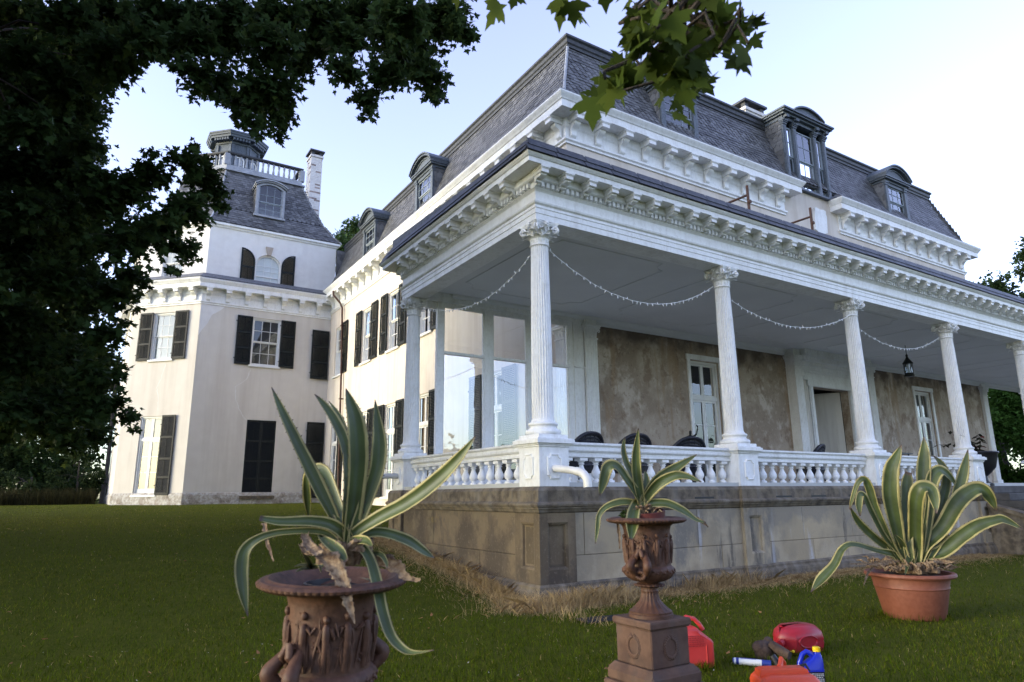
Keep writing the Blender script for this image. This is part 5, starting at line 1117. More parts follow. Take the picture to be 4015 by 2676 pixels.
def bays(a, b, fixed, axis, n):
    L = b - a
    pth = [(fixed, b), (fixed, a)] if axis == 'y' else [(a, fixed), (b, fixed)]
    MB().sweep(pth, RAIL).build('hand_rail', white, H)
    for k in range(n):
        u = a + L * (k + .5) / n
        place('baluster', balm, H, (fixed, u, 0) if axis == 'y' else (u, fixed, 0))
bays(.293, D - .293, 0, 'y', 15)
for k in (0, 1, 2): bays(k * S + .293, (k + 1) * S - .293, 0, 'x', 13)
bays(4 * S + .293, 5 * S - .293, 0, 'x', 13)
# ---- entablature
epath = [(XL - .02, D + .22), (-.22, D + .22), (-.22, -.22), (XE + .22, -.22), (XE + .22, D)]
ENT = [(-.44, 6.217), (0, 6.217), (0, 6.325), (.012, 6.33), (.012, 6.42), (.024, 6.425), (.024, 6.475), (.055, 6.50), (.065, 6.53), (.02, 6.535), (.0, 6.56), (0, 6.735), (.02, 6.755), (.05, 6.775), (.05, 6.79), (.045, 6.792), (.045, 6.88), (.11, 6.885), (.135, 6.91), (.135, 6.93), (.12, 6.932), (.12, 7.035), (.39, 7.035), (.39, 7.12), (.41, 7.125), (.44, 7.16), (.45, 7.185), (-.44, 7.19)]
dn = MB().sweep(epath, ENT)
RO = [(-.2, 7.19), (.47, 7.19), (.47, 7.215), (.40, 7.30), (.34, 7.47), (.30, 7.50), (-.2, 7.52)]
er = MB().sweep(epath, [(-.2, 7.191), (.45, 7.191), (.45, 7.205), (.33, 7.46), (-.2, 7.50)])
# slates on the roof edge
for (a, b, nrm) in (((-.22, D + .2), (-.22, -.22), (-1, 0)), ((-.22, -.22), (XE + .22, -.22), (0, -1))):
    for r, (o0, z0, o1, z1) in enumerate(((.475, 7.19, .40, 7.335), (.415, 7.315, .34, 7.475))):
        A, B = Vector((a[0], a[1], 0)), Vector((b[0], b[1], 0)); nn = Vector((nrm[0], nrm[1], 0)); e_ = (B - A).normalized()
        ext0 = .42 if nrm == (-1, 0) else -.42
        p0 = A + nn * o0 - (e_ * (o0 if nrm == (0, -1) else 0)); p1 = B + nn * o0 + (e_ * (o0 if nrm == (-1, 0) else 0))
        q0 = A + nn * o1 - (e_ * (o1 if nrm == (0, -1) else 0)); q1 = B + nn * o1 + (e_ * (o1 if nrm == (-1, 0) else 0))
        for p, z in ((p0, z0), (p1, z0), (q0, z1), (q1, z1)): p.z = z
        slate_face(er, p0, p1, q0, q1, 1, .62, th=.008, hexrows=(2, ()), seed=90 + r, nrm=(nrm[0], nrm[1], .4))
er.build('porch_roof_edge', slate2, H)
pr = MB(); pr.loft([[(-.5, -.5, 7.46), (XE + .5, -.5, 7.46), (XE + .5, YF, 7.46), (-.5, YF + .4, 7.46)], [(-.5, -.5, 7.50), (XE + .5, -.5, 7.50), (XE + .5, YF, 7.72), (-.5, YF + .4, 7.72)]], cap=True); pr.build('porch_roof', lead, H)
for k in range(int((XE + .5) / .107)):
    x = -.265 + k * .107; dn.box(x, x + .062, -.33, -.26, 6.795, 6.878)
for k in range(int((D + .4) / .107)):
    y = -.265 + .107 + k * .107; dn.box(-.33, -.26, y, y + .062, 6.795, 6.878)
dn.build('entablature', white, H)
def modillion():
    m = MB(); m.box(-.075, .075, -.25, -.005, -.115, -.002); m.box(-.095, .095, -.275, -.005, -.035, -.001); m.box(-.085, .085, -.262, -.005, -.05, -.036)
    prof = [(-.005, -.116), (-.20, -.116), (-.205, -.15), (-.18, -.175), (-.13, -.185), (-.08, -.175), (-.05, -.20), (-.05, -.225), (-.03, -.24), (-.005, -.24)]
    prof = [(y, -.116 + (z + .116) * .0 - .0 + (z + .116) * .85) for y, z in prof]
    m.prism([(-.06, y, z) for y, z in prof], (.12, 0, 0))
    return m.mesh('modillion', white, 40)
mdm = modillion()
for k in range(63): place('modillion', mdm, H, (-.262 + .52 * k, -.34, 7.034))
for k in range(11): place('modillion', mdm, H, (-.34, -.26 + .52 * (k + .0) + .04, 7.034), RL) if k else None
# ---- ceiling, with shallow mouldings
cl = MB(); cl.box(-.0, XE, .0, YF, 6.44, 6.50); cl.build('porch_ceiling', ceilm, H)
cm_ = MB()
def frame(x0, x1, y0, y1, z, w=.05, h=.022):
    r_ = .35; pts = []
    for cx_, cy_, a0 in ((x1, y1, 0), (x0, y1, 1), (x0, y0, 2), (x1, y0, 3)):
        sgn = {0: (1, 1), 1: (-1, 1), 2: (-1, -1), 3: (1, -1)}[a0]
        arc = [(cx_ - sgn[0] * r_ * math.sin(PI / 2 * k / 5), cy_ - sgn[1] * r_ * math.cos(PI / 2 * k / 5)) for k in range(6)]
        arc = [(cx_ - 0 * r_, cy_ - sgn[1] * r_)] + [(cx_ - sgn[0] * r_ * math.sin(PI / 2 * k / 5), cy_ - sgn[1] * r_ * math.cos(PI / 2 * k / 5)) for k in range(1, 5)] + [(cx_ - sgn[0] * r_, cy_)]
        pts += arc if a0 in (0, 2) else arc[::-1]
    cm_.tube([(x, y, z) for x, y in pts] + [(pts[0][0], pts[0][1], z)], w / 4, 6)
for k in range(7): frame(k * S + .75, (k + 1) * S - .55, .8, YF - .75, 6.435)
cm_.sweep([(.0 + .9, YF), (XE, YF)], [(0, 6.24), (.05, 6.26), (.06, 6.33), (.14, 6.38), (.16, 6.437), (0, 6.438)])
cm_.build('ceiling_moulding', ceilm, H)
# ---- glazed end screen
gs = MB(); gy0, gy1 = YF - .03, YF + .07
for x0, x1 in ((.55, .72), (1.87, 2.11), (3.16, 3.42), (4.50, 4.66)): gs.box(x0, x1, gy0, gy1, ZF, 6.44)
for a, b in ((.721, 1.869), (2.111, 3.159), (3.421, 4.499)):
    gs.box(a, b, gy0 + .01, gy1 - .01, 6.10, 6.44); gs.box(a, b, gy0 - .02, gy1 - .01, 4.93, 4.99); gs.box(a, b, gy0 + .01, gy1 - .01, ZF, 1.95)
    for u in (a, b - .035): gs.box(u, u + .035, gy0 + .02, gy1 - .02, 1.951, 4.929); gs.box(u, u + .035, gy0 + .02, gy1 - .02, 4.991, 6.099)
gs.box(.30, .549, gy0 + .05, gy1 + .05, 6.05, 6.215)
gso = gs.build('glazed_screen', white, H)
for x0, x1 in ((.721, 1.869), (2.111, 3.159), (3.421, 4.499)):
    for z0, z1 in ((1.95, 4.93), (4.99, 6.10)):
        MB().quad((x0, YF + .02, z0), (x1, YF + .02, z0), (x1, YF + .02, z1), (x0, YF + .02, z1)).build('screen_pane', bigglass, gso)
gp = MB(); gp.box(4.662, 5.0, YF - .06, YF - .002, ZF, 6.42); gp.box(4.66, 5.12, YF - .11, YF - .061, 4.95, 4.99); gp.build('side_board', white, H)
# ---- pilasters
def pilaster(w=.42, dep=.12, zt=5.80):
    m = MB(); n = 5; fw_ = w / (n + .4); rings = []
    prof = [(-w / 2, 0), (-w / 2, -dep)]
    x = -w / 2 + .03
    for k in range(n):
        c = -w / 2 + w * (k + .5) / n; hw_ = w / n * .36
        prof += [(c - hw_, -dep), (c - hw_ * .5, -dep + .018), (c + hw_ * .5, -dep + .018), (c + hw_, -dep)]
    prof += [(w / 2, -dep), (w / 2, 0)]
    m.loft([[(x, y, z) for x, y in prof] for z in (ZF + .25, zt)], cap=True)
    m.box(-w / 2 - .04, w / 2 + .04, -dep - .04, 0, ZF, ZF + .249); m.box(-w / 2 - .02, w / 2 + .02, -dep - .02, 0, zt + .001, zt + .04)
    # capital
    m.loft([[(-w / 2 - o, -dep - o, z), (w / 2 + o, -dep - o, z), (w / 2 + o, 0, z), (-w / 2 - o, 0, z)] for o, z in ((-.01, zt + .041), (0, zt + .2), (.04, zt + .30))], cap=True)
    m.box(-w / 2 - .07, w / 2 + .07, -dep - .07, 0, zt + .301, zt + .36); m.box(-w / 2 - .09, w / 2 + .09, -dep - .09, 0, zt + .361, zt + .40)
    m.box(-w / 2 + .01, w / 2 - .01, -dep + .01, 0, zt + .401, 6.435)
    for s in (-1, 1):
        P = [(s * (w / 2 + .035 + .05 * (1 - .8 * t) * math.cos(PI / 2 - t * 7)), -dep - .03, zt + .245 + .05 * (1 - .8 * t) * math.sin(PI / 2 - t * 7)) for t in np.linspace(0, 1, 16)]
        m.tube([(s * .05, -dep - .02, zt + .10), (s * .12, -dep - .02, zt + .22), (s * (w / 2), -dep - .03, zt + .29)] + P, .016, 5)
    for k in range(3):
        c = (-1 + k) * w * .32
        for j in range(4): m.quad((c - .05 + .008 * j, -dep - .012 - .012 * j, zt + .05 + .05 * j), (c + .05 - .008 * j, -dep - .012 - .012 * j, zt + .05 + .05 * j), (c + .05 - .008 * (j + 1), -dep - .012 - .012 * (j + 1), zt + .05 + .05 * (j + 1)), (c - .05 + .008 * (j + 1), -dep - .012 - .012 * (j + 1), zt + .05 + .05 * (j + 1)))
    return m
ppm = pilaster().mesh('pilaster', white); pam = pilaster(.40, .36).mesh('pilaster', white)
place('pilaster', ppm, H, (5.24, YF, 0)); place('pilaster', ppm, H, (XL, YF + .42, 0), RL)
for x in (3 * S + .12, 4 * S - .12): place('pilaster', pam, H, (x, YF, 0))
place('pilaster', ppm, H, (28.3, YF, 0))
# ---- doorway
dwm = MB()
x0, x1 = 3 * S + .34, 4 * S - .34
for a, b in ((15.08, 15.299), (17.551, 17.77)): dwm.box(a, b, YF - .09, YF - .002, ZF, 5.25); dwm.box(a + .05, b - .05, YF - .12, YF - .091, ZF, 5.25)
dwm.box(15.0, 17.85, YF - .12, YF - .002, 5.251, 5.46); dwm.box(x0, x1, YF - .10, YF - .002, 5.461, 5.72); dwm.box(x0, x1, YF - .16, YF - .002, 5.721, 5.80); dwm.box(x0, x1, YF - .22, YF - .002, 5.801, 5.93); dwm.box(x0, x1, YF - .32, YF - .002, 5.931, 6.05); dwm.box(x0, x1, YF - .46, YF - .002, 6.051, 6.20); dwm.box(x0, x1, YF - .55, YF - .002, 6.201, 6.437)
dwm.build('door_surround', white, H)
for a, b in ((17.78, x1), (x0, 15.07)):
    n = max(1, int((b - a) / .09)); fp = MB(); fp.box(a, b, YF - .02, YF - .002, ZF, 5.45)
    for k in range(n): u = a + (b - a) * k / n; fp.box(u + .012, u + (b - a) / n - .012, YF - .045, YF - .002, ZF, 5.45)
    fp.build('reeded_panel', trim, H)
def console():
    m = MB(); prof = [(0, 6.30), (-.42, 6.30), (-.44, 6.22), (-.40, 6.12), (-.32, 6.02), (-.26, 5.88), (-.25, 5.75), (-.29, 5.66), (-.31, 5.56), (-.27, 5.46), (-.19, 5.40), (-.16, 5.28), (-.10, 5.18), (0, 5.14)]
    m.prism([(-.10, y, z) for y, z in prof], (.20, 0, 0)); 
    for c, r_ in (((-.38, 6.19), .08), ((-.25, 5.56), .07)): m.tube([(-.125, c[0], c[1]), (.125, c[0], c[1])], r_, 12)
    return m.mesh('console_bracket', white, 40)
cnm = console()
for x in (x0 + .08, x1 - .08): place('console_bracket', cnm, H, (x, YF, 0))
def door_leaf():
    m = MB(); w, h = 1.10, 3.45
    m.box(0, w, 0, .05, 0, h)
    for z0, z1 in ((.25, 1.15), (1.30, 3.2)):
        for a, b, c_, d in ((.18, w - .18, z0, z0 + .04), (.18, w - .18, z1 - .04, z1), (.18, .22, z0, z1), (w - .22, w - .18, z0, z1)): m.box(a, b, -.02, .07, c_, d)
    m.tube([(w / 2 + .3 * math.cos(t), -.005, 2.9 + .28 * math.sin(t)) for t in np.linspace(0, PI, 9)], .02, 5)
    return m.mesh('door_leaf', trim)
dl = door_leaf(); place('door_leaf', dl, H, (15.32, YF + .26, ZF + .01), R(62)); o = place('door_leaf', dl, H, (17.53, YF + .31, ZF + .01), R(118))
MB().box(15.0, 17.8, YF + 1.9, YF + 1.95, ZF, 5.4).build('dark_hall_panel', room, H)
hb = MB(); hb.box(15.0, 15.04, YF + .31, YF + 1.9, ZF, 5.4); hb.box(17.76, 17.8, YF + .31, YF + 1.9, ZF, 5.4); hb.box(15.0, 17.8, YF + .31, YF + 1.9, 5.36, 5.4); hb.build('dark_hall_panel', room, H)
# ---- white drain pipes through the pedestals
d1 = MB(); d1.tube([(-.02, -.25, 2.0), (.03, -.42, 1.985), (.10, -.62, 1.955), (.145, -.76, 1.925), (.165, -.82, 1.89), (.18, -.865, 1.835), (.185, -.88, 1.78), (.187, -.885, 1.70)], .058, 14)
d1.tube([(.122, -.69, 1.94), (.145, -.76, 1.925), (.165, -.82, 1.89), (.18, -.865, 1.835), (.185, -.88, 1.78), (.187, -.885, 1.695)], .067, 14)
d1.build('drain_pipe', pvc, H, smooth=50)
d1 = MB(); d1.tube([(-.25, D, 2.03), (-.40, D, 2.03), (-.80, D + .03, 2.02)], .06, 12); d1.build('drain_pipe', pvcg, H, smooth=50)
hole = MB()
hole.lathe([(.085, 0), (.085, .004)], 16); hm = hole.mesh('pipe_hole', blackp)

# ================================================================ FOREGROUND THINGS
def agave(name, key, loc, label, facing, spread=1.):
    dat = AGAVE[key]; o = empty(name, loc, 0, label, 'agave'); fv = Vector(facing).normalized()
    for kind, mt in (('live', agavem), ('dead', deadm)):
        for li, leaf in enumerate(dat[kind]):
            P = [Vector(q[:3]) for q in leaf]; Wd = [q[3] for q in leaf]
            if kind == 'live' and P[0].length < .75 * (1 if key == 'C' else .4) and Wd[0] > .018 and P[-1].length > P[0].length * 1.3:
                P.insert(0, P[0] * .15 + Vector((0, 0, -.12 * spread * .7))); Wd.insert(0, Wd[0] * .8)
            # resample smoothly (Catmull-Rom)
            n = len(P); pts, ws = [], []
            seg = 9
            for i in range(n - 1):
                p0, p1, p2, p3 = P[max(i - 1, 0)], P[i], P[i + 1], P[min(i + 2, n - 1)]
                for k in range(seg):
                    t = k / seg
                    pts.append(.5 * ((2 * p1) + (p2 - p0) * t + (2 * p0 - 5 * p1 + 4 * p2 - p3) * t * t + (3 * p1 - p0 - 3 * p2 + p3) * t ** 3))
                    w0, w1, w2, w3 = Wd[max(i - 1, 0)], Wd[i], Wd[i + 1], Wd[min(i + 2, n - 1)]
                    ws.append(max(.004, .5 * (2 * w1 + (w2 - w0) * t + (2 * w0 - 5 * w1 + 4 * w2 - w3) * t * t + (3 * w1 - w0 - 3 * w2 + w3) * t ** 3)))
            pts.append(P[-1]); ws.append(max(.003, Wd[-1]))
            rr = random.Random(li * 31 + (7 if kind == 'dead' else 0)); nf = (fv + Vector((rr.uniform(-.35, .35), rr.uniform(-.35, .35), .35 + rr.uniform(-.2, .2)))).normalized()
            N = len(pts); nx = 9; vsT, vsB, uvs = [], [], []
            Ltot = sum((pts[i + 1] - pts[i]).length for i in range(N - 1)); acc = 0; prevn = nf
            for i in range(N):
                t = (pts[min(i + 1, N - 1)] - pts[max(i - 1, 0)]).normalized()
                nn = (prevn * .6 + nf * .4); nn = nn - t * nn.dot(t)
                nn = nn.normalized() if nn.length > .15 else (prevn - t * prevn.dot(t)).normalized()
                prevn = nn; u = t.cross(nn).normalized(); w = ws[i]
                if i: acc += (pts[i] - pts[i - 1]).length
                tt = acc / Ltot
                for k in range(nx):
                    s_ = (k / (nx - 1) - .5) * 2
                    cup = w * (.26 * s_ * s_ * (1 - .4 * tt))
                    rag = (rr.uniform(-.16, .16) * w if kind == 'dead' else rr.uniform(-.012, .012) * w) if abs(s_) > .9 else 0
                    wob = (.05 * w * math.sin(k * 2.1 + i * .7) if kind == 'dead' else 0)
                    q = pts[i] + u * (s_ * w / 2 + rag) + nn * (cup + wob)
                    th = (.004 + .028 * w + .05 * w * (1 - tt)) * (1 - .8 * s_ * s_)
                    vsT.append(tuple(q)); vsB.append(tuple(q - nn * th)); uvs.append((k / (nx - 1), tt))
            F, UVf, mi = [], [], []; b = len(vsT); V = vsT + vsB; U = uvs + uvs
            def fa(idx, m=0):
                F.append(idx); UVf.extend([U[j] for j in idx]); mi.append(m)
            for i in range(N - 1):
                for k in range(nx - 1):
                    a = i * nx + k; fa((a, a + 1, a + nx + 1, a + nx)); fa((b + a, b + a + nx, b + a + nx + 1, b + a + 1))
                a = i * nx; fa((a, a + nx, b + a + nx, b + a)); a = i * nx + nx - 1; fa((a, b + a, b + a + nx, a + nx))
            fa(tuple(range(nx)) + tuple(b + k for k in reversed(range(nx)))); e = (N - 1) * nx; fa(tuple(e + k for k in reversed(range(nx))) + tuple(b + e + k for k in range(nx)))
            if kind == 'live':                      # marginal spines
                for i in range(3, N - 4, 2):
                    for k in (0, nx - 1):
                        q = Vector(vsT[i * nx + k]); c_ = Vector(vsT[i * nx + nx // 2]); q2 = Vector(vsT[(i + 1) * nx + k]); out = (q - c_).normalized(); d = (q2 - q)
                        j = len(V); V += [tuple(q + d * .2), tuple(q + d * .55), tuple(q + d * .5 + out * min(.012, .12 * ws[i] + .002))]; U += [(.5, .99)] * 3; fa((j, j + 1, j + 2), 1)
            me = raw_mesh('leaf', V, [j for f in F for j in f], [len(f) for f in F], [mt, spinem], UVf, mi)
            me.polygons.foreach_set('use_smooth', [True] * len(me.polygons))
            ob = bpy.data.objects.new('leaf' if kind == 'live' else 'dead_leaf', me); C.objects.link(ob); ob.parent = o
    # old leaf bases at the heart of the plant
    hb_ = MB(); rr = random.Random(5)
    sc = .12 * spread
    for k in range(16):
        a = rr.uniform(0, 6.28); p = [(0.2 * sc * math.cos(a), .2 * sc * math.sin(a), -.9 * sc), (.5 * sc * math.cos(a), .5 * sc * math.sin(a), -.3 * sc), (1.0 * sc * math.cos(a), 1.0 * sc * math.sin(a), -.15 * sc + rr.uniform(-.3, .2) * sc)]
        hb_.tube(p, [.3 * sc, .26 * sc, .10 * sc], 6)
    hb_.build('dead_leaf_base', deadm, o, smooth=60)
    return o

# ---- urns: lathe body with relief figures, egg-and-dart lip, twisted handles
def urn(name, loc, k, label, ped=None, rot=0.):
    """k scales a vase 1.24 wide at the rim (unit: rim radius .62), base at z=0 -> rim z=1.5"""
    o = empty(name, loc, rot, label, 'urn')
    prof = [(.34, 0), (.34, .05), (.325, .06), (.33, .085), (.30, .10), (.22, .16), (.15, .24), (.125, .33), (.125, .36), (.135, .37), (.135, .385), (.125, .40), (.13, .43), (.21, .445), (.235, .46), (.225, .475), (.14, .49), (.16, .505), (.26, .53), (.34, .575), (.385, .63), (.40, .68), (.395, .72), (.37, .745), (.352, .76), (.348, .85), (.35, 1.0), (.355, 1.15), (.362, 1.28), (.378, 1.345), (.41, 1.375), (.43, 1.385)]
    b = MB()
    def fl_(r, a, i):
        if 5 <= i <= 8: return r * (1 + .045 * math.cos(a * 18))
        if 12 <= i <= 15: return r * (1 + .05 * math.cos(a * 20))
        if 18 <= i <= 22: return r * (1 + .02 * math.sin(a * 14) * math.sin(a * 3 + i))
        return r
    b.lathe([(r * k, z * k) for r, z in prof], 96, cap=False, mod=fl_)
    # relief: standing draped figures and garlands, one continuous body each
    rr = random.Random(3)
    def on(a, z, d): r_ = (.345 + d) * k; return (r_ * math.cos(a), r_ * math.sin(a), z * k)
    for f_ in range(12):
        a = 2 * PI * f_ / 12 + .2 + rr.uniform(-.06, .06); ln = rr.uniform(-.05, .05); h = rr.uniform(-.03, .02)
        b.tube([on(a - .03, .79, .0), on(a - .02 + ln * .3, .90, .012), on(a + ln * .5, 1.0, .022), on(a + ln, 1.08, .024), on(a + ln, 1.14, .022), on(a + ln * 1.1, 1.16, .016)], [.026 * k, .030 * k, .031 * k, .034 * k, .030 * k, .014 * k], 8)
        b.tube([on(a + .07, .79, .0), on(a + .09, .88, .012), on(a + .05, .98, .018), on(a + ln, 1.05, .02)], [.02 * k, .025 * k, .027 * k, .024 * k], 7)
        b.sphere(on(a + ln * 1.2, 1.215 + h, .022), .027 * k, 10, 7, (1, 1, 1.2)); b.sphere(on(a + ln * 1.2 - .02, 1.225 + h, .010), .026 * k, 8, 6)
        s = rr.choice((-1, 1)); b.tube([on(a + ln + s * .09, 1.13, .02), on(a + ln + s * .19, 1.06 + rr.uniform(-.02, .06), .026), on(a + ln + s * .28, 1.14 + rr.uniform(-.08, .05), .014)], [.020 * k, .016 * k, .011 * k], 6)
        b.tube([on(a + ln - s * .09, 1.12, .02), on(a + ln - s * .15, 1.02, .028), on(a + ln - s * .08, .95, .03)], [.019 * k, .016 * k, .010 * k], 6)
        for j in range(4): aa = a + rr.uniform(-.12, .16); b.tube([on(aa, .80 + rr.uniform(0, .04), .006), on(aa + rr.uniform(-.05, .05), .90, .022), on(aa + rr.uniform(-.04, .04), 1.0, .012)], [.006 * k, .012 * k, .006 * k], 5)
        am = a + PI / 9; b.tube([on(am - .1, .80, .0), on(am - .04, .95, .012), on(am + .06, 1.1, .012), on(am + .02, 1.25, .006)], [.012 * k, .012 * k, .009 * k, .005 * k], 5)
        for j in range(9): b.sphere(on(am + rr.uniform(-.12, .12), rr.uniform(.95, 1.29), .004), rr.uniform(.008, .018) * k, 6, 4, (1, 1, .8))
        for j in range(3): aa = a + rr.uniform(-.2, .2); z_ = rr.uniform(.85, 1.2); b.tube([on(aa - .06, z_, .004), on(aa, z_ + rr.uniform(-.05, .05), .018), on(aa + .07, z_ + rr.uniform(-.06, .06), .004)], [.006 * k, .011 * k, .005 * k], 5)
    for j in range(40):
        a = 2 * PI * j / 40; rz_ = .397; b.sphere((rz_ * k * math.cos(a), rz_ * k * math.sin(a), (.665 + .03 * (j % 2)) * k), .022 * k, 6, 4)
    bo = b.build('urn_body', urnm, o, smooth=45)
    # rim: lip with rounded tongues, bead row, open inside
    rm = MB()
    lip = [(.43, 1.385), (.50, 1.39), (.575, 1.405), (.615, 1.43), (.62, 1.45), (.605, 1.468), (.59, 1.472), (.575, 1.468), (.555, 1.475), (.535, 1.485), (.50, 1.475), (.47, 1.455), (.44, 1.42), (.36, 1.36), (.33, 1.2), (.30, 1.05), (.01, 1.0)]
    rm.lathe([(r * k, z * k) for r, z in lip], 192, cap=False, mod=lambda r, a, i: r * (1 + .022 * abs(math.sin(a * 32))) if 2 <= i <= 4 else (r * (1 + .008 * math.cos(a * 96)) if i in (7, 8) else r))
    rm.build('rim', urnm, o, smooth=40)
    for s in (0, PI):                           # coiled handles low on the body
        h = MB()
        ca, sa = math.cos(s), math.sin(s)
        def hp_(r, t, z): return (r * k * ca - t * k * sa, r * k * sa + t * k * ca, z * k)
        for sg in (-1, 1):
            pts = [hp_(.33 + .17 * math.sin(PI * t), sg * (.035 + .10 * math.sin(PI * t) ** .8), .58 + .40 * t + .03 * math.sin(2 * PI * t)) for t in np.linspace(0, 1, 15)]
            h.tube(pts, [(.036 + .030 * math.sin(PI * t)) * k for t in np.linspace(0, 1, 15)], 10)
            h.tube([hp_(.36, sg * .03, .96), hp_(.43, sg * .02, .99), hp_(.45, sg * .04, .92), hp_(.41, sg * .06, .86)], [.03 * k, .04 * k, .034 * k, .02 * k], 8)
        for t in np.linspace(0, 2 * PI, 13)[:-1]: h.sphere(hp_(.42 + .015 * math.cos(t), .0 + .07 * math.cos(t), .64 + .05 * math.sin(t)), .03 * k, 7, 5)
        h.build('handle', urnm, o, smooth=50)
    return o

KA = .70 / 2 / .62; KB = .275 / .62
uA = (-5.19, -5.62); zrimA = 1.215; zbA = zrimA - 1.47 * KA
def stone_pedestal(loc, w, h, label, mt, wreath=True, rz=0):
    o = empty('stone_pedestal', loc, rz, label, 'pedestal'); m = MB(); a = w / 2
    m.bbox(-a * 1.42, a * 1.42, -a * 1.42, a * 1.42, -.1, h - .40, .012) if h > .45 else None
    m.bbox(-a * 1.30, a * 1.30, -a * 1.30, a * 1.30, h - .40, h - .325, .012); 
    m.loft([[(s * a * q, t * a * q, z) for s, t in ((-1, -1), (1, -1), (1, 1), (-1, 1))] for q, z in ((1.25, h - .324), (1.12, h - .30), (1.08, h - .29))], cap=True)
    m.bbox(-a, a, -a, a, h - .29, h - .055, .008)
    m.build('pedestal_die', mt, o)
    t = MB(); t.loft([[(s * a * q, t_ * a * q, z) for s, t_ in ((-1, -1), (1, -1), (1, 1), (-1, 1))] for q, z in ((1.0, h - .0545), (1.04, h - .045), (1.08, h - .04), (1.08, h - .012), (1.05, h))], cap=True); t.build('pedestal_cap', mt, o)
    if wreath:
        for r_ in (0, RL, PI / 2, PI):
            wm = MB(); cz = h - .17; rw = .052
            for j in range(26):
                b = 2 * PI * j / 26 + .1
                if abs(b - PI / 2) < .22: continue
                wm.sphere((rw * math.cos(b), -a - .002, cz + rw * 1.15 * math.sin(b)), .0125, 6, 4, (1, .7, 1)); wm.sphere(((rw + .012) * math.cos(b + .1), -a - .001, cz + (rw + .012) * 1.15 * math.sin(b + .1)), .008, 5, 4, (1, .7, 1))
            for s in (-1, 1): wm.tube([(s * .006, -a - .004, cz - rw * 1.15), (s * .025, -a - .004, cz - rw * 1.35)], .005, 5)
            x = wm.build('wreath', mt, o); x.rotation_euler = (0, 0, r_)
    return o
brnst = mat('red_brown_stone', (.085, .043, .028), .85, [(2, (.045, .027, .022), .12), (9, (.11, .062, .042), .13)], (30, .3, .015), streak=((.06, .05, .045), .6, 7, 2.))
stone_pedestal((uA[0], uA[1], 0), .50, zbA, 'low brown stone block under the large urn in the left foreground', brnst, False)
urn('cast_iron_urn', (uA[0] - .02, uA[1], zbA + .001), KA, 'large brown cast iron urn with relief figures and coiled handles, left foreground', rot=R(12)).rotation_euler = (R(2.2), R(-1.2), R(24))
agave('agave_plant', 'A', AGAVE['A']['base'], 'variegated agave with long upright leaves and a brown dead leaf, in the large left urn', (-.3, -.95, .1))
# black nursery pot standing inside the large urn
np_ = empty('nursery_pot', (-5.16, -5.60, .90), 0, 'ribbed black plastic nursery pot sunk inside the large left urn', 'flower pot')
m = MB(); m.lathe([(.14, 0), (.17, .26), (.175, .262), (.175, .285), (.162, .286), (.155, .24), (.01, .235)], 60, cap=False, mod=lambda r, a, i: r * (1 + (.02 * (1 if math.sin(a * 15) > 0 else -1) if i == 0 or i == 1 else 0))); m.build('pot_shell', blackp, np_)
m = MB(); m.lathe([(.156, .245), (.08, .27), (.01, .29)], 20, cap=False); m.build('soil', soil, np_)

zbB = .775
uB = (-2.895, -5.395)
stone_pedestal((uB[0], uB[1], 0), .345, zbB, 'red brown stone pedestal with carved wreaths under the smaller urn', brnst, True)
urn('cast_iron_urn', (uB[0], uB[1], zbB + .001), KB, 'smaller brown cast iron urn on the carved stone pedestal in the centre foreground', rot=R(-150))
agave('agave_plant', 'B', AGAVE['B']['base'], 'small variegated agave with drooping leaves in the urn on the stone pedestal', (-.5, -.86, .1), .6)
tp_ = empty('flower_pot', (uB[0] - .0, uB[1], zbB + 1.36 * KB), 0, 'tilted dark red plastic pot sitting in the urn on the stone pedestal', 'flower pot'); tp_.rotation_euler = (R(4), R(-7), 0)
m = MB(); m.lathe([(.10, -.10), (.128, .05), (.138, .052), (.142, .10), (.132, .102), (.125, .075), (.01, .07)], 36, cap=False); m.build('pot_shell', terrad, tp_, smooth=40)
m = MB(); m.lathe([(.126, .08), (.06, .10), (.01, .11)], 20, cap=False); m.build('soil', soil, tp_)
m = MB(); rr = random.Random(9)
for k in range(46):
    a, r_ = rr.uniform(0, 6.28), rr.uniform(.01, .12); p = Vector((r_ * math.cos(a), r_ * math.sin(a), .09)); q = p + Vector((rr.uniform(-.07, .07), rr.uniform(-.07, .07), rr.uniform(.01, .06)))
    m.tube([tuple(p), tuple((p + q) / 2 + Vector((0, 0, .02))), tuple(q)], [.006, .005, .002], 4)
m.build('dead_stalks', deadm, tp_)
iv = empty('creeping_plant', (uB[0] - .16, uB[1] + .03, zbB + 1.46 * KB), 0, 'small leafy weed growing beside the pot in the smaller urn', 'plant')
def leafcloud(n, c, rad, size, flat=.3, seed=0):
    r_ = np.random.default_rng(seed); V, F = [], []
    for i in range(n):
        d = r_.normal(size=3); d /= np.linalg.norm(d); p = np.array(c) + d * np.array(rad) * r_.uniform(.3, 1) ** .5
        a = r_.normal(size=3); a[2] *= flat; a /= np.linalg.norm(a); b = np.cross(a, r_.normal(size=3)); b /= np.linalg.norm(b); s = size * r_.uniform(.6, 1.3)
        j = len(V); V += [tuple(p - a * s), tuple(p + b * s * .5), tuple(p + a * s), tuple(p - b * s * .5)]; F.append((j, j + 1, j + 2, j + 3))
    mm = MB(); mm.add(V, F); return mm
leafcloud(60, (0, 0, .02), (.06, .06, .05), .022, 1, 4).build('foliage', shrubL, iv)
m = MB(); [m.tube([(0, 0, -.05), (random.uniform(-.05, .05), random.uniform(-.05, .05), .05)], .003, 4) for k in range(6)]; m.build('stem', shrubL, iv)

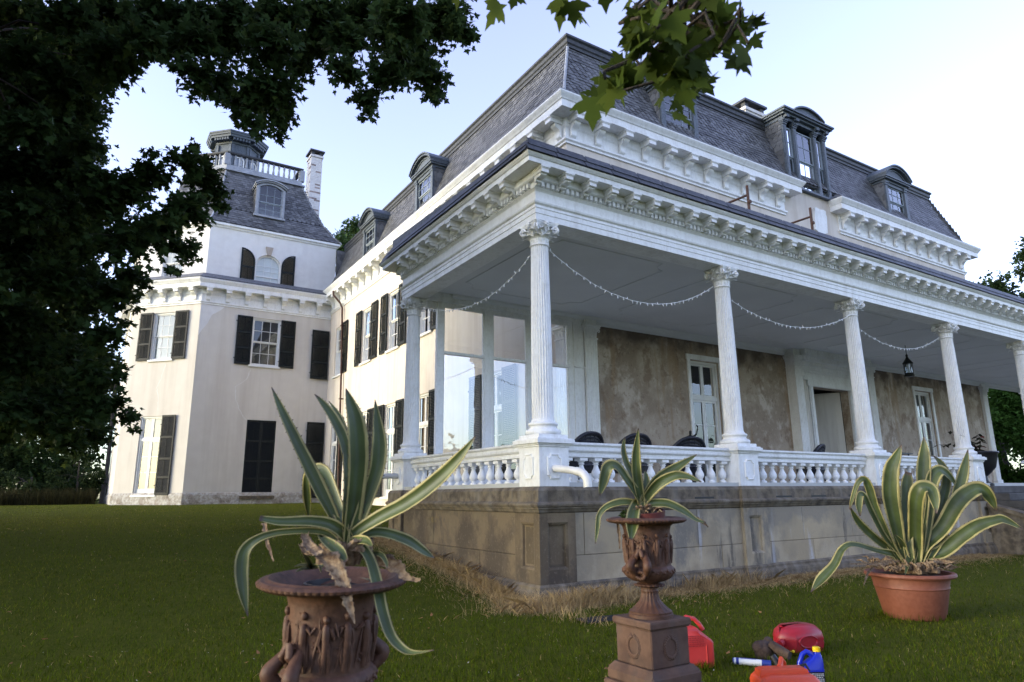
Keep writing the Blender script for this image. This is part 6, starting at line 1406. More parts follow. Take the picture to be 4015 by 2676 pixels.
# ---- big terracotta pot with the third agave
pb_ = empty('terracotta_pot', (3.02, -4.0, 0), 0, 'large round terracotta coloured plastic pot on the lawn at the right', 'flower pot')
m = MB(); rp = .52
m.lathe([(.34, 0), (.355, .02), (.43, .37), (.437, .375), (.44, .385), (.435, .395), (.455, .50), (.465, .505), (.52, .51), (.535, .53), (.53, .555), (.515, .565), (.475, .56), (.455, .52), (.44, .48)], 72, cap=False); m.build('pot_shell', terra, pb_, smooth=40)
m = MB(); m.lathe([(.452, .50), (.25, .55), (.01, .60)], 30, cap=False); m.build('soil', soil, pb_)
agave('agave_plant', 'C', AGAVE['C']['base'], 'very large variegated agave with broad folding leaves in the terracotta pot', (-.85, -.5, .1), 2.6)
m = MB(); rr = random.Random(19)
lt = empty('leaf_litter', (3.02, -4.0, .55), 0, 'heap of dry brown leaf scraps on the soil of the terracotta pot', 'dead leaves')
for k in range(150):
    a, r_ = rr.uniform(0, 6.28), .50 * rr.random() ** .5; p = Vector((r_ * math.cos(a), r_ * math.sin(a), .04 + rr.uniform(0, .09))); q = p + Vector((rr.uniform(-.16, .16), rr.uniform(-.16, .16), rr.uniform(-.02, .08)))
    m.tube([tuple(p), tuple((p + q) / 2 + Vector((0, 0, .03))), tuple(q)], [.014, .012, .003], 4)
m.build('dry_leaf', deadm, lt)

# ---- fuel cans and other things on the grass
def can_body(w, d, h, top):
    """side profile extruded: shoulders slope up to the handle"""
    m = MB()
    def ring(inset, y):
        return [(x, y, z) for x, z in [(-w / 2 + inset, inset + .02), (-w / 2 + .03 + inset, inset), (w / 2 - .03 - inset, inset), (w / 2 - inset, inset + .02), (w / 2 - inset * .8, h * .62), (w / 2 - .012 - inset, h * .68), (w / 2 - .13 - inset * .5, h - .025 - inset), (w / 2 - .16, h - inset), (-w / 2 + .10, h - inset), (-w / 2 + .03 + inset, h - .03 - inset), (-w / 2 + inset, h - .07)]]
    m.loft([ring(.028, -d / 2), ring(.008, -d / 2 + .012), ring(0, -d / 2 + .03), ring(0, d / 2 - .03), ring(.008, d / 2 - .012), ring(.028, d / 2)], cap=True)
    for s in (-1, 1):                        # pressed panels on the faces
        m.loft([[(x * q, s * (d / 2 + o), z * q + h * .36 * (1 - q)) for x, z in ((-w * .30, h * .14), (w * .30, h * .14), (w * .30, h * .60), (-w * .30, h * .60))] for q, o in ((1, -.004), (.96, .006), (.92, .006), (.9, .002))], cap=True)
    return m
c1 = empty('fuel_can', (-1.24, -4.15, 0), R(-24), 'bright red plastic fuel can standing behind the stone pedestal', 'fuel can')
can_body(.38, .23, .36, 0).build('can_body', redp, c1, smooth=30)
m = MB(); m.tube([(-.10, 0, .35), (-.09, 0, .41), (-.03, 0, .44), (.05, 0, .42), (.10, 0, .37), (.13, 0, .32)], [.022, .022, .02, .02, .022, .024], 10); m.build('handle', redp, c1, smooth=60)
m = MB(); m.lathe([(.034, .345), (.034, .39), (.03, .395)], 16, c=(-.15, 0)); m.build('cap', blackp, c1)
m = MB(); rr = random.Random(2)
for r_ in range(6):
    u = -.085
    while u < .075: w_ = rr.uniform(.008, .03); m.box(u, min(u + w_, .085), -.1235, -.1215, .285 - r_ * .017, .294 - r_ * .017); u += w_ + .006
m.build('moulded_print', faint, c1)
c2 = empty('fuel_can', (.10, -4.33, 0), R(-12), 'dark red plastic fuel can lying on its side on the grass', 'fuel can')
m = MB(); w, d, h = .50, .34, .26
def rr_ring(ix, iy, z): return [(-w / 2 + .10 + ix, -d / 2 + iy, z), (w / 2 - .05 - ix, -d / 2 + iy, z), (w / 2 - ix, -d / 2 + .05 + iy, z), (w / 2 - ix, d / 2 - .05 - iy, z), (w / 2 - .05 - ix, d / 2 - iy, z), (-w / 2 + .10 + ix, d / 2 - iy, z), (-w / 2 + ix, d / 2 - .14 - iy, z), (-w / 2 + ix, -d / 2 + .12 + iy, z)]
m.loft([rr_ring(.04, .04, .0), rr_ring(.008, .008, .03), rr_ring(0, 0, .10), rr_ring(.004, .004, .12), rr_ring(0, 0, .14), rr_ring(.012, .012, .20), rr_ring(.05, .05, .25), rr_ring(.07, .07, .262)], cap=True)
m.build('can_body', dredp, c2, smooth=40)
m = MB(); m.loft([[(.0 + .11 * q * math.cos(t), -d / 2 - .004 + o, .125 + .052 * q * math.sin(t)) for t in np.linspace(0, 2 * PI, 21)[:-1]] for q, o in ((1.15, .004), (1.05, -.008), (.95, -.004), (.86, .02))], cap=True); m.build('hand_grip', dredp, c2, smooth=50)
m = MB(); m.tube([(-w / 2 + .0, -.08, .12), (-w / 2 - .05, -.10, .11)], .035, 12); m.build('spout_collar', dredp, c2)
m = MB(); m.sphere((-w / 2 - .02, -d / 2 + .02, .05), .017, 10, 6); m.sphere((-w / 2 + .03, -d / 2 - .02, .055), .016, 10, 6); m.tube([(-w / 2 - .02, -d / 2 + .02, .05), (-w / 2 + .03, -d / 2 - .02, .055)], .006, 6); m.build('stopper', yellowp, c2)
c3 = empty('fuel_can', (-1.70, -5.52, 0), R(-28), 'orange red plastic fuel can with a black nozzle at the bottom edge of the photo', 'fuel can')
m = MB(); w, d, h = .44, .30, .30
m.loft([[(x * (w / 2 - i), y * (d / 2 - i), z) for x, y in ((-1, -.8), (-.86, -1), (.86, -1), (1, -.8), (1, .8), (.86, 1), (-.86, 1), (-1, .8))] for i, z in ((.02, 0), (.0, .02), (0, .225), (.01, .25), (.03, .275), (.06, .285))], cap=True)
m.build('can_body', orangep, c3, smooth=35)
m = MB(); m.loft([[(-.02 + x * .19 * q, .0 + y * .05 * q, z) for x, y in ((-1, -1), (1, -1), (1, 1), (-1, 1))] for q, z in ((1, .27), (.95, .31), (.8, .322))], cap=True); m.tube([(.05, .10, .27), (.045, .09, .33), (.02, .075, .36), (.0, .05, .33), (-.02, .03, .31)], [.02, .018, .018, .02, .022], 8); m.build('handle', orangep, c3, smooth=50)
m = MB(); m.tube([(.02, .10, .28), (.0, .12, .33), (-.02, .14, .37)], [.032, .028, .024], 10); m.build('nozzle', blackp, c3, smooth=50)
m = MB(); m.lathe([(.03, .27), (.03, .31), (.022, .315)], 14, c=(.15, .05)); m.tube([(.15, .05, .31), (.19, .04, .325), (.21, .02, .28)], [.012, .012, .006], 7); m.build('cap', blackp, c3)
j = empty('blue_jug', (-1.16, -5.36, 0), R(-33), 'blue plastic jug with yellow cap and black label on the grass', 'jug')
m = MB()
def jr(w, d, z, ox=0): return [(ox + w / 2 * math.copysign(abs(math.cos(t)) ** .6, math.cos(t)), d / 2 * math.copysign(abs(math.sin(t)) ** .6, math.sin(t)), z) for t in np.linspace(0, 2 * PI, 29)[:-1]]
m.loft([jr(.19, .11, 0), jr(.205, .122, .012), jr(.205, .122, .20), jr(.20, .118, .215), jr(.165, .10, .245, .02), jr(.10, .08, .285, .05), jr(.062, .062, .31, .062), jr(.05, .05, .318, .064), jr(.05, .05, .335, .064)], cap=True); m.build('jug_body', bluep, j, smooth=50)
m = MB(); m.tube([(-.085, 0, .17), (-.082, 0, .25), (-.055, 0, .315), (-.02, 0, .335), (.015, 0, .315), (.045, 0, .285)], [.022, .020, .019, .020, .022, .02], 10); m.build('handle', bluep, j, smooth=60)
m = MB(); m.lathe([(.030, .335), (.030, .366), (.027, .37)], 20, c=(.064, 0)); m.build('cap', yellowp, j)
m = MB(); m.box(-.075, .085, -.0645, -.0615, .03, .195); m.build('label', inkm, j)
m = MB(); rr = random.Random(8)
for r_ in range(9):
    u = -.03 if r_ < 5 else .02
    while u < .07: w_ = rr.uniform(.006, .02); m.box(u, min(u + w_, .076), -.0665, -.0650, .178 - r_ * .013, .185 - r_ * .013); u += w_ + .004
m.box(-.07, -.035, -.0665, -.0650, .035, .085); m.box(-.07, .08, -.0651, -.0646, .035, .19, 1); m.build('label_print', [paperm, inkm], j)
g = empty('grease_cartridge', (-.86, -4.33, .035), R(-56), 'white and blue cardboard grease tube lying on the grass', 'grease tube')
m = MB(); m.tube([(0, 0, 0), (.25, 0, 0)], .030, 16); m.build('tube', mat('white_card', (.50, .53, .58), .5), g, smooth=50)
m = MB(); m.tube([(.25, 0, 0), (.33, 0, 0)], .031, 16); m.tube([(.02, 0, 0), (.045, 0, 0)], .0308, 16); m.tube([(-.012, 0, 0), (0, 0, 0)], .027, 16); m.box(.06, .20, -.012, .012, .029, .0312); m.build('blue_band', mat('dark_blue_print', (.01, .025, .20), .4), g, smooth=50)
r0 = empty('crumpled_rag', (-.50, -4.40, 0), 0, 'grey brown crumpled cloth bag on the grass beside the grease tube', 'rag')
m = MB(); m.sphere((0, 0, .10), .12, 16, 10, (1, .8, 1)); m.sphere((.10, -.05, .12), .075, 14, 9); m.sphere((-.07, .02, .15), .07, 14, 9); m.tube([(.02, -.08, .2), (.05, -.17, .14), (.07, -.28, .10)], [.05, .058, .05], 12); m.sphere((.09, .02, .19), .05, 10, 6)
rg = m.build('cloth', ragm, r0, smooth=60); r0.scale = (.85, .85, .85)
dsp = rg.modifiers.new('rumple', 'DISPLACE'); tx = bpy.data.textures.new('rumple', 'CLOUDS'); tx.noise_scale = .09; dsp.texture = tx; dsp.strength = .05
gr = empty('iron_grate', (-.40, -1.86, gzf(-.4, -1.86) + .01), R(-8), 'dark iron grate lying in the dry grass by the porch corner', 'grate')
m = MB()
for k in range(9): m.box(-.30, .30, -.15 + k * .035, -.135 + k * .035, 0, .02)
m.box(-.32, -.301, -.17, .16, 0, .022); m.box(.301, .32, -.17, .16, 0, .022); m.build('bars', gratem, gr)

# ---- things on the porch
def wicker_chair(loc, rz, label):
    o = empty('wicker_chair', loc, rz, label, 'chair', 'black wicker chairs on the porch')
    m = MB(); n = 15
    for r_ in range(9):                     # woven barrel back: stacked hoops
        z = .42 + r_ * .065; 
        pts = [((.44 + .03 * r_ / 8) * math.cos(t), (.30 + .02 * r_ / 8) * math.sin(t) + .02, z + (r_ / 8) * (.09 * math.sin(t) - .36 * abs(math.cos(t)) ** 3)) for t in np.linspace(-.15, PI + .15, 25)]
        m.tube(pts, .022, 6)
    pts = [(.48 * math.cos(t), .33 * math.sin(t) + .02, .96 + .10 * math.sin(t) - .34 * (abs(math.cos(t)) ** 3)) for t in np.linspace(-.2, PI + .2, 25)]
    m.tube(pts, .042, 8)
    for t in np.linspace(-.1, PI + .1, 14): m.tube([(.435 * math.cos(t), .295 * math.sin(t) + .02, .38), (.465 * math.cos(t), .32 * math.sin(t) + .02, .94 + .08 * math.sin(t) - .34 * (abs(math.cos(t)) ** 3))], .012, 5)
    sh = []
    for z_ in (.40, .55, .72, .93): sh.append([((.43 + .03 * z_) * math.cos(t), (.295 + .02 * z_) * math.sin(t) + .02, min(z_, .97) + ((.09 * math.sin(t) - .33 * abs(math.cos(t)) ** 3) * max(0, (z_ - .55) / .38))) for t in np.linspace(-.15, PI + .15, 25)])
    m.loft(sh, closed=False)
    m.build('backrest', wick, o)
    s = MB(); s.lathe([(.01, .36), (.33, .36), (.35, .38), (.34, .42), (.01, .43)], 24, cap=False); s.lathe([(.345, .24), (.35, .36)], 24, cap=False, mod=lambda r, a, i: r * (1 + .02 * math.sin(a * 20))); s.xf(Matrix.Diagonal((1.28, 1, 1, 1))); s.build('seat', wick, o)
    for x, y in ((-.35, -.2), (.35, -.2), (-.30, .24), (.30, .24)): MB().tube([(x, y, 0), (x, y, .37)], .024, 7).build('leg', wick, o)
    return o
wc = wicker_chair((1.85, 1.40, ZF), R(190), 'black wicker chair behind the first column, leftmost of the chairs')
for x, y, rz, lb in ((3.0, 1.3, PI, 'black wicker chair showing above the rail behind the middle agave, second from the left'), (4.62, 1.35, R(172), 'black wicker chair beside the dark statue, just left of the second column'), (9.3, 1.5, R(200), 'black wicker chair in front of the open doorway')):
    dup(wc, (x, y, ZF), rz, lb)
for o_ in [o for o in C.objects if o.name.startswith('wicker_chair')]: o_.scale = (1.05, 1, .90)
tbn = empty('iron_table', (13.4, 1.9, ZF), 0, 'black iron table behind the rail near the third column', 'table')
m = MB(); m.box(-.9, .9, -.4, .4, .86, .89); 
for k in range(9): m.box(-.88 + k * .2, -.80 + k * .2, -.39, .39, .892, .90)
m.build('table_top', wick, tbn)
for x in (-.8, .8):
    for y in (-.33, .33): MB().tube([(x, y, 0), (x * .95, y * .9, .5), (x, y, .858)], .02, 6).build('leg', wick, tbn)
# statue: one continuous figure grown with a skin modifier, on a dark pedestal
sped = empty('statue_stand', (6.63, 3.0, ZF), 0, 'dark round stand under the bronze figure on the porch', 'stand')
m = MB(); m.lathe([(.20, 0), (.20, .06), (.12, .10), (.10, .45), (.16, .50), (.16, .54)], 24); m.build('stand', bronze, sped, smooth=40)
def skin_figure(name, loc, rz, label, joints, edges, root=0, k=1., mt=bronze, cat='statue'):
    me = bpy.data.meshes.new(name); me.from_pydata([tuple(Vector(j[:3]) * k) for j in joints], edges, [])
    o = bpy.data.objects.new(name, me); C.objects.link(o); o.location = loc; o.rotation_euler = (0, 0, rz)
    md = o.modifiers.new('skin', 'SKIN'); md.use_smooth_shade = True
    for i, j_ in enumerate(joints): me.skin_vertices[0].data[i].radius = (j_[3] * k, j_[3] * k)
    me.skin_vertices[0].data[root].use_root = True
    sb = o.modifiers.new('sub', 'SUBSURF'); sb.levels = 2; sb.render_levels = 2
    me.materials.append(mt); tag(o, label, cat); return o
JT = [(0, 0, .92, .115), (0, .0, 1.08, .105), (.02, 0, 1.25, .13), (.02, 0, 1.38, .11), (.03, 0, 1.48, .05), (.04, -.01, 1.56, .07), (.05, -.02, 1.66, .085), (.05, -.02, 1.74, .06),
      (.18, 0, 1.40, .06), (.34, -.02, 1.50, .05), (.44, -.03, 1.70, .042), (.47, -.03, 1.90, .036), (.43, -.05, 1.99, .034), (.38, -.06, 2.03, .018),
      (-.16, 0, 1.38, .06), (-.26, -.08, 1.20, .05), (-.20, -.22, 1.08, .04), (-.14, -.28, 1.06, .03),
      (.10, 0, .84, .10), (.14, -.04, .48, .072), (.13, .02, .10, .05), (.13, -.12, .03, .038), (-.10, 0, .84, .10), (-.16, .02, .48, .072), (-.22, .08, .10, .05), (-.22, -.06, .03, .038)]
EG = [(0, 1), (1, 2), (2, 3), (3, 4), (4, 5), (5, 6), (6, 7), (3, 8), (8, 9), (9, 10), (10, 11), (11, 12), (12, 13), (3, 14), (14, 15), (15, 16), (16, 17), (0, 18), (18, 19), (19, 20), (20, 21), (0, 22), (22, 23), (23, 24), (24, 25)]
skin_figure('bronze_statue', (6.63, 3.0, ZF + .54), R(-25), 'dark bronze figure with one arm raised, standing on the porch beside the window', JT, EG, 0, .475)
# hanging lantern
la = empty('hanging_lantern', (16.95, 2.6, 5.35), 0, 'dark iron lantern hanging from the porch ceiling', 'lantern')
m = MB(); m.tube([(0, 0, .72), (0, 0, 1.09)], .015, 6); m.sphere((0, 0, .72), .06, 10, 7); m.sphere((0, 0, .62), .08, 10, 7, (1, 1, .8)); m.lathe([(.04, .66), (.10, .60), (.20, .50), (.24, .46), (.24, .44), (.20, .43)], 20); m.build('lantern_top', bronze, la, smooth=50)
m = MB(); m.lathe([(.20, .0), (.23, .01), (.24, .05), (.21, .07), (.20, .12)], 20); 
for k in range(6): a = k * PI / 3; m.tube([(.19 * math.cos(a), .19 * math.sin(a), .10), (.20 * math.cos(a), .20 * math.sin(a), .44)], .012, 5)
m.build('lantern_frame', bronze, la, smooth=50)
m = MB(); m.lathe([(.175, .12), (.18, .43)], 20, cap=False); m.build('lantern_glass', glass, la); la.scale = (.68, .68, 1)
# string lights between the columns
def swag(a, b, sag, label, n=17, skew=0.):
    a, b = Vector(a), Vector(b); o = empty('string_lights', tuple((a + b) / 2), 0, label, 'string lights', 'light strings hung between the porch columns'); c0 = (a + b) / 2
    pts = [a.lerp(b, t) + Vector((0, 0, -sag * 4 * t * (1 - t) * (1 + skew * (t - .5)))) for t in np.linspace(0, 1, 41)]
    rr = random.Random(n); MB().tube([tuple(p - c0 + Vector((0, rr.uniform(-.006, .006), rr.uniform(-.006, .006)))) for p in pts], .0075, 5).build('cord', wire, o)
    bl = MB()
    for k in range(1, n * 2):
        t = k / (n * 2) + rr.uniform(-.008, .008); p = a.lerp(b, t) + Vector((0, 0, -sag * 4 * t * (1 - t) * (1 + skew * (t - .5)))) - c0
        d = Vector((rr.uniform(-.02, .02), rr.uniform(-.02, .02), -.055 if rr.random() > .2 else .05)); bl.tube([tuple(p), tuple(p + d * .5), tuple(p + d)], [.009, .010, .004], 5)
    bl.build('mini_bulb', bulbm, o); bl_ = o.children[-1]; bl_['kind'] = 'stuff'
    return o
swag((.14, .10, 5.93), (S - .16, .10, 5.84), .70, 'string of unlit white mini lights between the first and second front columns', 17)
swag((S + .16, .10, 5.70), (2 * S - .1, -.12, 5.86), .52, 'string of unlit white mini lights between the second and third front columns', 16)
swag((2 * S + .17, .10, 5.72), (3 * S - .15, .10, 5.86), .50, 'string of unlit white mini lights between the third and fourth front columns', 15)
swag((-.02, .16, 5.78), (.14, D - .1, 6.03), .50, 'string of unlit white mini lights along the left side of the porch', 17, -.5)
# potted plant and black planter at the head of the steps
pp_ = empty('planter_urn', (14.75, -.05, 1.70), 0, 'black planter with a leggy dark red leaved plant at the top of the steps', 'planter')
m = MB(); m.lathe([(.24, 0), (.24, .06), (.13, .12), (.11, .26), (.20, .34), (.34, .50), (.40, .72), (.43, .86), (.47, .90), (.46, .93), (.38, .91), (.01, .88)], 28, cap=False); m.build('planter_body', blackp, pp_, smooth=40)
m = MB(); rr = random.Random(12); lf = MB()
for k in range(7):
    a = rr.uniform(0, 6.28); p = [Vector((0, 0, .88))]
    dr = Vector((math.cos(a) * .4 - .35, math.sin(a) * .4, rr.uniform(.5, 1.)))
    for s in range(6): dr += Vector((rr.uniform(-.2, .2), rr.uniform(-.2, .2), -.10)); p.append(p[-1] + dr * .17)
    m.tube([tuple(q) for q in p], [.014 - .0018 * s for s in range(7)], 5)
    for q in p[1:]:
        for z in range(2): b = rr.uniform(0, 6.28); t = Vector((math.cos(b), math.sin(b), -.5)); sd_ = Vector((-math.sin(b), math.cos(b), .2)); lf.add([tuple(q), tuple(q + t * .08 + sd_ * .05), tuple(q + t * .18), tuple(q + t * .08 - sd_ * .05)], [(0, 1, 2, 3)])
m.build('stem', bark, pp_); lf.build('foliage', ivyL, pp_)
# white glass carriage lamp far right on the steps wall
cl_ = empty('garden_lantern', (20.2, -.9, 1.25), 0, 'small white globe lantern among dark shrubs right of the steps', 'lantern')
m = MB(); m.lathe([(.11, .0), (.16, .10), (.17, .22), (.12, .30), (.05, .33)], 18); m.build('globe', mat('frosted_globe', (.55, .6, .68), .3), cl_, smooth=60)
m = MB(); m.lathe([(.04, -1.25), (.04, -.01)], 10); m.lathe([(.06, .331), (.03, .37)], 10); m.build('post', blackp, cl_)
# ladder brackets on the porch roof
def jack(loc, rz, label):
    o = empty('roof_bracket', loc, rz, label, 'scaffold bracket', 'rusty pipe brackets on the porch roof')
    m = MB(); m.tube([(0, 0, -.25), (0, 0, .93)], .032, 8); m.tube([(0, 0, .52), (0, -.06, .52)], .045, 8); m.build('upright_pipe', irongrey, o)
    m = MB(); m.tube([(0, 0, .70), (-.10, 1.75, .72)], .028, 8); m.tube([(-.07, 1.25, .71), (-.05, 1.2, .45)], .022, 7); m.build('arm_pipe', irongrey, o)
    return o
jk = jack((5.83, .0, 7.52), 0, 'left rusty pipe bracket standing on the porch roof edge')
jk2 = dup(jk, (8.19, .0, 7.52), 0, 'right rusty pipe bracket standing on the porch roof edge, nearer the shield plaque')

# ================================================================ GROUND AND VEGETATION
# ---- lawn: one sheet to the horizon
xs = np.unique(np.concatenate([np.linspace(-900, -60, 12), np.linspace(-60, -14, 24), np.linspace(-14, 22, 110), np.linspace(22, 70, 24), np.linspace(70, 900, 12)]))
ys = np.unique(np.concatenate([np.linspace(-900, -60, 12), np.linspace(-60, -14, 24), np.linspace(-14, 30, 130), np.linspace(30, 80, 24), np.linspace(80, 900, 12)]))
X, Y = np.meshgrid(xs, ys); Zg = gz(X, Y)
V = np.stack([X.ravel(), Y.ravel(), Zg.ravel()], 1); nx_, ny_ = len(xs), len(ys)
ii, jj = np.meshgrid(np.arange(nx_ - 1), np.arange(ny_ - 1)); a = (jj * nx_ + ii).ravel()
Fq = np.stack([a, a + 1, a + nx_ + 1, a + nx_], 1).ravel()
def lawn_x(N, L, co, cur, mix, ramp, ntex, mapped):
    # bare dry strip along the porch base
    sx = N.new('ShaderNodeSeparateXYZ'); L.new(co, sx.inputs[0])
    def mth(op, a_, b_=None):
        x = N.new('ShaderNodeMath'); x.operation = op
        for i, q in enumerate((a_, b_)):
            if q is None: continue
            if isinstance(q, (int, float)): x.inputs[i].default_value = q
            else: L.new(q, x.inputs[i])
        return x.outputs[0]
    dx = mth('SUBTRACT', -.45, sx.outputs[0]); dy = mth('SUBTRACT', -.45, sx.outputs[1])
    d = mth('MAXIMUM', dx, dy)                                 # distance outside the plinth
    d = mth('ADD', d, mth('MULTIPLY', mth('SUBTRACT', ntex(1.6, 5), .5), 1.1))
    back = mth('SUBTRACT', sx.outputs[1], 6.0); d = mth('MAXIMUM', d, back)
    m_ = ramp(d, .25, .65, 1., 0.)
    return mix(m_, cur, (.25, .178, .08))
lawnm = mat('lawn', (.062, .076, .006), .95, [(.22, (.10, .104, .014), .10), (1.3, (.052, .068, .005), .14), (9, (.038, .052, .004), .16), (60, (.085, .088, .016), .1)], (50, .9, .03), extra=lawn_x, spec=.03)
me = raw_mesh('lawn', V, Fq, [4] * (len(Fq) // 4), [lawnm])
me.polygons.foreach_set('use_smooth', [True] * len(me.polygons))
lawn = bpy.data.objects.new('lawn', me); C.objects.link(lawn); tag(lawn, kind='structure', label='mown green lawn sloping up past the porch to the tower', cat='lawn')

def dry(x, y):                                    # 1 in the bare strip
    d = np.maximum(-.45 - x, -.45 - y); d = np.maximum(d, y - 6.)
    return np.clip((.75 - d) / .5, 0, 1)
def blades(name, n, sampler, hmin, hmax, w, mt, lean=.6, label=None, keep=None):
    x, y = sampler(n)
    if keep is not None: k = keep(x, y); x, y = x[k], y[k]
    n = len(x); z = gz(x, y) - .004; h = rng.uniform(hmin, hmax, n); a = rng.uniform(0, 2 * PI, n); ln = rng.normal(0, lean, n) * h; la_ = rng.uniform(0, 2 * PI, n)
    ww = w * rng.uniform(.6, 1.3, n); ux, uy = np.cos(a) * ww, np.sin(a) * ww; lx, ly = np.cos(la_) * ln, np.sin(la_) * ln
    V = np.empty((n, 5, 3)); 
    V[:, 0] = np.stack([x - ux, y - uy, z], 1); V[:, 1] = np.stack([x + ux, y + uy, z], 1)
    V[:, 2] = np.stack([x + ux * .8 + lx * .35, y + uy * .8 + ly * .35, z + h * .55], 1); V[:, 3] = np.stack([x + lx, y + ly, z + h], 1); V[:, 4] = np.stack([x - ux * .8 + lx * .35, y - uy * .8 + ly * .35, z + h * .55], 1)
    me = raw_mesh(name, V.reshape(-1, 3), np.arange(n * 5), np.full(n, 5), [mt]); o = bpy.data.objects.new(name, me); C.objects.link(o)
    return tag(o, label, 'grass', None, 'stuff')
def samp(r0, r1, a0, a1, p=1.):
    """points in a fan in front of the camera position, denser near"""
    def f(n):
        r = r0 * (r1 / r0) ** (rng.random(n) ** p); a = rng.uniform(R(a0), R(a1), n)
        return -6.3 + r * np.cos(a), -9.0 + r * np.sin(a)
    return f
def outside(x, y): return ~((x > -.42) & (y > -.42) & (y < 6)) & ~((x > 4.5) & (y > 0)) & (dry(x, y) < rng.random(len(x)) * .9)
blades('lawn_grass', 230000, samp(3.2, 42, 8, 108), .022, .058, .0035, grassL, .55, 'short mown grass of the lawn', outside)
def patch(x, y): return np.sin(x * .9 + 1.3 * np.sin(y * .6)) + np.sin(y * .8 + 1.7 * np.sin(x * .5 + 2)) + .8 * np.sin(x * 2.3 - y * 1.9) + rng.normal(0, .7, len(x)) > .55
blades('lawn_grass', 120000, samp(3.2, 42, 8, 108), .02, .05, .0035, grassY, .6, 'yellowish patches of short mown grass in the lawn', lambda x, y: outside(x, y) & patch(x, y))
def around(pts, r0, r1):
    def f(n):
        k = rng.integers(0, len(pts), n); a = rng.uniform(0, 2 * PI, n); r = np.array([p[2] for p in pts])[k] + rng.uniform(r0, r1, n); return np.array([p[0] for p in pts])[k] + r * np.cos(a), np.array([p[1] for p in pts])[k] + r * np.sin(a)
    return f
blades('tall_grass', 2600, around([(-1.24, -4.15, .17), (.10, -4.33, .24), (-1.70, -5.52, .2), (-1.16, -5.36, .1), (3.02, -4.0, .34), (-2.895, -5.395, .26), (-5.2, -5.62, .36), (-.5, -4.4, .12)], -.04, .10), .05, .12, .003, grassL, .45, 'unmown grass standing round the feet of the pots and cans')
blades('tall_grass', 5000, samp(4, 20, 20, 105), .05, .10, .003, grassL, .5, 'taller tufts of grass scattered over the lawn', outside)
blades('dry_blades', 3500, samp(3.4, 34, 12, 106), .02, .05, .0022, strawL, .9, 'dry tan blades scattered through the lawn', outside)
def strip(n):
    t = rng.random(n); k = rng.random(n) < .42
    off = rng.gamma(1.5, .20, n) * (.5 + np.abs(np.sin(t * 23) * np.cos(t * 61)) * 1.2)
    x = np.where(k, -.42 - off, rng.uniform(-.9, 13, n)); y = np.where(k, rng.uniform(-.9, 5.8, n), -.42 - off)
    return x, y
def pout(x, y): return ~((x > -.40) & (y > -.40))
blades('dry_grass', 30000, strip, .02, .085, .0026, strawL, 1.6, 'dead straw coloured grass along the foot of the porch', pout)
blades('dry_grass', 2600, lambda n: (rng.normal(.25, .6, n) + 0, -.50 - np.abs(rng.normal(0, .22, n))), .08, .30, .0028, strawL, .9, 'tall dead grass tufts at the porch corner', pout)
blades('dry_grass', 2200, lambda n: (-.5 - np.abs(rng.normal(0, .22, n)), rng.normal(.9, 1.3, n)), .06, .22, .0028, strawL, 1., 'dead grass tufts along the left foot of the porch', pout)
blades('dry_grass', 900, lambda n: (rng.normal(3.4, .5, n), -.45 - np.abs(rng.normal(0, .1, n))), .12, .3, .0028, strawL, .7, 'tall dead grass tufts under the first front bay', pout)
# fallen leaves and clover heads
V, F = [], []
def fallen_(n, size, seed):
    r_ = np.random.default_rng(seed); x, y = samp(3.4, 22, 30, 104)(n); V, F = [], []
    for i in range(n):
        if x[i] > -.4 and y[i] > -.4: continue
        s = size * r_.uniform(.5, 1.2); a = r_.uniform(0, 6.28); c = np.array([x[i], y[i], gzf(x[i], y[i]) + .045]); u = np.array([math.cos(a), math.sin(a), r_.uniform(-.4, .4)]); w = np.array([-math.sin(a), math.cos(a), r_.uniform(-.4, .4)])
        j = len(V); V += [tuple(c - u * s), tuple(c - u * .3 * s + w * s * .6), tuple(c + u * s + np.array([0, 0, .3 * s])), tuple(c + w * -.55 * s)]; F.append((j, j + 1, j + 2, j + 3))
    m = MB(); m.add(V, F); return m
o = fallen_(170, .035, 3).build('fallen_leaves', fallen); tag(o, 'tan fallen leaves scattered over the lawn', 'fallen leaves', None, 'stuff')
o = fallen_(420, .010, 5).build('clover_flowers', mat('clover_white', (.5, .47, .4), .8)); tag(o, 'tiny pale clover heads dotted in the lawn', 'clover', None, 'stuff')

# ---- maple leaves: five-lobed blades on drooping sprays
LOBES = [(0, 0), (.10, .02), (.40, -.13), (.30, .08), (.50, .17), (.70, .38), (.47, .37), (.42, .50), (.20, .42), (.27, .63), (.14, .70), (.0, 1.02)]
LOBE = LOBES + [(-x, y) for x, y in reversed(LOBES[1:-1])]
LP = np.array([(x, y - .0, -.10 * abs(x) - .06 * y * y) for x, y in LOBE])
def leaf_mesh(name, pos, size, mt, out=None, droop=.5, simple=False):
    n = len(pos); size = np.broadcast_to(size, n)
    d = rng.normal(size=(n, 3)) if out is None else out + rng.normal(0, .55, (n, 3)); d[:, 2] -= droop
    d /= np.linalg.norm(d, axis=1)[:, None]
    nn = rng.normal(0, .55, (n, 3)); nn[:, 2] += 1.; nn -= d * (nn * d).sum(1)[:, None]; nn /= np.linalg.norm(nn, axis=1)[:, None]; s = np.cross(d, nn)
    lp = LP if not simple else np.array([(0, 0, 0), (.4, .35, -.06), (.16, .55, 0), (0, 1, -.08), (-.16, .55, 0), (-.4, .35, -.06)]); k = len(lp)
    V = pos[:, None, :] + size[:, None, None] * (s[:, None, :] * lp[None, :, 0, None] + d[:, None, :] * lp[None, :, 1, None] + nn[:, None, :] * lp[None, :, 2, None])
    return raw_mesh(name, V.reshape(-1, 3), np.arange(n * k), np.full(n, k), [mt])
